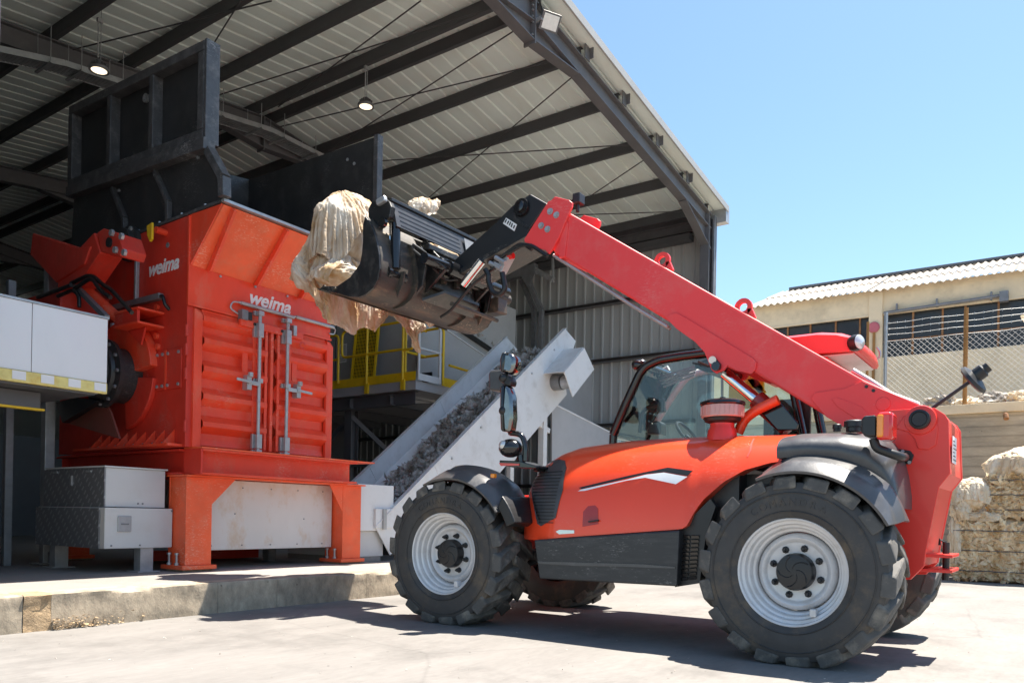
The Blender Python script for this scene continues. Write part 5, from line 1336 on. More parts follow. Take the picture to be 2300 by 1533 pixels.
# near rail panel: from post at corner back along Y
rail([(xr, YP+0.30, pz-0.16), (xr, YP+0.30, Ht)], name='rail_post')
rail([(xr, YP+0.30, Hm-0.02), (xr, YP+0.02, Hm-0.02), (xr, YP+0.02, Ht), (xr, YP+1.95, Ht), (xr, YP+1.95, Hm), (xr, YP+0.30, Hm)])
rail([(xr, YP+1.25, pz-0.16), (xr, YP+1.25, Ht)], name='rail_post')
rail([(xr, YP+2.05, pz+0.1), (xr, YP+2.05, Ht-0.05), (xr, YP+4.2, Ht-0.05)]); rail([(xr, YP+2.05, Hm-0.02), (xr, YP+4.2, Hm-0.02)])
rail([(xr, YP+2.6, pz-0.16), (xr, YP+2.6, Ht-0.05)], name='rail_post'); rail([(xr, YP+3.4, pz-0.16), (xr, YP+3.4, Ht-0.05)], name='rail_post')
for y in (YP+0.30, YP+1.25, YP+2.6, YP+3.4):
    bb = B(); bb.box(xr-0.03, xr+0.012, y-0.07, y+0.03, pz-0.17, pz+0.03); obj('post_foot', bb, 'yellow', pl, bevel=0.003)
# grey gate on the short side, yellow rail loops right of it
rail([(XP+0.02, YP-0.05, pz+0.02), (XP+0.02, YP-0.05, Ht), (XP+0.62, YP-0.05, Ht), (XP+0.62, YP-0.05, pz+0.02)], 0.026, 0.12, 'palegrey', 'gate')
rail([(XP+0.02, YP-0.05, Hm), (XP+0.62, YP-0.05, Hm)], 0.022, 0.1, 'palegrey', 'gate')
bb = B(); bb.box(XP, XP+0.64, YP-0.06, YP-0.04, pz+0.005, pz+0.13); obj('gate', bb, 'palegrey', pl)
rail([(XP+0.72, YP-0.05, pz), (XP+0.72, YP-0.05, Ht), (XP+0.72, YP+0.6, Ht), (XP+0.72, YP+0.6, Hm), (XP+0.72, YP-0.05, Hm)])
rail([(XP+0.14, YP+0.4, pz), (XP+0.14, YP+0.4, Ht-0.02), (XP+0.72, YP+0.4, Ht-0.02)]); rail([(XP+0.14, YP+0.4, Hm), (XP+0.72, YP+0.4, Hm)])
rail([(XP+0.9, YP-0.05, Ht-0.7), (XP+2.8, YP-0.05, Ht-0.75)])
# substructure
bb = B(); bb.cbeam((XP+0.1, YP+0.1, pz-0.30), (XP+0.1, 14.5, pz-0.30), 0.09, 0.24); obj('joist', bb, 'darkgrey', pl)
for y in (10.6, 11.7, 12.8, 13.8):
    bb = B(); bb.ibeam((XP, y, pz-0.32), (XP+3, y, pz-0.32), 0.1, 0.2); obj('joist', bb, 'darkgrey', pl)
for (x, y) in ((XP+0.25, 11.9), (XP+2.6, 11.9), (XP+0.25, 14.2), (XP+2.6, 10.3)):
    bb = B(); bb.ibeam((x, y, ZP), (x, y, pz-0.43), 0.2, 0.2, 0.016, 0.012, up=(1, 0, 0)); obj('column', bb, 'darkgrey', pl)
for a, c in (((XP+0.25, 11.9, 2.9), (XP+0.25, 14.2, 1.2)), ((XP+0.25, 11.9, 2.9), (XP+1.6, 10.9, 1.4)), ((XP+0.25, 10.2, 1.9), (XP+0.25, 14.2, 1.95)), ((XP+0.25, 14.2, 3.0), (XP+0.25, 11.95, 1.7))):
    bb = B(); bb.beam(a, c, 0.07, 0.09); obj('brace', bb, 'darkgrey', pl)
for y in (14.8, 17.0):
    bb = B(); bb.box(XP-0.2, XP+3, y, y+0.3, ZP, pz-0.2); obj('rear_support', bb, 'darkgrey', pl)

cb = thing('sorting_cabin', 'grey machine cabin with yellow-framed mesh doors behind the platform railings', 'machine cabin', (13, 12, pz))
xc = XP+0.85
bb = B(); bb.box(xc+0.03, xc+3.5, 10.75, 15.5, pz+0.002, pz+2.4); obj('cabin_body', bb, 'midgrey', cb, bevel=0.01)
bb = B(); bb.box(xc, xc+0.028, 12.35, 13.1, pz+0.25, pz+1.9); obj('door', bb, 'midgrey', cb, bevel=0.01)
bb = B(); bb.tube(round_path([(xc-0.006, 12.38, pz+0.3), (xc-0.006, 12.38, pz+1.85), (xc-0.006, 13.05, pz+1.85), (xc-0.006, 13.05, pz+0.3)], 0.1), 0.012, 6); obj('door_seal', bb, 'black', cb)
bb = B(); bb.box(xc-0.004, xc-0.001, 12.72, 13.0, pz+0.75, pz+1.15); n1_ = obj('notice', bb, 'white', cb)
for k in range(8):
    bb = B(); bb.box(xc-0.007, xc-0.0045, 12.75, 12.97-0.03*((k*5) % 4), pz+0.79+k*0.043, pz+0.80+k*0.043); obj('print_line', bb, 'blackprint', n1_)
bb = B(); bb.box(xc+0.02, xc+0.029, 10.98, 11.08, pz+1.02, pz+1.16); obj('sticker', bb, 'white', cb)
# mesh guard, leaning, in a yellow frame
def mesh_guard(ya, yb, za, zb, lean):
    fr = [(xc-0.35+lean, ya, za), (xc-0.35+lean, yb, za), (xc-0.12, yb+0.05, zb), (xc-0.12, ya+0.05, zb)]
    g_ = sub('mesh_guard', cb)
    for i in range(4):
        bb = B(); bb.beam(fr[i], fr[(i+1) % 4], 0.04, 0.05); obj('guard_frame', bb, 'yellow', g_)
    f = [Vector(p) for p in fr]; bb = B()
    for k in range(1, 24): bb.beam(f[0].lerp(f[3], k/24), f[1].lerp(f[2], k/24), 0.009, 0.009)
    for k in range(1, 15): bb.beam(f[0].lerp(f[1], k/15), f[3].lerp(f[2], k/15), 0.009, 0.009, up=(0, 1, 0))
    obj('guard_mesh', bb, 'yellow', g_, kind='stuff')
    bb = B(); bb.prism([p + Vector((0.03, 0, 0)) for p in f], [p + Vector((0.04, 0, 0)) for p in f]); obj('guard_back', bb, 'black', g_)
mesh_guard(11.55, 12.2, pz+0.15, pz+1.9, 0)
bb = B(); bb.box(xc-0.01, xc+0.02, 10.3, 10.7, pz+0.12, pz+0.32); obj('black_plate', bb, 'black', cb)  # solid flat black plate, no opening cut behind it

# descending chute / second incline to the right of the cabin
sc_ = thing('second_conveyor', 'darker grey inclined conveyor trough sloping down behind the platform', 'conveyor', (13, 11, ZP))
YA, YB_ = 10.55, 11.75
for nm, y, px in (('side_wall', YA, [(11.837, 10.550, 4.966), (12.207, 10.550, 4.832), (13.881, 10.550, 4.451), (15.130, 10.550, 4.143), (15.149, 10.550, 3.575), (11.624, 10.550, 3.123)]), ('side_wall', YB_, [(14.107, 11.750, 5.550), (14.589, 11.750, 5.393), (15.857, 11.750, 5.134), (17.682, 11.750, 4.757), (17.698, 11.750, 4.281), (13.817, 11.750, 4.552)])):
    bb = B(); bb.py([(p[0], p[2]) for p in px], y, y+0.02); obj(nm, bb, 'midgrey', sc_)
for y, px in ((YA, [(12.207, 10.550, 4.832), (13.881, 10.550, 4.451)]), (YB_, [(14.589, 11.750, 5.393), (15.857, 11.750, 5.134)])):
    bb = B(); bb.beam((px[0][0], y, px[0][2]), (px[1][0], y, px[1][2]), 0.05, 0.02); obj('wall_flange', bb, 'palegrey', sc_)
qa, qb = [(13.184, 11.100, 5.002), (16.509, 11.100, 4.290)]
bb = B(); bb.beam((qa[0], 11.15, qa[2]-0.1), (qb[0], 11.15, qb[2]-0.1), 1.1, 0.04); obj('belt', bb, 'black', sc_)
bb = B()
for k in range(250):
    f = rnd.random(); scrap(Vector((qa[0]+(qb[0]-qa[0])*f, 10.7+rnd.random()*0.9, qa[2]+(qb[2]-qa[2])*f+rnd.random()*0.15)), 0.09)
o = obj('shredded_film', bb, 'shreds', None, kind='stuff', fix=False); tag(o, 'few grey film scraps lying in the darker trough behind the platform', 'plastic scraps')

# galvanised support mast by the wall
ms = thing('support_mast', 'galvanised steel mast with cranked top arm standing against the ribbed wall', 'mast', (15.9, 10.7, ZP))
XM = 15.9
for seg in ([(15.900, 10.370, 4.780), (15.900, 10.394, 5.903), (15.900, 10.865, 6.801)], [(16.050, 10.675, 4.837), (16.050, 10.700, 5.978), (16.050, 11.084, 6.744)]):
    for a, c in zip(seg[:-1], seg[1:]):
        bb = B(); bb.beam(a, c, 0.10, 0.12, up=(1, 0, 0)); obj('upright', bb, 'galvdark', ms, bevel=0.004)
base = [(15.900, 10.370, 4.780)][0]
bb = B(); bb.box(15.84, 15.96, base[1]-0.06, base[1]+0.06, ZP, base[2]); obj('upright', bb, 'galvdark', ms)
q = [(15.900, 12.524, 6.771), (15.900, 10.853, 6.864), (15.900, 10.557, 6.923)]
bb = B(); bb.beam(q[0], q[2], 0.16, 0.22); obj('arm', bb, 'galvdark', ms, bevel=0.004)
q = [(15.900, 10.621, 6.912), (15.900, 10.082, 6.570)]
bb = B(); bb.beam(q[0], q[1], 0.1, 0.12); obj('arm_end', bb, 'galv', ms)
q = [(15.920, 10.105, 7.087), (15.920, 10.093, 6.513)]
bb = B(); bb.beam(q[0], q[1], 0.06, 0.04, up=(0, 1, 0)); obj('end_plate', bb, 'galv', ms)
q = [(15.840, 11.036, 6.878), (15.840, 10.517, 6.879), (15.840, 10.726, 6.440)]
bb = B(); bb.px(q, 15.83, 15.842); obj('gusset', bb, 'galvdark', ms)
# ================================================================== TELESCOPIC LOADER
th = thing('telehandler', 'red telescopic loader on four big tyres raising a black bucket towards the shredder', 'telehandler', (6.3, 2.8, 0))
# ---- wheels
R = 0.600
K = 1.033
def tyre_text(W, c):
    word = 'COMANDRA'
    for i, chx in enumerate(word):
        a = math.radians(58 + i*8.2); r = 0.45
        pos = Vector((c[0]-0.0085, c[1]+r*math.cos(a), c[2]+r*math.sin(a)))
        up = Vector((0, math.cos(a), math.sin(a))); rt_ = Vector((0, -math.sin(a), math.cos(a)))
        Rm = Matrix((( 0, 0, -1), (rt_.y, up.y, 0), (rt_.z, up.z, 0)))
        text_obj('tyre_letter', chx, 'tyre', W, 0.07, pos, Rm, depth=0.003)
def build_wheel(cx, cy, out, first_=None):
    """out = -1: outer face towards -X ; +1 towards +X. cx = outer face position"""
    W = sub('wheel', th); s = -out; c = (cx, cy, R-0.002)
    ax = (s, 0, 0)
    bb = B()
    bb.lathe([(0.325, 0.03), (0.345, 0.006), (0.40, -0.006), (0.46, -0.008), (0.505, 0.0), (0.512, 0.0), (0.53, 0.006), (0.556, 0.018), (0.564, 0.05), (0.568, 0.14), (0.57, 0.24), (0.568, 0.34), (0.564, 0.43), (0.556, 0.462), (0.53, 0.474), (0.46, 0.488), (0.40, 0.486), (0.345, 0.474), (0.325, 0.45)], c, ax, 72, caps=False)
    # moulded ridges on the sidewall
    for r in (0.375, 0.49): bb.lathe([(r, -0.006), (r+0.004, -0.010), (r+0.008, -0.006)], c, ax, 72, caps=False)
    bb.v = [(x, c[1]+(y-c[1])*K, max(0.001, c[2]+(z-c[2])*K)) for x, y, z in bb.v]
    ty = obj('tyre', bb, 'tyre', W, smooth=40)
    bb = B(); n = 18
    def pt(a, t, r):
        a = math.radians(a); return (c[0]+s*t, c[1]+r*math.cos(a), c[2]+r*math.sin(a))
    for side in (0, 1):
        for k in range(n):
            a0 = 360*k/n + (180/n if side else 0); sk = -13
            def T(t): return t if side == 0 else 0.48 - t
            ra = [(a0, 0.004), (a0+12.2, 0.004), (a0+11.0+sk*0.45, 0.11), (a0+8.5+sk, 0.275), (a0+2.0+sk, 0.275), (a0+0.8+sk*0.45, 0.11)]
            top = [pt(a, T(t), (0.596, 0.606)[i] if i in (0, 1) else 0.612) for i, (a, t) in enumerate(ra)]
            bot = [pt(a + (1.0 if i in (1, 2, 3) else -3.2), T(t-0.010 if i in (0, 1) else t), 0.520 if i in (0, 1) else 0.550) for i, (a, t) in enumerate(ra)]
            bb.prism(bot, top)
    bb.v = [(x, c[1]+(y-c[1])*K, max(0.0, c[2]+(z-c[2])*K)) for x, y, z in bb.v]
    obj('tread', bb, 'lug', ty, bevel=0.013)
    bb = B()
    bb.lathe([(0.318, 0.20), (0.325, 0.06), (0.350, 0.03), (0.353, 0.018), (0.345, 0.012), (0.336, 0.018), (0.331, 0.045), (0.314, 0.052), (0.310, 0.060), (0.305, 0.085), (0.292, 0.090), (0.286, 0.098), (0.281, 0.128), (0.268, 0.134), (0.262, 0.150), (0.258, 0.20)], c, ax, 72, caps=False)
    rm = obj('rim', bb, 'rim', W, smooth=32)
    bb = B()
    bb.lathe([(0.256, 0.21), (0.252, 0.16), (0.240, 0.138), (0.222, 0.128), (0.205, 0.135), (0.196, 0.150), (0.185, 0.153), (0.09, 0.153)], c, ax, 64, caps=False)
    obj('wheel_disc', bb, 'rim', W, smooth=50)
    bb = B(); bb.lathe([(0.122, 0.155), (0.121, 0.10), (0.112, 0.078), (0.08, 0.072), (0.0, 0.070)], c, ax, 40, caps=False)
    for k in range(5):
        a = math.radians(72*k); pts = []
        for j in range(7):
            rr = 0.02+0.014*j; aa = a+0.22*j; pts.append((c[0]+s*(0.072), c[1]+rr*math.cos(aa), c[2]+rr*math.sin(aa)))
        bb.tube(pts, 0.004, 4)
    obj('hub_cap', bb, 'black', W, smooth=35)
    nut = None
    for k in range(8):
        a = math.radians(45*k+17); off = Vector((0, 0.158*math.cos(a), 0.158*math.sin(a)))
        if nut is None:
            bb = B(); q = Vector(c)+off
            bb.lathe([(0.024, 0.153), (0.024, 0.145), (0.017, 0.143), (0.016, 0.118), (0.010, 0.112), (0.009, 0.10)], q, ax, 8)
            nut = obj('wheel_nut', bb, 'black', W); o0 = off
        else: copy_part(nut, off-o0)
    bb = B(); a = math.radians(-118); rr = 0.283
    bb.box(c[0]+s*0.06-0.03, c[0]+s*0.06+0.03, c[1]+rr*math.cos(a)-0.02, c[1]+rr*math.cos(a)+0.02, c[2]+rr*math.sin(a)-0.025, c[2]+rr*math.sin(a)+0.025)
    obj('valve_guard', bb, 'rim', W, bevel=0.006)
    if out < 0: tyre_text(W, c)
    return W
XO = 5.16
build_wheel(XO, 1.44, -1); build_wheel(XO, 4.34, -1)
build_wheel(7.44, 1.44, 1); build_wheel(7.44, 4.34, 1)
# axles
for y in (1.44, 4.34):
    bb = B(); bb.lathe([(0.11, 0.14), (0.13, 0.3), (0.12, 0.5), (0.16, 1.0), (0.2, 1.14), (0.16, 1.28), (0.12, 1.8), (0.13, 2.0), (0.11, 2.14)], (XO, y, R), (1, 0, 0), 20); obj('axle', bb, 'blackpaint', th, smooth=40)

# ---- engine hood: a lofted shell
TOP = [(5.700, 3.806, 1.303), (5.700, 3.752, 1.363), (5.700, 3.671, 1.422), (5.700, 3.503, 1.493), (5.700, 3.331, 1.535), (5.700, 2.920, 1.566), (5.700, 2.537, 1.574), (5.700, 2.010, 1.570), (5.700, 1.712, 1.560)]
BOT = [(5.340, 3.537, 0.738), (5.340, 3.106, 0.779), (5.340, 2.721, 0.814), (5.340, 2.275, 0.854), (5.340, 2.218, 0.865), (5.340, 2.183, 0.958), (5.340, 2.118, 1.062), (5.340, 1.985, 1.190), (5.340, 1.844, 1.277), (5.340, 1.681, 1.325), (5.340, 1.600, 1.335)]
def interp(tab, y):
    t = sorted((p[1], p[2]) for p in tab)
    if y <= t[0][0]: return t[0][1]
    for (a, za), (c, zc) in zip(t[:-1], t[1:]):
        if y <= c: return za + (zc-za)*(y-a)/(c-a)
    return t[-1][1]
YH0, YH1 = 1.60, 3.74
XC = 6.02; EX = 2.7
def xo(y):
    f = max(0, (y-3.2)/(YH1-3.2)); return 5.315 + 0.20*f**2.6 + (0.02 if y < 2.2 else 0)
ZL = 0.62
def hoodx(y, z):
    zt = interp(TOP, y); k = min(1, max(0, (z-ZL)/(zt-ZL)))
    return XC - (XC-xo(y))*(max(0, 1-k**EX))**(1/EX) - 0.02*math.exp(-((z-1.22)/0.05)**2)*(1 if 1.9 < y < 3.3 else 0)*0
bb = B(); NU, NV = 64, 34
def hood_pt(u, v):
    y = YH0 + (YH1-YH0)*u; zt = interp(TOP, y); zb = interp(BOT, y)
    kb = min(0.999, max(0, (zb-ZL)/(zt-ZL))); tb = math.asin(kb**(EX/2))
    t = tb + (math.pi/2-tb)*v
    k = math.sin(t)**(2/EX); x = XC-(XC-xo(y))*max(0, math.cos(t))**(2/EX)
    return (x, y, ZL+(zt-ZL)*k)
bb.grid(NU, NV, hood_pt)
bb.grid(NU, 3, lambda u, v: (XC+0.45*v, YH0+(YH1-YH0)*u, interp(TOP, YH0+(YH1-YH0)*u)-0.02*v))
# front face
fr = [hood_pt(1, v/20) for v in range(21)]
bb.add(fr + [(6.4, YH1, fr[-1][2]-0.02), (6.4, YH1, fr[0][2])], [tuple(range(23))])
# turned-in edge along the bottom and the wheel arch
bb.grid(NU, 2, lambda u, v: (hood_pt(u, 0)[0]+0.16*v, hood_pt(u, 0)[1], hood_pt(u, 0)[2]+0.004*v))
hood = obj('hood', bb, 'hoodred', th, smooth=50, fix=True)
def patch(name, px, m, off, parent=hood, div=3):
    """thin panel that follows the hood surface"""
    bm = bmesh.new(); vs = [bm.verts.new((0, p[-2], p[-1])) for p in px]
    bm.faces.new(vs); bmesh.ops.triangulate(bm, faces=bm.faces[:])
    for _ in range(div): bmesh.ops.subdivide_edges(bm, edges=[e for e in bm.edges if e.calc_length() > 0.045], cuts=1, use_grid_fill=False); bmesh.ops.triangulate(bm, faces=bm.faces[:])
    for v in bm.verts: v.co.x = hoodx(v.co.y, v.co.z) - off
    me = bpy.data.meshes.new(name); bm.to_mesh(me); bm.free()
    for p in me.polygons: p.use_smooth = True
    me.materials.append(M[m]); o = bpy.data.objects.new(name, me); COL.objects.link(o); o.parent = parent; return o
S1 = lambda pts: pts
patch('stripe', [(5.330, 3.136, 1.160), (5.330, 2.718, 1.250), (5.330, 2.417, 1.307), (5.330, 2.215, 1.277), (5.330, 2.248, 1.240), (5.330, 2.437, 1.272), (5.330, 2.579, 1.258), (5.330, 3.107, 1.149)], 'blackprint', 0.004)
patch('stripe', [(5.330, 3.139, 1.132), (5.330, 3.107, 1.146), (5.330, 2.725, 1.220), (5.330, 2.579, 1.255), (5.330, 2.437, 1.269), (5.330, 2.247, 1.234), (5.330, 2.325, 1.180), (5.330, 2.579, 1.232), (5.330, 2.732, 1.211), (5.330, 3.075, 1.135)], 'white', 0.004)
gl = [(5.651, 3.767, 1.231), (5.729, 3.788, 1.304), (6.020, 3.876, 1.386), (5.596, 3.446, 1.405), (5.541, 3.361, 1.388), (5.474, 3.306, 1.325), (5.377, 3.277, 1.142), (5.331, 3.311, 0.921), (5.352, 3.461, 0.851), (5.369, 3.507, 0.868), (5.465, 3.618, 1.073)]
patch('grille', gl, 'fender', 0.006)
bb = B()
for k in range(16):
    f = k/15; lo_, hi_ = gl[8][2]+0.03, gl[5][2]-0.03; z = lo_ + (hi_-lo_)*f
    ya, yb = gl[7][1]+(gl[5][1]-gl[7][1])*f+0.02, gl[9][1]+(gl[0][1]-gl[9][1])*f-0.02
    pts = [(hoodx(ya+(yb-ya)*i/6, z)-0.008, ya+(yb-ya)*i/6, z) for i in range(7)]
    bb.tube(pts, 0.0035, 3)
obj('grille_mesh', bb, 'black', hood, kind='stuff')
patch('latch_recess_shade', [(5.330, 3.064, 0.973), (5.330, 3.026, 1.015), (5.330, 2.967, 1.022), (5.330, 2.936, 0.995), (5.330, 2.925, 0.880), (5.330, 3.062, 0.856)], 'cylred', 0.003)  # flat patch, its darker red paints the shade inside a latch recess
bb = B(); q = [(5.310, 3.004, 0.895), (5.310, 2.915, 0.907)]; bb.beam(q[0], q[1], 0.02, 0.012); obj('hood_latch', bb, 'black', hood, bevel=0.003)
patch('badge', [(5.330, 3.303, 0.812), (5.330, 3.271, 0.827), (5.330, 3.133, 0.827), (5.330, 3.132, 0.803), (5.330, 3.270, 0.792)], 'lens', 0.004)
patch('seam', [(5.330, 1.873, 1.522), (5.330, 1.861, 1.521), (5.330, 1.834, 1.422), (5.330, 1.840, 1.371), (5.330, 1.852, 1.374), (5.330, 1.847, 1.423)], 'shreddark', 0.003)
# ---- dark lower skirt with louvred rear end
bb = B(); bb.px([(5.300, 3.497, 0.740), (5.300, 2.258, 0.849), (5.300, 2.270, 0.448), (5.300, 3.439, 0.433)], 5.30, 5.95); sk = obj('skirt_panel', bb, 'skirt', th, bevel=0.012)
bb = B(); bb.px([(5.296, 3.453, 0.571), (5.296, 3.076, 0.581), (5.296, 2.549, 0.593), (5.296, 2.285, 0.587), (5.296, 2.284, 0.575), (5.296, 2.694, 0.567), (5.296, 3.075, 0.554), (5.296, 3.444, 0.553)], 5.293, 5.297); obj('scuff_strip', bb, 'fender', sk)
bb = B(); lv = [(5.420, 2.305, 0.840), (5.420, 2.195, 0.946), (5.420, 2.064, 1.074), (5.420, 2.024, 1.021), (5.420, 2.092, 0.820), (5.420, 2.132, 0.475), (5.420, 2.318, 0.435)]; bb.px(lv, 5.38, 5.44); lp = obj('louvre_panel', bb, 'black', th)
l0 = None
for r_ in range(11):
    for c_ in range(2):
        q = [(5.375, 2.272, 0.800), (5.375, 2.131, 0.804), (5.375, 2.279, 0.494), (5.375, 2.148, 0.515)]
        a = Vector(q[0]).lerp(Vector(q[2]), r_/10); d = Vector(q[1]).lerp(Vector(q[3]), r_/10)
        s0, s1 = a.lerp(d, 0.06+0.48*c_), a.lerp(d, 0.46+0.48*c_)
        bb = B(); bb.beam(s0, s1, 0.012, 0.022, up=(-0.5, 0, 1)); obj('louvre', bb, 'blackgloss', lp)
bb = B(); bb.box(5.5, 6.6, 1.9, 3.5, 0.5, 1.3); obj('hood_filler_block', bb, 'black', th)  # plain dark block added so the hood is not see-through
bb = B(); bb.box(5.95, 6.65, 3.4, 4.75, 0.62, 1.12); obj('front_frame', bb, 'red', th, bevel=0.02)
bb = B(); bb.box(5.70, 5.95, 3.45, 3.72, 0.62, 1.15); obj('front_frame', bb, 'red', th, bevel=0.02)
bb = B(); bb.cyl((5.7, 3.72, 0.60), (5.75, 4.1, 0.62), 0.05, 10); bb.cyl((5.75, 3.5, 0.7), (5.8, 3.9, 0.5), 0.03, 8); obj('steering_ram', bb, 'blackpaint', th)
# ---- rear tank / body side in grained black plastic
TT = [(1.605, 1.53), (1.50, 1.545), (1.20, 1.54), (1.05, 1.52), (0.97, 1.47), (0.91, 1.37), (0.875, 1.22), (0.86, 1.10)]
TB_ = [(1.605, 1.345), (1.40, 1.355), (1.20, 1.33), (1.05, 1.27), (0.95, 1.17), (0.90, 1.08), (0.86, 1.02)]
def ip2(t, y):
    t = sorted(t)
    for (a, za), (c, zc) in zip(t[:-1], t[1:]):
        if y <= c: return za + (zc-za)*max(0, (y-a))/(c-a)
    return t[-1][1]
def tank_pt(u, v):
    y = 1.598 - 0.738*u; zt, zb = ip2(TT, y), ip2(TB_, y); xo_ = 5.35 + 0.09*u**3
    t = -0.35 + (math.pi/2+0.35)*v
    k = math.sin(t); e = 2.0/2.5
    zz = zb + (zt-zb)*(0.22 + 0.78*math.copysign(abs(k)**e, k)) if k > 0 else zb + (zt-zb)*0.22*(1+k/0.343)
    x = 5.96 - (5.96-xo_)*(abs(math.cos(t))**e if k > 0 else 1 - 0.06*abs(k))
    return (x, y, zz)
bb = B(); bb.grid(40, 22, tank_pt)
for uu in (0, 1): bb.add([tank_pt(uu, v/21) for v in range(22)] + [(5.96, tank_pt(uu, 0)[1], tank_pt(uu, 0)[2])], [tuple(range(23))])
bb.grid(40, 2, lambda u, v: (tank_pt(u, 0)[0]+0.14*v, tank_pt(u, 0)[1], tank_pt(u, 0)[2]))
obj('tank_cover', bb, 'fender', th, smooth=45)
bb = B(); bb.box(5.66, 5.94, 0.98, 1.95, 0.9, 1.26); obj('inner_arch', bb, 'black', th)
for (px, r, h, m) in (([(5.620, 1.171, 1.550)][0], 0.062, 0.075, 'black'), ([(5.750, 1.307, 1.570)][0], 0.03, 0.05, 'black')):
    bb = B(); bb.lathe([(r*0.8, 0), (r*0.8, h*0.35), (r, h*0.4), (r, h*0.9), (r*0.85, h)], Vector(px)-Vector((0, 0, 0.02)), (0, 0, 1), 20); obj('filler_cap', bb, m, th, smooth=40)
# ---- fenders: thick curved plastic, tapering tips
def fender(cy, r, a0, a1, x0, x1, m='fender', lift=0.0, name='fender', n=28):
    bb = B(); prof = 9; vs = []
    c = (cy, R)
    for i in range(n+1):
        f = i/n; a = math.radians(a0+(a1-a0)*f)
        tp = min(1, 0.12 + 4.0*min(f, 1-f)) if a1 < 160 else 1
        for j in range(prof):
            g = j/(prof-1)
            x = x0 + (x1-x0)*g
            dr = 0.075*(1-(2*g-1)**4)*tp - 0.05*(1-g if g < 0.5 else 0)
            rr = r - 0.045 + dr + 0.02*lift
            vs.append((x, c[0]+rr*math.cos(a), c[1]+rr*math.sin(a)))
    m_ = len(vs)
    for i in range(n+1):
        f = i/n; a = math.radians(a0+(a1-a0)*f)
        for j in range(prof):
            v = vs[i*prof+j]; k = 0.016
            vs.append((v[0]+(0.006 if j == 0 else -0.006 if j == prof-1 else 0), v[1]-k*math.cos(a), v[2]-k*math.sin(a)))
    fs = []
    for i in range(n):
        for j in range(prof-1):
            fs += [(i*prof+j, (i+1)*prof+j, (i+1)*prof+j+1, i*prof+j+1), (m_+i*prof+j, m_+i*prof+j+1, m_+(i+1)*prof+j+1, m_+(i+1)*prof+j)]
        for j in (0, prof-1): fs.append((i*prof+j, m_+i*prof+j, m_+(i+1)*prof+j, (i+1)*prof+j))
    for i in (0, n):
        for j in range(prof-1): fs.append((i*prof+j, i*prof+j+1, m_+i*prof+j+1, m_+i*prof+j))
    bb.add(vs, fs)
    return obj(name, bb, m, th, smooth=50)
fender(1.43, 0.740, 68, 151, 5.14, 5.60)
fender(4.29, 0.735, 66, 146, 5.14, 5.62)
bb = B(); q = arc((4.26, R), 0.735, 138, 158, 6)
bb.px([(p[1], p[2]) for p in q] + [(p[1], p[2]) for p in arc((4.26, R), 0.64, 158, 142, 6)], 5.15, 5.60); obj('fender_end', bb, 'black', th, bevel=0.012)
fender(1.43, 0.740, 68, 151, 6.99, 7.46); fender(4.29, 0.735, 66, 146, 6.98, 7.46)
bb = B(); bb.box(5.24, 5.28, 3.86, 3.90, 1.24, 1.275); obj('side_marker', bb, 'lamporange', th, bevel=0.006)
bb = B(); bb.tube([(5.62, 4.2, 1.26), (5.9, 4.2, 1.15), (6.0, 4.2, 0.95)], 0.03, 8); obj('fender_stay', bb, 'black', th)

# ---- rear frame: two side plates and a recessed rear plate
FP = [(5.950, 0.790, 1.703), (5.950, 0.734, 1.699), (5.950, 0.675, 1.654), (5.950, 0.651, 1.612), (5.950, 0.635, 1.260), (5.950, 0.699, 1.169), (5.950, 0.771, 0.736), (5.950, 0.780, 0.640), (5.950, 0.860, 0.546), (5.950, 1.057, 0.534), (5.950, 1.110, 1.153), (5.950, 1.150, 1.434), (5.950, 1.158, 1.574), (5.950, 1.113, 1.643), (5.950, 1.006, 1.702)]
bb = B(); bb.px(FP, 5.94, 5.97); obj('frame_plate', bb, 'red', th, bevel=0.005)
bb = B(); bb.px(FP, 6.66, 6.69); obj('frame_plate', bb, 'red', th, bevel=0.005)
edge = [(p[1]+0.006, p[2]) for p in FP[2:8]]
bb = B(); poly = edge + [(y+0.012, z) for y, z in reversed(edge)]
bb.px(poly, 5.972, 6.658); obj('rear_plate', bb, 'red', th)
bb = B(); bb.px([(p[1], p[2]) for p in FP[3:7]] + [(p[1]+0.03, p[2]) for p in reversed(FP[3:7])], 6.69, 6.70); obj('frame_flange', bb, 'red', th)
bb = B(); bb.px([(5.940, 0.969, 1.573), (5.940, 0.920, 1.653), (5.940, 0.861, 1.688), (5.940, 0.798, 1.666), (5.940, 0.731, 1.612), (5.940, 0.709, 1.566), (5.940, 0.720, 1.448), (5.940, 0.768, 1.420), (5.940, 0.829, 1.428), (5.940, 0.850, 1.498), (5.940, 0.891, 1.545)], 5.928, 5.939); bp = obj('boss_plate', bb, 'red', th, bevel=0.008)
pc = Vector([(5.930, 0.815, 1.621)][0])
bb = B(); bb.lathe([(0.10, 0.0), (0.095, 0.02), (0.07, 0.025)], pc, (-1, 0, 0), 28); obj('pivot_boss', bb, 'red', th, smooth=40)
bb = B(); bb.lathe([(0.066, 0.0), (0.064, 0.05), (0.05, 0.055), (0.045, 0.045), (0.0, 0.045)], pc-Vector((0.02, 0, 0)), (-1, 0, 0), 28, caps=False); obj('pivot_pin', bb, 'black', th, smooth=40)
bb = B(); zc, yc = 1.40, FP[4][1]+0.006; bb.box(6.05, 6.27, yc-0.006, yc-0.002, 1.34, 1.52); ds = obj('data_label', bb, 'white', th)
for k in range(6):
    bb = B(); bb.box(6.07, 6.25-0.05*(k % 3), yc-0.0085, yc-0.0065, 1.36+k*0.025, 1.366+k*0.025); obj('print_line', bb, 'blackprint', ds)
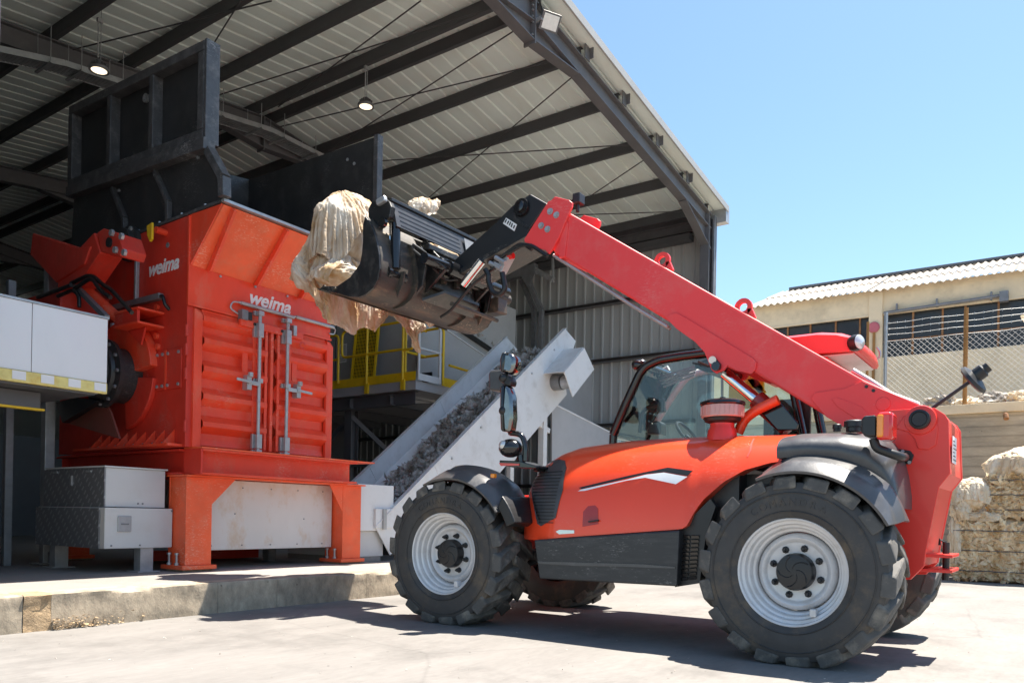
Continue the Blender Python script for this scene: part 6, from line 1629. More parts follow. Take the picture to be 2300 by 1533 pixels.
# tow hitch
hz = 0.52
for z in (0.60, 0.70):
    bb = B(); bb.box(6.0, 6.4, 0.62, 0.95, z, z+0.022); obj('tow_hitch_plate', bb, 'red', th, bevel=0.004)
bb = B(); bb.cyl((6.2, 0.68, 0.54), (6.2, 0.68, 0.80), 0.022, 10); bb.tube([(6.2, 0.68, 0.80), (6.2, 0.72, 0.82), (6.2, 0.72, 0.78)], 0.01, 6); obj('tow_pin', bb, 'black', th)
for x in (6.05, 6.32):
    bb = B(); bb.cyl((x, 0.84, 0.66), (x, 0.80, 0.66), 0.03, 6); obj('bolt', bb, 'galv', th)
# tail lamp on a bent arm
lc = [(5.420, 1.058, 1.581), (5.420, 0.988, 1.583), (5.420, 0.986, 1.456), (5.420, 1.043, 1.459)]
bb = B(); bb.px([(5.420, 1.055, 1.564), (5.420, 1.040, 1.586), (5.420, 0.972, 1.588), (5.420, 0.970, 1.458), (5.420, 1.030, 1.455), (5.420, 1.054, 1.487)], 5.26, 5.44); tl = obj('lamp_housing', bb, 'black', th, bevel=0.012)
ry = [(5.420, 0.977, 1.582)][0][1]; rzz = [(5.420, 0.976, 1.520)][0][2]
bb = B(); bb.box(5.265, 5.435, ry-0.10, ry-0.008, rzz-0.085, rzz+0.085); obj('tail_lens', bb, 'lampred', tl, bevel=0.02, smooth=40)
bb = B(); bb.box(5.254, 5.36, ry-0.05, ry-0.010, rzz-0.07, rzz+0.07); obj('indicator_lens', bb, 'lamporange', tl, bevel=0.012)
bb = B(); bb.tube(round_path([[(5.330, 0.995, 1.448)][0], [(5.330, 0.978, 1.389)][0], [(5.360, 0.841, 1.332)][0], [(5.940, 0.905, 1.376)][0]], 0.08), 0.028, 10); obj('lamp_arm', bb, 'black', th, smooth=60)
bb = B(); bb.px([(5.935, 0.943, 1.432), (5.935, 0.875, 1.417), (5.935, 0.852, 1.386), (5.935, 0.870, 1.327), (5.935, 0.914, 1.328), (5.935, 0.948, 1.380)], 5.925, 5.9385); obj('lamp_bracket', bb, 'black', th, bevel=0.004)
for q in [(5.920, 0.919, 1.414), (5.920, 0.877, 1.338)]:
    bb = B(); bb.cyl(q, (q[0]-0.012, q[1], q[2]), 0.012, 6); obj('bolt', bb, 'galv', th)

# ---- boom
XB0, XB1 = 6.06, 6.54
TB = [(6.060, 3.686, 3.650), (6.060, 2.088, 2.548), (6.060, 1.212, 1.950), (6.060, 0.804, 1.718), (6.060, 0.786, 1.628), (6.060, 0.881, 1.510), (6.060, 1.137, 1.521), (6.060, 1.323, 1.609), (6.060, 1.964, 2.049), (6.060, 2.732, 2.568), (6.060, 3.858, 3.338)]
bb = B(); bb.px(TB, XB0, XB1); boom = obj('boom', bb, 'boomred', th, bevel=0.02)
def plate(name, px, x0, x1, m='boomred', par=boom, bev=0.004):
    bb = B(); bb.px(px, x0, x1); return obj(name, bb, m, par, bevel=bev)
plate('lug_plate', [(6.050, 2.728, 2.580), (6.050, 2.693, 2.605), (6.050, 2.627, 2.607), (6.050, 2.564, 2.566), (6.050, 2.004, 2.181), (6.050, 1.969, 2.140), (6.050, 1.978, 2.083), (6.050, 2.012, 2.055), (6.050, 2.125, 2.093), (6.050, 2.197, 2.138), (6.050, 2.222, 2.105), (6.050, 2.290, 2.083), (6.050, 2.327, 2.115), (6.050, 2.389, 2.263), (6.050, 2.469, 2.353), (6.050, 2.628, 2.477)], 6.04, 6.06)
plate('lug_plate', [(6.050, 2.632, 2.473), (6.050, 1.968, 2.058), (6.050, 2.012, 2.055), (6.050, 2.125, 2.093), (6.050, 2.197, 2.138), (6.050, 2.222, 2.105), (6.050, 2.290, 2.083), (6.050, 2.327, 2.115), (6.050, 2.389, 2.263), (6.050, 2.469, 2.353)], 6.53, 6.56)
plate('pivot_plate', [(6.050, 1.561, 1.831), (6.050, 1.539, 1.875), (6.050, 1.326, 1.891), (6.050, 1.210, 1.936), (6.050, 0.806, 1.722), (6.050, 0.772, 1.669), (6.050, 0.979, 1.622), (6.050, 1.165, 1.553), (6.050, 1.321, 1.608), (6.050, 1.454, 1.696)], 6.045, 6.06)
plate('pressed_panel', [(6.045, 1.415, 1.820), (6.045, 1.378, 1.830), (6.045, 1.212, 1.754), (6.045, 1.160, 1.694), (6.045, 1.141, 1.605), (6.045, 1.210, 1.640), (6.045, 1.377, 1.765)], 6.038, 6.045)
cc = Vector([(6.045, 1.069, 1.761)][0]); bb = B(); bb.lathe([(0.05, 0), (0.046, 0.006), (0.03, 0.006)], cc, (-1, 0, 0), 20); obj('plug', bb, 'boomred', boom)
for q in [(6.045, 1.181, 1.892), (6.045, 1.134, 1.860)]:
    bb = B(); bb.cyl(q, (q[0]-0.006, q[1], q[2]), 0.012, 8); obj('bolt', bb, 'black', boom)
HP = [(6.030, 3.858, 3.788), (6.030, 3.821, 3.812), (6.030, 3.670, 3.748), (6.030, 3.637, 3.717), (6.030, 3.641, 3.682), (6.030, 3.668, 3.636), (6.030, 3.756, 3.451), (6.030, 3.839, 3.338), (6.030, 3.876, 3.305), (6.030, 3.915, 3.348), (6.030, 4.008, 3.385), (6.030, 4.142, 3.462), (6.030, 4.148, 3.488), (6.030, 3.891, 3.783)]
hpn = plate('head_plate', HP, 6.03, 6.058, bev=0.006)
hpf = plate('head_plate', HP, 6.545, 6.575, bev=0.006)
for q in [(6.030, 3.865, 3.685), (6.030, 3.798, 3.639), (6.030, 3.959, 3.575), (6.030, 3.890, 3.529)]:
    bb = B(); bb.cyl(q, (q[0]-0.022, q[1], q[2]), 0.022, 6); bb.cyl(q, (q[0]-0.006, q[1], q[2]), 0.03, 14); obj('bolt', bb, 'galv', hpn)
bb = B(); bb.px([(6.060, 3.780, 3.256), (6.060, 3.715, 3.257), (6.060, 3.684, 3.558), (6.060, 3.759, 3.573)], XB0-0.012, XB1+0.012); obj('collar', bb, 'boomred', boom, bevel=0.006)
# lifting eyes on top of the boom
for px_ in ([(6.120, 2.874, 3.105), (6.120, 2.818, 3.148), (6.120, 2.786, 3.131), (6.120, 2.776, 3.040)], [(6.120, 2.184, 2.617), (6.120, 2.131, 2.666), (6.120, 2.081, 2.644), (6.120, 2.073, 2.549)]):
    a, t1, t2, e = [Vector(p) for p in px_]
    cen = (t1+t2)/2 - Vector((0, 0, 0.055)); r0, r1 = 0.034, 0.07
    n = 18; vs = []; fs = []
    for x in (6.11, 6.14):
        for k in range(n):
            an = math.radians(360*k/(n-1)); 
            for r in (r0, r1): vs.append((x, cen.y+r*math.cos(an), cen.z+r*math.sin(an)))
    h = n*2
    for k in range(n-1):
        i = 2*k
        fs += [(i, i+1, i+3, i+2), (h+i, h+i+2, h+i+3, h+i+1), (i+1, h+i+1, h+i+3, i+3), (i, i+2, h+i+2, h+i)]
    bb = B(); bb.add(vs, fs)
    bb.px([(cen.y-0.07, cen.z-0.02), (cen.y-0.035, cen.z-0.02), (cen.y-0.04, cen.z-0.12), (cen.y-0.1, cen.z-0.09)], 6.11, 6.14)
    bb.px([(cen.y+0.035, cen.z-0.02), (cen.y+0.07, cen.z-0.02), (cen.y+0.13, cen.z-0.06), (cen.y+0.04, cen.z-0.11)], 6.11, 6.14)
    obj('lifting_eye', bb, 'red', boom)
# pipe run under the boom
q = [(6.100, 3.868, 3.331), (6.100, 3.598, 3.144), (6.100, 3.064, 2.764), (6.100, 2.734, 2.540)]
bb = B(); bb.tube([Vector(p)-Vector((0, 0, 0.02)) for p in q], 0.014, 8); bb.tube([Vector(p)-Vector((-0.05, 0, 0.03)) for p in q], 0.012, 8); obj('boom_pipe', bb, 'galv', boom, smooth=60)
# hose bundle and shoe on the top of the boom
q = [(6.300, 1.329, 2.040), (6.300, 1.204, 1.950), (6.300, 1.067, 1.842), (6.300, 0.885, 1.755)]
bb = B(); bb.tube([Vector(p)+Vector((0, 0, 0.02)) for p in q], 0.022, 8); bb.tube([Vector(p)+Vector((0.05, 0, 0.02)) for p in q], 0.018, 8); obj('boom_hose', bb, 'galv', boom, smooth=60)
q = [(6.200, 3.679, 3.795)][0]
bb = B(); bb.box(6.15, 6.25, q[1]-0.045, q[1]+0.03, q[2]-0.03, q[2]+0.06); bb.tube([(6.2, q[1], q[2]), (6.2, q[1]+0.0, q[2]-0.1)], 0.02, 6); obj('boom_work_lamp', bb, 'black', boom, bevel=0.008)
# inner boom nose (black) cranked down to the carriage
def c5(l): return l
NP = [(6.120, 4.153, 3.940), (6.120, 3.958, 3.807), (6.120, 4.146, 3.614), (6.120, 4.210, 3.535), (6.120, 4.321, 3.501), (6.120, 4.554, 3.415), (6.120, 5.048, 3.287), (6.120, 5.096, 3.357), (6.120, 5.092, 3.455), (6.120, 4.551, 3.749), (6.120, 4.355, 3.870)]
bb = B(); bb.px(NP, 6.12, 6.46); nose = obj('boom_nose', bb, 'black', th, bevel=0.012)
bb = B(); bb.px([(6.110, 4.337, 3.838), (6.110, 4.294, 3.737), (6.110, 4.140, 3.623), (6.110, 4.129, 3.600), (6.110, 4.319, 3.712), (6.110, 4.368, 3.836)], 6.108, 6.12); obj('nose_rib', bb, 'bucket', nose)
nc = Vector([(6.110, 4.235, 3.825)][0])
bb = B(); bb.lathe([(0.085, 0), (0.08, 0.02), (0.055, 0.02), (0.05, 0.05), (0.03, 0.055)], nc, (-1, 0, 0), 24); obj('nose_pin', bb, 'blackgloss', nose, smooth=40)
bb = B(); bb.px([(6.115, 4.452, 3.719), (6.115, 4.417, 3.767), (6.115, 4.291, 3.679), (6.115, 4.320, 3.621)], 6.113, 6.119); st = obj('sticker', bb, 'white', nose)
for k, pp in enumerate([[(6.110, 4.428, 3.721), (6.110, 4.408, 3.751)], [(6.110, 4.401, 3.703), (6.110, 4.381, 3.729)], [(6.110, 4.375, 3.685), (6.110, 4.360, 3.716)], [(6.110, 4.354, 3.664), (6.110, 4.339, 3.699)], [(6.110, 4.328, 3.647), (6.110, 4.313, 3.673)]]):
    bb = B(); bb.beam(pp[0], pp[1], 0.012, 0.004, up=(1, 0, 0)); obj('print_mark', bb, 'blackprint', st)
bb = B(); bb.prism([(6.06, p[1], p[2]) for p in [(6.100, 4.132, 3.577), (6.100, 5.078, 3.304), (6.100, 5.054, 3.265), (6.100, 4.101, 3.538)]], [(6.52, p[1], p[2]) for p in [(6.100, 4.132, 3.577), (6.100, 5.078, 3.304), (6.100, 5.054, 3.265), (6.100, 4.101, 3.538)]]); obj('nose_flange', bb, 'bucket', nose)
# tilt ram, hydraulic block and hoses below the nose
q = [(6.200, 4.639, 3.374), (6.200, 4.866, 3.181), (6.200, 4.352, 3.530), (6.200, 4.559, 3.408)]
bb = B(); bb.cyl(Vector(q[0])-Vector((0.16, 0, 0)), Vector(q[1])-Vector((0.16, 0, 0)), 0.042, 14); obj('tilt_rod', bb, 'chrome', th, smooth=40)
bb = B(); bb.cyl(q[2], q[0], 0.06, 14); bb.cyl(q[3], Vector(q[0]), 0.072, 14); obj('tilt_ram', bb, 'blackgloss', th, smooth=40)
q = [(6.100, 4.457, 3.257), (6.100, 4.356, 3.400)]
bb = B(); bb.beam(q[0], q[1], 0.08, 0.09, up=(1, 0, 0)); hb_ = obj('hydraulic_block', bb, 'galv', th, bevel=0.005)
for k, px_ in enumerate(([(6.060, 4.498, 3.329), (6.060, 4.413, 3.281)], [(6.060, 4.562, 3.348), (6.060, 4.428, 3.267)], [(6.040, 4.479, 3.380), (6.040, 4.363, 3.309)])):
    bb = B(); bb.cyl(px_[0], px_[1], 0.022, 8); obj('hose_fitting', bb, 'galv', hb_)
bb = B(); bb.cyl([(6.080, 4.352, 3.377)][0], [(6.080, 4.301, 3.377)][0], 0.03, 10); obj('dust_cap', bb, 'lampred', hb_)
bb = B(); bb.tube(round_path([(6.000, 4.368, 3.207), (6.000, 4.329, 3.051), (6.000, 4.379, 3.000), (6.000, 4.479, 3.032), (6.000, 4.529, 3.157), (6.000, 4.525, 3.207), (6.000, 4.568, 3.269)], 0.09, 5), 0.026, 8); obj('hydraulic_hose', bb, 'hose', th, smooth=60)
bb = B(); bb.tube(round_path([(6.050, 4.490, 3.291), (6.050, 4.766, 3.164), (6.050, 5.040, 2.941), (6.050, 5.154, 2.903)], 0.09, 5), 0.016, 8); obj('hydraulic_hose', bb, 'hose', th, smooth=60)
for px_ in ([(6.040, 4.416, 3.369), (6.040, 4.189, 3.466), (6.040, 4.063, 3.381)], [(6.030, 4.332, 3.385), (6.030, 4.107, 3.448), (6.030, 3.885, 3.286)]):
    bb = B(); bb.tube(round_path(px_, 0.1, 4), 0.018, 8); obj('hydraulic_hose', bb, 'hose', th, smooth=60)

# ---- lift ram between hood and boom
q = [(6.200, 2.276, 2.109), (6.200, 1.970, 1.837), (6.200, 2.013, 1.879), (6.200, 1.751, 1.638)]
lp_ = Vector([(6.030, 2.280, 2.135)][0])
bb = B(); bb.cyl(q[0], q[1], 0.045, 16); obj('lift_rod', bb, 'chrome', th, smooth=40)
bb = B(); bb.cyl(q[2], q[3], 0.075, 18); obj('lift_ram', bb, 'cylred', th, smooth=40)
bb = B(); bb.cyl([(6.000, 2.306, 2.185)][0], [(6.030, 2.317, 2.192)][0], 0.03, 14); obj('pin_head', bb, 'lens', boom, smooth=40)
bb = B(); bb.px([(6.030, 2.332, 2.200), (6.030, 2.303, 2.218), (6.030, 2.244, 2.149), (6.030, 2.250, 2.108), (6.030, 2.290, 2.104), (6.030, 2.324, 2.157)], 6.018, 6.038); obj('pin_keeper', bb, 'black', boom, bevel=0.004)
bb = B(); bb.cyl((6.0, lp_.y, lp_.z), (6.6, lp_.y, lp_.z), 0.035, 14); obj('ram_pin', bb, 'blackgloss', boom)
# red guard hoop and dark guide behind the hood
bb = B(); bb.tube(round_path([(5.950, 2.071, 1.594), (5.950, 2.024, 1.701), (5.950, 1.930, 1.763), (5.950, 1.772, 1.829)], 0.15, 5), 0.04, 10); obj('guard_hoop', bb, 'hoodred', th, smooth=60)
bb = B(); bb.prism([(6.000, 1.919, 1.751), (6.000, 1.787, 1.837), (6.000, 1.773, 1.826), (6.000, 1.630, 1.645), (6.000, 1.646, 1.599), (6.000, 1.792, 1.606)], [(6.500, 2.079, 1.820), (6.500, 1.935, 1.913), (6.500, 1.921, 1.901), (6.500, 1.766, 1.705), (6.500, 1.783, 1.656), (6.500, 1.942, 1.664)]); obj('boom_rest', bb, 'blackgloss', th, bevel=0.01)
# ---- air intake pre-cleaner on the hood
ac = Vector([(5.800, 2.142, 1.583)][0])
bb = B(); bb.lathe([(0.115, -0.06), (0.105, 0.02), (0.09, 0.04), (0.09, 0.07)], ac, (0, 0, 1), 28); pcb = obj('precleaner_neck', bb, 'red', th, smooth=40)
bb = B(); bb.lathe([(0.09, 0.07), (0.13, 0.085), (0.14, 0.105), (0.135, 0.115)], ac, (0, 0, 1), 32); obj('precleaner_base', bb, 'black', pcb, smooth=40)
bb = B(); bb.lathe([(0.152, 0.112), (0.158, 0.12), (0.158, 0.20), (0.152, 0.205)], ac, (0, 0, 1), 36); obj('precleaner_bowl', bb, 'clearcup', pcb, smooth=30)
bb = B()
for k in range(28):
    a = math.radians(360*k/28); bb.beam((ac.x+0.159*math.cos(a), ac.y+0.159*math.sin(a), ac.z+0.13), (ac.x+0.159*math.cos(a), ac.y+0.159*math.sin(a), ac.z+0.195), 0.004, 0.004, up=(0, 1, 0))
obj('bowl_ribs', bb, 'clearcup', pcb, kind='stuff')
bb = B(); bb.lathe([(0.16, 0.203), (0.168, 0.212), (0.165, 0.23), (0.13, 0.245), (0.03, 0.25), (0.02, 0.27), (0.0, 0.275)], ac, (0, 0, 1), 36, caps=False); obj('precleaner_cap', bb, 'blackgloss', pcb, smooth=40)
bb = B(); q = [(6.750, 2.497, 1.954), (6.750, 2.502, 2.201)]; bb.cyl(q[0], q[1], 0.012, 8); obj('sensor_rod', bb, 'galv', th)

# ---- cab beyond the boom
CX0, CX1 = 6.72, 7.42
def cabpath(px): return px
PN = [(6.720, 3.547, 1.720), (6.720, 3.439, 1.968), (6.720, 3.279, 2.281), (6.720, 3.217, 2.342), (6.720, 3.084, 2.387), (6.720, 2.876, 2.398), (6.720, 2.584, 2.404)]
yb, zb = PN[0][1], PN[0][2]
side = [(p[1], p[2]) for p in PN] + [(1.95, 2.40)]
def cab_member(pts, w, m='blackgloss', name='cab_frame', r=0.05):
    bb = B(); bb.tube(round_path(pts, r, 4), w, 8); return obj(name, bb, m, th, smooth=60)
for x in (CX0, CX1):
    cab_member([(x, y, z) for y, z in side], 0.045 if x == CX0 else 0.035)
    cab_member([(x, 1.95, 2.40), (x, 1.75, 1.4)], 0.04)
    cab_member([(x, yb, zb), (x, yb+0.02, 1.1), (x, 3.4, 0.9)], 0.04)
    cab_member([(x, yb, zb-0.22), (x, 1.78, 1.42)], 0.035)
for (y, z) in (side[0], side[3], side[6]): cab_member([(CX0, y, z), (CX1, y, z)], 0.035)
bb = B(); bb.prism([(CX0, y, z) for y, z in side[3:]] + [(CX0, 1.95, 2.43)], [(CX1, y, z) for y, z in side[3:]] + [(CX1, 1.95, 2.43)]) if False else None
# glazing
gp = [(y, z) for y, z in side] + [(1.80, 1.45), (yb-0.02, zb-0.2)]
bb = B(); bb.px(gp, CX0-0.004, CX0+0.004); obj('side_window', bb, 'glass', th)
bb = B(); bb.px(gp, CX1-0.004, CX1+0.004); obj('door_window', bb, 'glass', th)
bb = B(); bb.prism([(CX0+0.05, y, z) for y, z in side[0:4]] + [(CX0+0.05, y-0.006, z-0.003) for y, z in reversed(side[0:4])], [(CX1-0.05, y, z) for y, z in side[0:4]] + [(CX1-0.05, y-0.006, z-0.003) for y, z in reversed(side[0:4])]); obj('windscreen', bb, 'glass', th)
# door frame with rounded corner on the far side, roof lining bars
dp = [(7.380, 3.470, 1.798), (7.380, 3.292, 2.088), (7.380, 3.107, 2.318), (7.380, 2.993, 2.369), (7.380, 2.658, 2.399), (7.380, 2.486, 2.400)]
cab_member(dp, 0.034, 'palegrey', 'door_frame', 0.12)
dp2 = [(7.380, 3.762, 1.811), (7.380, 3.587, 2.177), (7.380, 3.404, 2.388), (7.380, 3.289, 2.441)]
cab_member(dp2, 0.03, 'midgrey', 'door_pillar', 0.1)
for k in range(4):
    f = k/3; q = [(7.050, 3.260, 2.289), (7.050, 2.860, 2.363)]; q2 = [(7.050, 3.194, 2.198), (7.050, 2.880, 2.281)]
    a, c = Vector(q[0]).lerp(Vector(q2[0]), f), Vector(q[1]).lerp(Vector(q2[1]), f)
    bb = B(); bb.beam(a, c, 0.012, 0.02); obj('roof_grille_bar', bb, 'galvdark', th)
bb = B(); bb.px([(6.800, 2.780, 2.330), (6.800, 2.614, 2.386), (6.800, 2.451, 2.369), (6.800, 2.448, 2.220), (6.800, 2.653, 2.246), (6.800, 2.771, 2.297)], 6.8, 7.35); obj('roof_lining', bb, 'black', th)
bb = B(); bb.beam([(6.720, 2.764, 2.327)][0], [(6.720, 2.622, 2.286)][0], 0.02, 0.014); bb.tube([(6.700, 2.706, 2.330), (6.700, 2.574, 2.270)], 0.01, 6); obj('wiper', bb, 'black', th)
# grab bar, monitor, seat, steering wheel
bb = B(); bb.tube(round_path([(7.000, 3.409, 1.758), (7.000, 3.394, 1.939), (7.000, 3.343, 2.000), (7.000, 3.177, 2.028)], 0.08, 5), 0.02, 8); obj('grab_bar', bb, 'black', th, smooth=60)
bb = B(); bb.px([(7.000, 3.224, 2.078), (7.000, 3.160, 2.082), (7.000, 3.148, 1.945), (7.000, 3.221, 1.937)], 6.98, 7.03); obj('monitor', bb, 'black', th, bevel=0.01)
bb = B(); bb.px([(7.000, 3.293, 1.847), (7.000, 3.220, 1.864), (7.000, 3.173, 1.841), (7.000, 3.171, 1.730), (7.000, 3.310, 1.736)], 6.95, 7.1); obj('console', bb, 'black', th, bevel=0.015)
bb = B(); pts = [(7.1+0.17*math.cos(a), 2.95+0.10*math.sin(a), 1.72+0.13*math.sin(a)) for a in [2*math.pi*k/24 for k in range(24)]]
bb.tube(pts, 0.014, 6, closed=True); bb.cyl((7.1, 2.95, 1.72), (7.1, 3.2, 1.4), 0.03, 8); obj('steering_wheel', bb, 'black', th, smooth=60)
bb = B(); bb.box(6.85, 7.3, 2.1, 2.55, 1.3, 1.5); bb.box(6.87, 7.28, 2.06, 2.18, 1.48, 1.85); obj('seat', bb, 'seat', th, bevel=0.04)
bb = B(); bb.box(CX0, CX1, 1.8, 3.45, 0.75, 1.28); obj('cab_body', bb, 'red', th, bevel=0.02)
bb = B(); bb.box(6.78, 6.82, 2.15, 2.45, 1.9, 2.15); bb.px([(6.780, 2.314, 2.189), (6.780, 2.244, 2.210), (6.780, 2.125, 2.028), (6.780, 2.148, 1.991), (6.780, 2.242, 2.083)], 6.78, 6.80); obj('yellow_panel', bb, 'yellow', th)
bb = B(); bb.box(6.76, 6.80, 1.75, 2.0, 1.3, 1.95); obj('rear_pillar', bb, 'black', th)
# beacon-shaped lamp at the front of the cab roof
q = Vector([(6.800, 3.348, 2.376)][0])
bb = B(); bb.lathe([(0.02, 0.09), (0.05, 0.06), (0.055, 0.0), (0.05, -0.03), (0.03, -0.05)], q, (0.3, -0.9, 0.1), 18); obj('front_work_lamp', bb, 'blackgloss', th, smooth=40)
bb = B(); bb.tube([q+Vector((0.02, -0.03, 0)), q+Vector((0.03, -0.16, 0.02)), q+Vector((0.05, -0.25, -0.02))], 0.014, 6); obj('lamp_stalk', bb, 'black', th)
# red roof cap
rp = [(1.385, 2.300), (1.375, 2.335), (1.39, 2.385), (1.44, 2.435), (1.54, 2.475), (1.70, 2.500), (1.95, 2.50), (2.25, 2.47), (2.5, 2.42), (2.5, 2.36), (1.9, 2.315), (1.6, 2.305)]
bb = B(); ns = 13; secs = []
for j in range(ns):
    g = j/(ns-1); x = 6.74 + 0.90*g; e = (1-abs(2*g-1)**4)
    secs.append([(x, 2.0+(y-2.0)*(0.97+0.03*e), 2.30+(z-2.30)*(0.80+0.30*e)) for y, z in rp])
n = len(rp)
bb.add([v for s_ in secs for v in s_], [(i*n+k, i*n+(k+1) % n, (i+1)*n+(k+1) % n, (i+1)*n+k) for i in range(ns-1) for k in range(n)] + [tuple(range(n)), tuple((ns-1)*n+k for k in range(n))])
roof = obj('cab_roof', bb, 'red', th, smooth=32)
bb = B(); bb.box(6.80, 7.60, 1.43, 2.3, 2.285, 2.296); obj('roof_underside', bb, 'palegrey', roof)
bb = B(); bb.box(6.78, 7.62, 1.62, 2.3, 2.20, 2.28); obj('roof_edge_strip', bb, 'red', roof, bevel=0.01)
wl = Vector([(6.740, 1.406, 2.359)][0])
bb = B(); bb.lathe([(0.062, 0.04), (0.066, 0.0), (0.06, -0.03), (0.035, -0.05)], wl, (-0.45, -0.88, 0.05), 22); wlo = obj('roof_work_lamp', bb, 'black', roof, smooth=40)
bb = B(); bb.lathe([(0.058, 0.042), (0.05, 0.050), (0.0, 0.055)], wl, (-0.45, -0.88, 0.05), 22, caps=False); obj('lamp_lens', bb, 'lens', wlo, smooth=50)
bb = B(); bb.tube(round_path([(7.200, 1.329, 2.401), (7.200, 1.304, 2.361), (7.200, 1.304, 2.323), (7.200, 1.327, 2.303)], 0.04), 0.01, 6); obj('roof_handle', bb, 'galv', roof)

# ---- rear round mirror on a rod
q = [(6.400, 0.806, 1.759), (6.400, 0.651, 1.873), (6.400, 0.553, 1.943)]
bb = B(); bb.tube(q, 0.013, 8); mr = obj('mirror_rod', bb, 'black', th, smooth=60)
a, c = [(6.400, 0.614, 2.011), (6.400, 0.501, 1.864)]
mid = (Vector(a)+Vector(c))/2; dv = (Vector(c)-Vector(a)).normalized(); vw = Vector((0.984, 0.084, 0.156)); axm = (dv.cross(vw).normalized() - vw*0.14).normalized()
bb = B(); bb.lathe([(0.10, -0.012), (0.118, 0.0), (0.108, 0.022), (0.06, 0.038), (0.03, 0.042)], mid, axm, 26); obj('round_mirror', bb, 'black', mr, smooth=40)
q2 = Vector([(6.400, 0.516, 1.984)][0])
bb = B(); bb.lathe([(0.028, -0.05), (0.05, -0.04), (0.05, 0.03), (0.035, 0.04), (0.035, 0.07)], q2, (0, -0.8, 0.6), 16); bb.cyl(mid, q2, 0.02, 8); obj('mirror_joint', bb, 'black', mr, smooth=40)

# ---- front mirror cluster
XM_ = 5.36
def mq(l): return l
bb = B(); bb.tube(round_path([(5.360, 3.831, 2.211), (5.360, 3.846, 2.071), (5.360, 3.850, 1.849), (5.360, 3.848, 1.737), (5.360, 3.790, 1.605)], 0.05), 0.016, 8); pole = obj('mirror_pole', bb, 'black', th, smooth=60)
def shell(px, x0, x1, m, name, par=pole, bev=0.025):
    bb = B(); bb.px(px, x0, x1); return obj(name, bb, m, par, bevel=bev, smooth=60)
shell([(5.340, 3.827, 2.277), (5.340, 3.746, 2.265), (5.340, 3.705, 2.217), (5.340, 3.711, 2.122), (5.340, 3.751, 2.086), (5.340, 3.833, 2.111), (5.340, 3.853, 2.198)], 5.28, 5.40, 'mirror', 'wide_mirror', bev=0.035)
shell([(5.340, 3.849, 2.224), (5.340, 3.827, 2.277), (5.340, 3.791, 2.273), (5.340, 3.810, 2.109), (5.340, 3.842, 2.112)], 5.27, 5.41, 'blackgloss', 'mirror_shell')
shell([(5.450, 4.076, 2.150), (5.450, 4.053, 2.168), (5.450, 3.926, 2.167), (5.450, 3.908, 2.000), (5.450, 3.936, 1.979), (5.450, 4.068, 2.001)], 5.42, 5.56, 'fender', 'front_mirror', bev=0.02)
shell([(5.340, 3.812, 2.006), (5.340, 3.767, 1.995), (5.340, 3.734, 1.912), (5.340, 3.721, 1.728), (5.340, 3.740, 1.612), (5.340, 3.808, 1.622), (5.340, 3.826, 1.808)], 5.28, 5.38, 'mirror', 'main_mirror', bev=0.03)
shell([(5.340, 3.844, 1.994), (5.340, 3.808, 2.006), (5.340, 3.812, 1.807), (5.340, 3.803, 1.618), (5.340, 3.831, 1.631), (5.340, 3.844, 1.809)], 5.275, 5.385, 'blackgloss', 'mirror_shell')
shell([(5.340, 3.814, 2.084), (5.340, 3.760, 2.075), (5.340, 3.741, 2.030), (5.340, 3.753, 1.994), (5.340, 3.821, 2.007)], 5.29, 5.38, 'black', 'mirror_joint', bev=0.01)
for q in [(5.300, 3.826, 2.064), (5.300, 3.820, 1.795)]:
    bb = B(); bb.sphere(q, 0.04, 12, 8); obj('ball_joint', bb, 'black', pole, smooth=60)
bb = B(); q = Vector([(5.360, 3.783, 1.490)][0]); bb.sphere(q, 0.10, 20, 12, (0.9, 1.05, 0.78)); hl = obj('headlamp', bb, 'blackgloss', pole, smooth=60)
bb = B(); bb.sphere(q+Vector((-0.060, 0.03, 0.02)), 0.050, 14, 8, (0.8, 0.8, 0.8)); obj('lamp_lens', bb, 'lens', hl, smooth=60)
bb = B(); bb.tube(round_path([(5.380, 3.800, 1.618), (5.380, 3.687, 1.602), (5.380, 3.646, 1.509), (5.380, 3.647, 1.381)], 0.1, 5), 0.024, 8); obj('mirror_arm', bb, 'blackgloss', pole, smooth=60)
bb = B(); bb.tube([(5.400, 3.706, 1.439), (5.400, 3.696, 1.350)], 0.035, 8); bb.px([(5.420, 3.901, 1.394), (5.420, 3.683, 1.381), (5.420, 3.533, 1.341), (5.420, 3.532, 1.319), (5.420, 3.763, 1.331), (5.420, 3.891, 1.356)], 5.36, 5.56); obj('mirror_base', bb, 'blackgloss', pole, bevel=0.008)
bb = B(); bb.px([(5.420, 3.896, 1.371), (5.420, 3.692, 1.359), (5.420, 3.691, 1.344), (5.420, 3.877, 1.345)], 5.352, 5.359); obj('reflector', bb, 'lampred', pole)
bb = B(); bb.beam((5.5, 3.62, 1.33), (5.9, 3.5, 1.25), 0.06, 0.04); obj('mirror_stay', bb, 'black', pole)

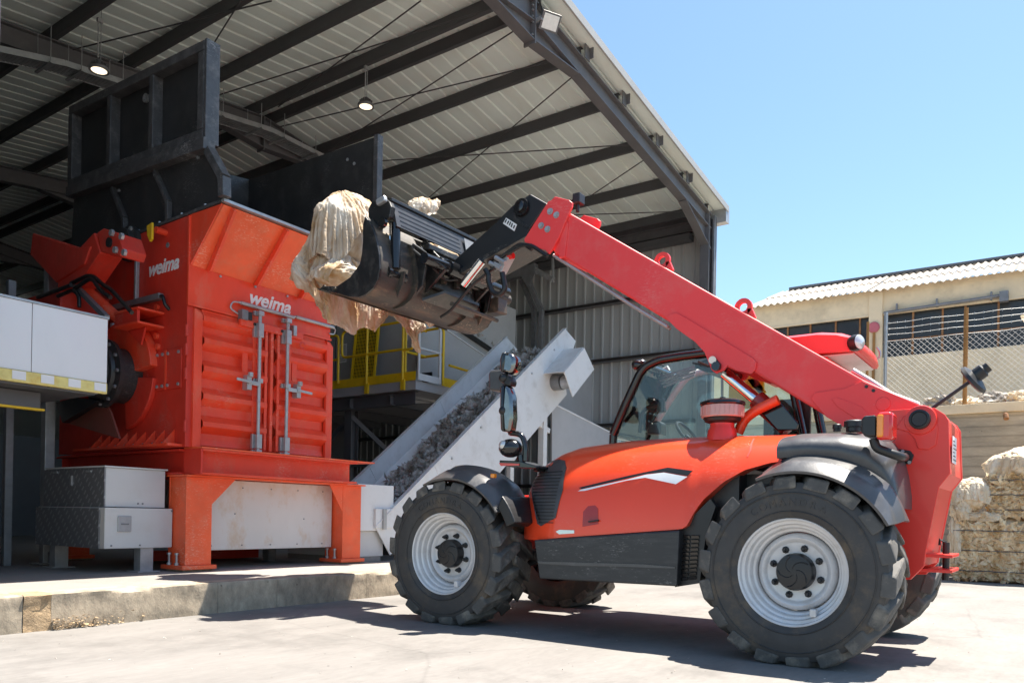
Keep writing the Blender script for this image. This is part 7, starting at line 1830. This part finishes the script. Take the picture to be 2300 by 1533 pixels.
# ================================================================== BUCKET
XN, XF_ = 5.25, 6.97
prof = [(6.013, 3.108), (5.773, 3.038), (5.607, 2.979), (5.47, 2.95), (5.368, 2.967), (5.275, 3.009), (5.216, 3.077), (5.195, 3.173), (5.206, 3.308), (5.243, 3.447), (5.281, 3.543), (5.338, 3.632), (5.394, 3.697)]
t_ = 0.022
inner = []
for i, (y, z) in enumerate(prof):
    a = Vector(prof[max(i-1, 0)]); c = Vector(prof[min(i+1, len(prof)-1)]); d = (c-a).normalized(); inner.append((y + d.y*t_, z - d.x*t_))
bb = B(); n = len(prof); vs = []
for x in (XN, XF_): vs += [(x, y, z) for y, z in prof] + [(x, y, z) for y, z in inner]
fs = []
for i in range(n-1): fs += [(i, i+1, 2*n+i+1, 2*n+i), (n+i, 3*n+i, 3*n+i+1, n+i+1), (i, n+i, n+i+1, i+1), (2*n+i, 2*n+i+1, 3*n+i+1, 3*n+i)]
fs += [(0, 2*n, 3*n, n), (n-1, 2*n-1, 4*n-1, 3*n-1)]
bb.add(vs, fs)
bk = obj('bucket', bb, 'bucketdirty', th, smooth=35)
SP = [(5.394, 3.697), (5.338, 3.632), (5.281, 3.543), (5.243, 3.447), (5.206, 3.308), (5.195, 3.173), (5.216, 3.077), (5.275, 3.009), (5.368, 2.967), (5.47, 2.95), (5.607, 2.979), (5.773, 3.038), (6.013, 3.108), (5.962, 3.13), (5.758, 3.099), (5.579, 3.157), (5.454, 3.261), (5.432, 3.347), (5.419, 3.457), (5.423, 3.615)]
for x in (XN-0.026, XF_):
    bb = B(); bb.px(SP, x, x+0.026); obj('side_plate', bb, 'bucket', bk, bevel=0.004)
for x in (5.68, 6.52):
    bb = B(); bb.px([(y, z) for y, z in prof[3:11]] + [(y-0.05, z-0.012) for y, z in reversed(prof[3:11])], x, x+0.02); obj('shell_rib', bb, 'bucketdirty', bk)
bb = B(); bb.prism([(XN-0.03, 6.03, 3.105), (XN-0.03, 5.86, 3.045), (XN-0.03, 5.86, 3.062), (XN-0.03, 6.03, 3.122)], [(XF_+0.03, 6.03, 3.105), (XF_+0.03, 5.86, 3.045), (XF_+0.03, 5.86, 3.062), (XF_+0.03, 6.03, 3.122)]); obj('cutting_edge', bb, 'bucketdirty', bk)
for q in ((5.95, 3.115), (5.80, 3.075)):
    bb = B(); bb.cyl((XN-0.026, q[0]-0.02, q[1]+0.005), (XN-0.04, q[0]-0.02, q[1]+0.005), 0.016, 8); obj('bolt', bb, 'bucketdirty', bk)
# grab jaw: two side arms, back plate with ribs
JA = [(5.360, 5.465, 3.818), (5.360, 5.419, 3.872), (5.360, 5.234, 3.857), (5.360, 5.188, 3.822), (5.360, 5.164, 3.772), (5.360, 5.184, 3.677), (5.360, 5.263, 3.663), (5.360, 5.319, 3.608), (5.360, 5.276, 3.236), (5.360, 5.345, 3.248), (5.360, 5.368, 3.672), (5.360, 5.462, 3.712)]
for x in (5.33, 6.75):
    bb = B(); bb.px([(p[1], p[2]) for p in JA], x, x+0.06); jo = obj('jaw_arm', bb, 'bucket', bk, bevel=0.008)
    bb = B(); c_ = JA[2]; bb.lathe([(0.05, 0), (0.045, 0.03), (0.02, 0.03)], (x, c_[1]+0.02, c_[2]-0.22), (-1, 0, 0), 18); obj('jaw_pin', bb, 'blackgloss', jo, smooth=40)
    bb = B(); bb.beam((x-0.02, c_[1]+0.09, c_[2]-0.03), (x-0.02, c_[1]-0.02, c_[2]-0.005), 0.05, 0.06); obj('jaw_lug', bb, 'galv', jo, bevel=0.015)
jt = JA[2][2]; jy = JA[2][1]
BPz1, BPz0 = jt-0.02, jt-0.25
bb = B(); bb.prism([(5.39, jy-0.03, BPz1), (6.72, jy-0.03, BPz1), (6.72, jy-0.09, BPz0), (5.39, jy-0.09, BPz0)], [(5.39, jy-0.01, BPz1), (6.72, jy-0.01, BPz1), (6.72, jy-0.07, BPz0), (5.39, jy-0.07, BPz0)]); jb = obj('jaw_back', bb, 'jawplate', bk)
for k in range(5):
    f = (k+0.5)/5; z = BPz1 + (BPz0-BPz1)*f; y = jy-0.03-0.06*f
    bb = B(); bb.beam((5.45, y-0.001, z), (6.35, y-0.001, z), 0.006, 0.010); obj('back_rib', bb, 'jawplate', jb)
bb = B(); bb.beam((5.36, jy-0.02, BPz1+0.02), (6.75, jy-0.02, BPz1+0.02), 0.05, 0.035); obj('jaw_top_bar', bb, 'bucket', jb, bevel=0.006)
bb = B(); bb.prism([(6.42, jy-0.062, BPz1-0.03), (6.58, jy-0.062, BPz1-0.03), (6.58, jy-0.10, BPz0+0.03), (6.42, jy-0.10, BPz0+0.03)], [(6.42, jy-0.058, BPz1-0.03), (6.58, jy-0.058, BPz1-0.03), (6.58, jy-0.096, BPz0+0.03), (6.42, jy-0.096, BPz0+0.03)]); obj('step_plate', bb, 'galvdark', jb)
# jaw rams standing up the back of the bucket
for x in (5.44, 6.70):
    q = [(5.440, 5.230, 3.607), (5.440, 5.216, 3.290), (5.440, 5.106, 3.196)]
    lo = Vector((x, q[1][1]-0.02, q[1][2]-0.06)); hi = Vector((x, q[0][1]-0.02, q[0][2]+0.05))
    bb = B(); bb.cyl(lo, hi, 0.045, 14); rm_ = obj('jaw_ram', bb, 'blackgloss', bk, smooth=40)
    bb = B(); bb.cyl(lo+Vector((0, 0.07, 0)), hi+Vector((0, 0.07, 0.0)), 0.012, 8); obj('ram_pipe', bb, 'chrome', rm_, smooth=40)
    bb = B(); bb.lathe([(0.03, -0.10), (0.05, -0.1), (0.05, -0.06), (0.036, -0.05), (0.036, 0.08), (0.05, 0.09), (0.05, 0.14)], (x, lo.y+0.02, lo.z-0.05), (1, 0, 0), 14); obj('ram_pin', bb, 'blackgloss', rm_, smooth=40)
    bb = B(); bb.px([(lo.y+0.07, lo.z-0.02), (lo.y-0.06, lo.z-0.02), (lo.y-0.04, lo.z-0.14), (lo.y+0.03, lo.z-0.26)], x+0.05, x+0.07); obj('ram_bracket', bb, 'bucketdirty', bk)
# carriage plates and cross tube
CP = [(5.860, 5.540, 3.751), (5.860, 5.192, 3.589), (5.860, 5.145, 3.541), (5.860, 5.006, 3.412), (5.860, 4.947, 3.294), (5.860, 5.198, 3.108), (5.860, 5.346, 3.170), (5.860, 5.460, 3.446)]
for x in (5.86, 6.56):
    bb = B(); bb.px([(p[1], p[2]) for p in CP], x, x+0.035); cp = obj('carriage_plate', bb, 'bucket', bk, bevel=0.006)
    for px_ in ([(5.850, 5.206, 3.544)][0], [(5.850, 5.024, 3.352)][0]):
        bb = B(); bb.lathe([(0.075, 0), (0.07, 0.02), (0.045, 0.02), (0.04, 0.045), (0.02, 0.05)], (x, px_[1], px_[2]), (-1, 0, 0), 20); obj('pin_boss', bb, 'blackgloss', cp, smooth=40)
q = Vector([(5.860, 4.993, 3.341)][0])
bb = B(); bb.cyl((5.6, q.y, q.z), (6.95, q.y, q.z), 0.055, 16); bb.cyl((5.95, q.y, q.z), (6.5, q.y, q.z), 0.075, 16); obj('carriage_tube', bb, 'blackgloss', bk, smooth=40)
bb = B(); bb.box(5.90, 6.55, 5.12, 5.17, 3.16, 3.50); obj('carriage_frame', bb, 'bucket', bk, bevel=0.01)
bb = B(); bb.box(5.80, 6.75, 5.10, 5.19, 3.50, 3.56); obj('carriage_frame', bb, 'bucket', bk, bevel=0.01)
for x in (5.70, 6.75):
    bb = B(); bb.px([(5.20, 3.52), (5.12, 3.50), (5.06, 3.30), (5.10, 3.12), (5.20, 3.04), (5.21, 3.2)], x, x+0.03); obj('back_rib_plate', bb, 'bucket', bk, bevel=0.005)
bb = B(); bb.prism([(5.95, 5.02, 3.10), (6.50, 5.02, 3.10), (6.62, 5.2, 3.02), (5.82, 5.2, 3.02)], [(5.95, 5.02, 3.125), (6.50, 5.02, 3.125), (6.62, 5.2, 3.045), (5.82, 5.2, 3.045)]); obj('carriage_foot', bb, 'bucket', bk)
for x in (6.0, 6.2, 6.4):
    bb = B(); bb.box(x, x+0.05, 5.08, 5.118, 3.22, 3.44); obj('carriage_slot', bb, 'bucketdirty', bk)
bb = B(); bb.tube(round_path([(5.6, 5.14, 3.5), (5.75, 5.06, 3.42), (5.9, 5.05, 3.3), (6.05, 5.03, 3.36), (6.3, 5.0, 3.4)], 0.1), 0.014, 8); obj('grab_hose', bb, 'hose', bk, smooth=60)
bb = B(); bb.tube(round_path([(5.6, 5.13, 3.44), (5.78, 5.04, 3.32), (5.95, 5.03, 3.22), (6.2, 5.0, 3.3), (6.4, 4.98, 3.4)], 0.1), 0.014, 8); obj('grab_hose', bb, 'hose', bk, smooth=60)
bb = B(); q = [(5.900, 5.354, 3.216), (5.900, 5.123, 3.312), (5.900, 5.205, 3.150)]; bb.prism([Vector(p) for p in q], [Vector(p)+Vector((0.5, 0, 0)) for p in q]); obj('carriage_bracket', bb, 'bucket', bk)
bb = B(); bb.cyl((6.05, 5.02, 3.02), (6.9, 5.08, 3.04), 0.022, 8); obj('cross_rod', bb, 'bucketdirty', bk)
bb = B(); bb.lathe([(0.05, 0), (0.05, 0.2)], (6.82, 5.02, 3.28), (1, 0, 0), 14); bb.box(6.78, 6.95, 4.98, 5.2, 3.1, 3.26); obj('end_bracket', bb, 'bucketdirty', bk, bevel=0.01)

# ================================================================== FILM IN THE BUCKET
def base(px): return px[0]
fb = thing('film_bundle', 'big crumpled bundle of dusty cream plastic film bulging out of the loader bucket', 'plastic film', (5.9, 5.7, 3.1))
def wadp(*a, **k):
    o = wad(*a, **k); o.parent = fb; o.location = -WLOC['film_bundle']; return o
cores = [([(5.850, 6.267, 3.816)][0], (0.40, 0.26, 0.37), 3), ([(5.950, 6.278, 4.076)][0], (0.36, 0.20, 0.20), 11), ([(5.720, 6.662, 3.534)][0], (0.22, 0.13, 0.16), 5), ([(5.600, 6.120, 3.341)][0], (0.24, 0.24, 0.08), 8)]
for c_, r_, sd_ in cores:
    o = wadp('film_wad', c_, r_, sd_, n=36, fold=0.7); collider(o)
over(cores[1][0], 1.65, 1.45, 0.30, 1, fb, (-0.16, 0.16), 116, 104, -0.1)
over(cores[2][0], 0.78, 0.66, 0.26, 2, fb, (-0.08, 0.05), 64, 56)
over(cores[3][0], 0.62, 0.56, 0.20, 3, fb, (-0.05, 0.1), 48, 44)
def skirt_sheet(x0, x1, L, wid, seed, y=6.035, z=3.125, nx=90, ny=34):
    def fn(u, v):
        x = x0 + (x1-x0)*u; w = (wid/(x1-x0)-1)
        return (x, y + 0.02 + 0.035*w*math.sin(u*34+seed+2*math.sin(u*9)) * (0.4+v) + 0.02*noise.noise(Vector((u*6, v*2, seed))), z - v*L(u))
    return cloth_sheet(nx, ny, fn, fb, True, -0.08)
skirt_sheet(5.20, 6.25, lambda u: 0.33*(0.6+0.4*math.sin(min(1, u*3.0)*1.57))*(1 - 0.5*max(0, u-0.4)/0.6) + 0.03*math.sin(u*17), 1.6, 2.0)
skirt_sheet(6.20, 6.84, lambda u: 0.10 + 0.30*math.exp(-((u-0.62)/0.25)**2), 1.05, 5.0, nx=60, ny=32)
wadp('film_wad', (6.45, 5.65, 3.4), (0.42, 0.35, 0.36), 9)
for k_, px_ in enumerate(([(6.300, 5.640, 4.125)][0], [(6.350, 5.571, 4.099)][0])): film_sheet(fb, px_, (0.16, 0.12, 0.13), (-0.6, -0.3, 0.5), 0.9, 0.9, 77+k_, 'film', 0.0, 0.1)
def drape(name, x0, x1, lip, L, seed, amp=0.05):
    bb = B()
    def fn(u, v):
        x = x0 + (x1-x0)*u; l = L(u)
        s = v*l
        y = lip[0] + 0.03 + 0.03*math.sin(v*2) + amp*0.7*rdg(Vector((x*5+v*1.2, v*1.3, seed)))*(0.25+v) + 0.35*amp*rdg(Vector((x*13+v, v*3, seed+4))) + 0.10*amp*rdg(Vector((x*30, v*9, seed)))
        z = lip[1] - s + 0.03*noise.noise(Vector((x*5, v*3, seed+7))) + 0.012*noise.noise(Vector((x*16, v*9, seed)))
        return (x + 0.05*noise.noise(Vector((x*4, v*3, seed+2)))*v, y, z)
    bb.grid(200, 70, fn)
    # underside layer gives the sheet its thickness
    o = obj(name, bb, 'film', None, smooth=40, fix=False)
    md = o.modifiers.new('solid', 'SOLIDIFY'); md.thickness = 0.006
    o.parent = fb; o.location = -WLOC['film_bundle']; return o
settle(36)
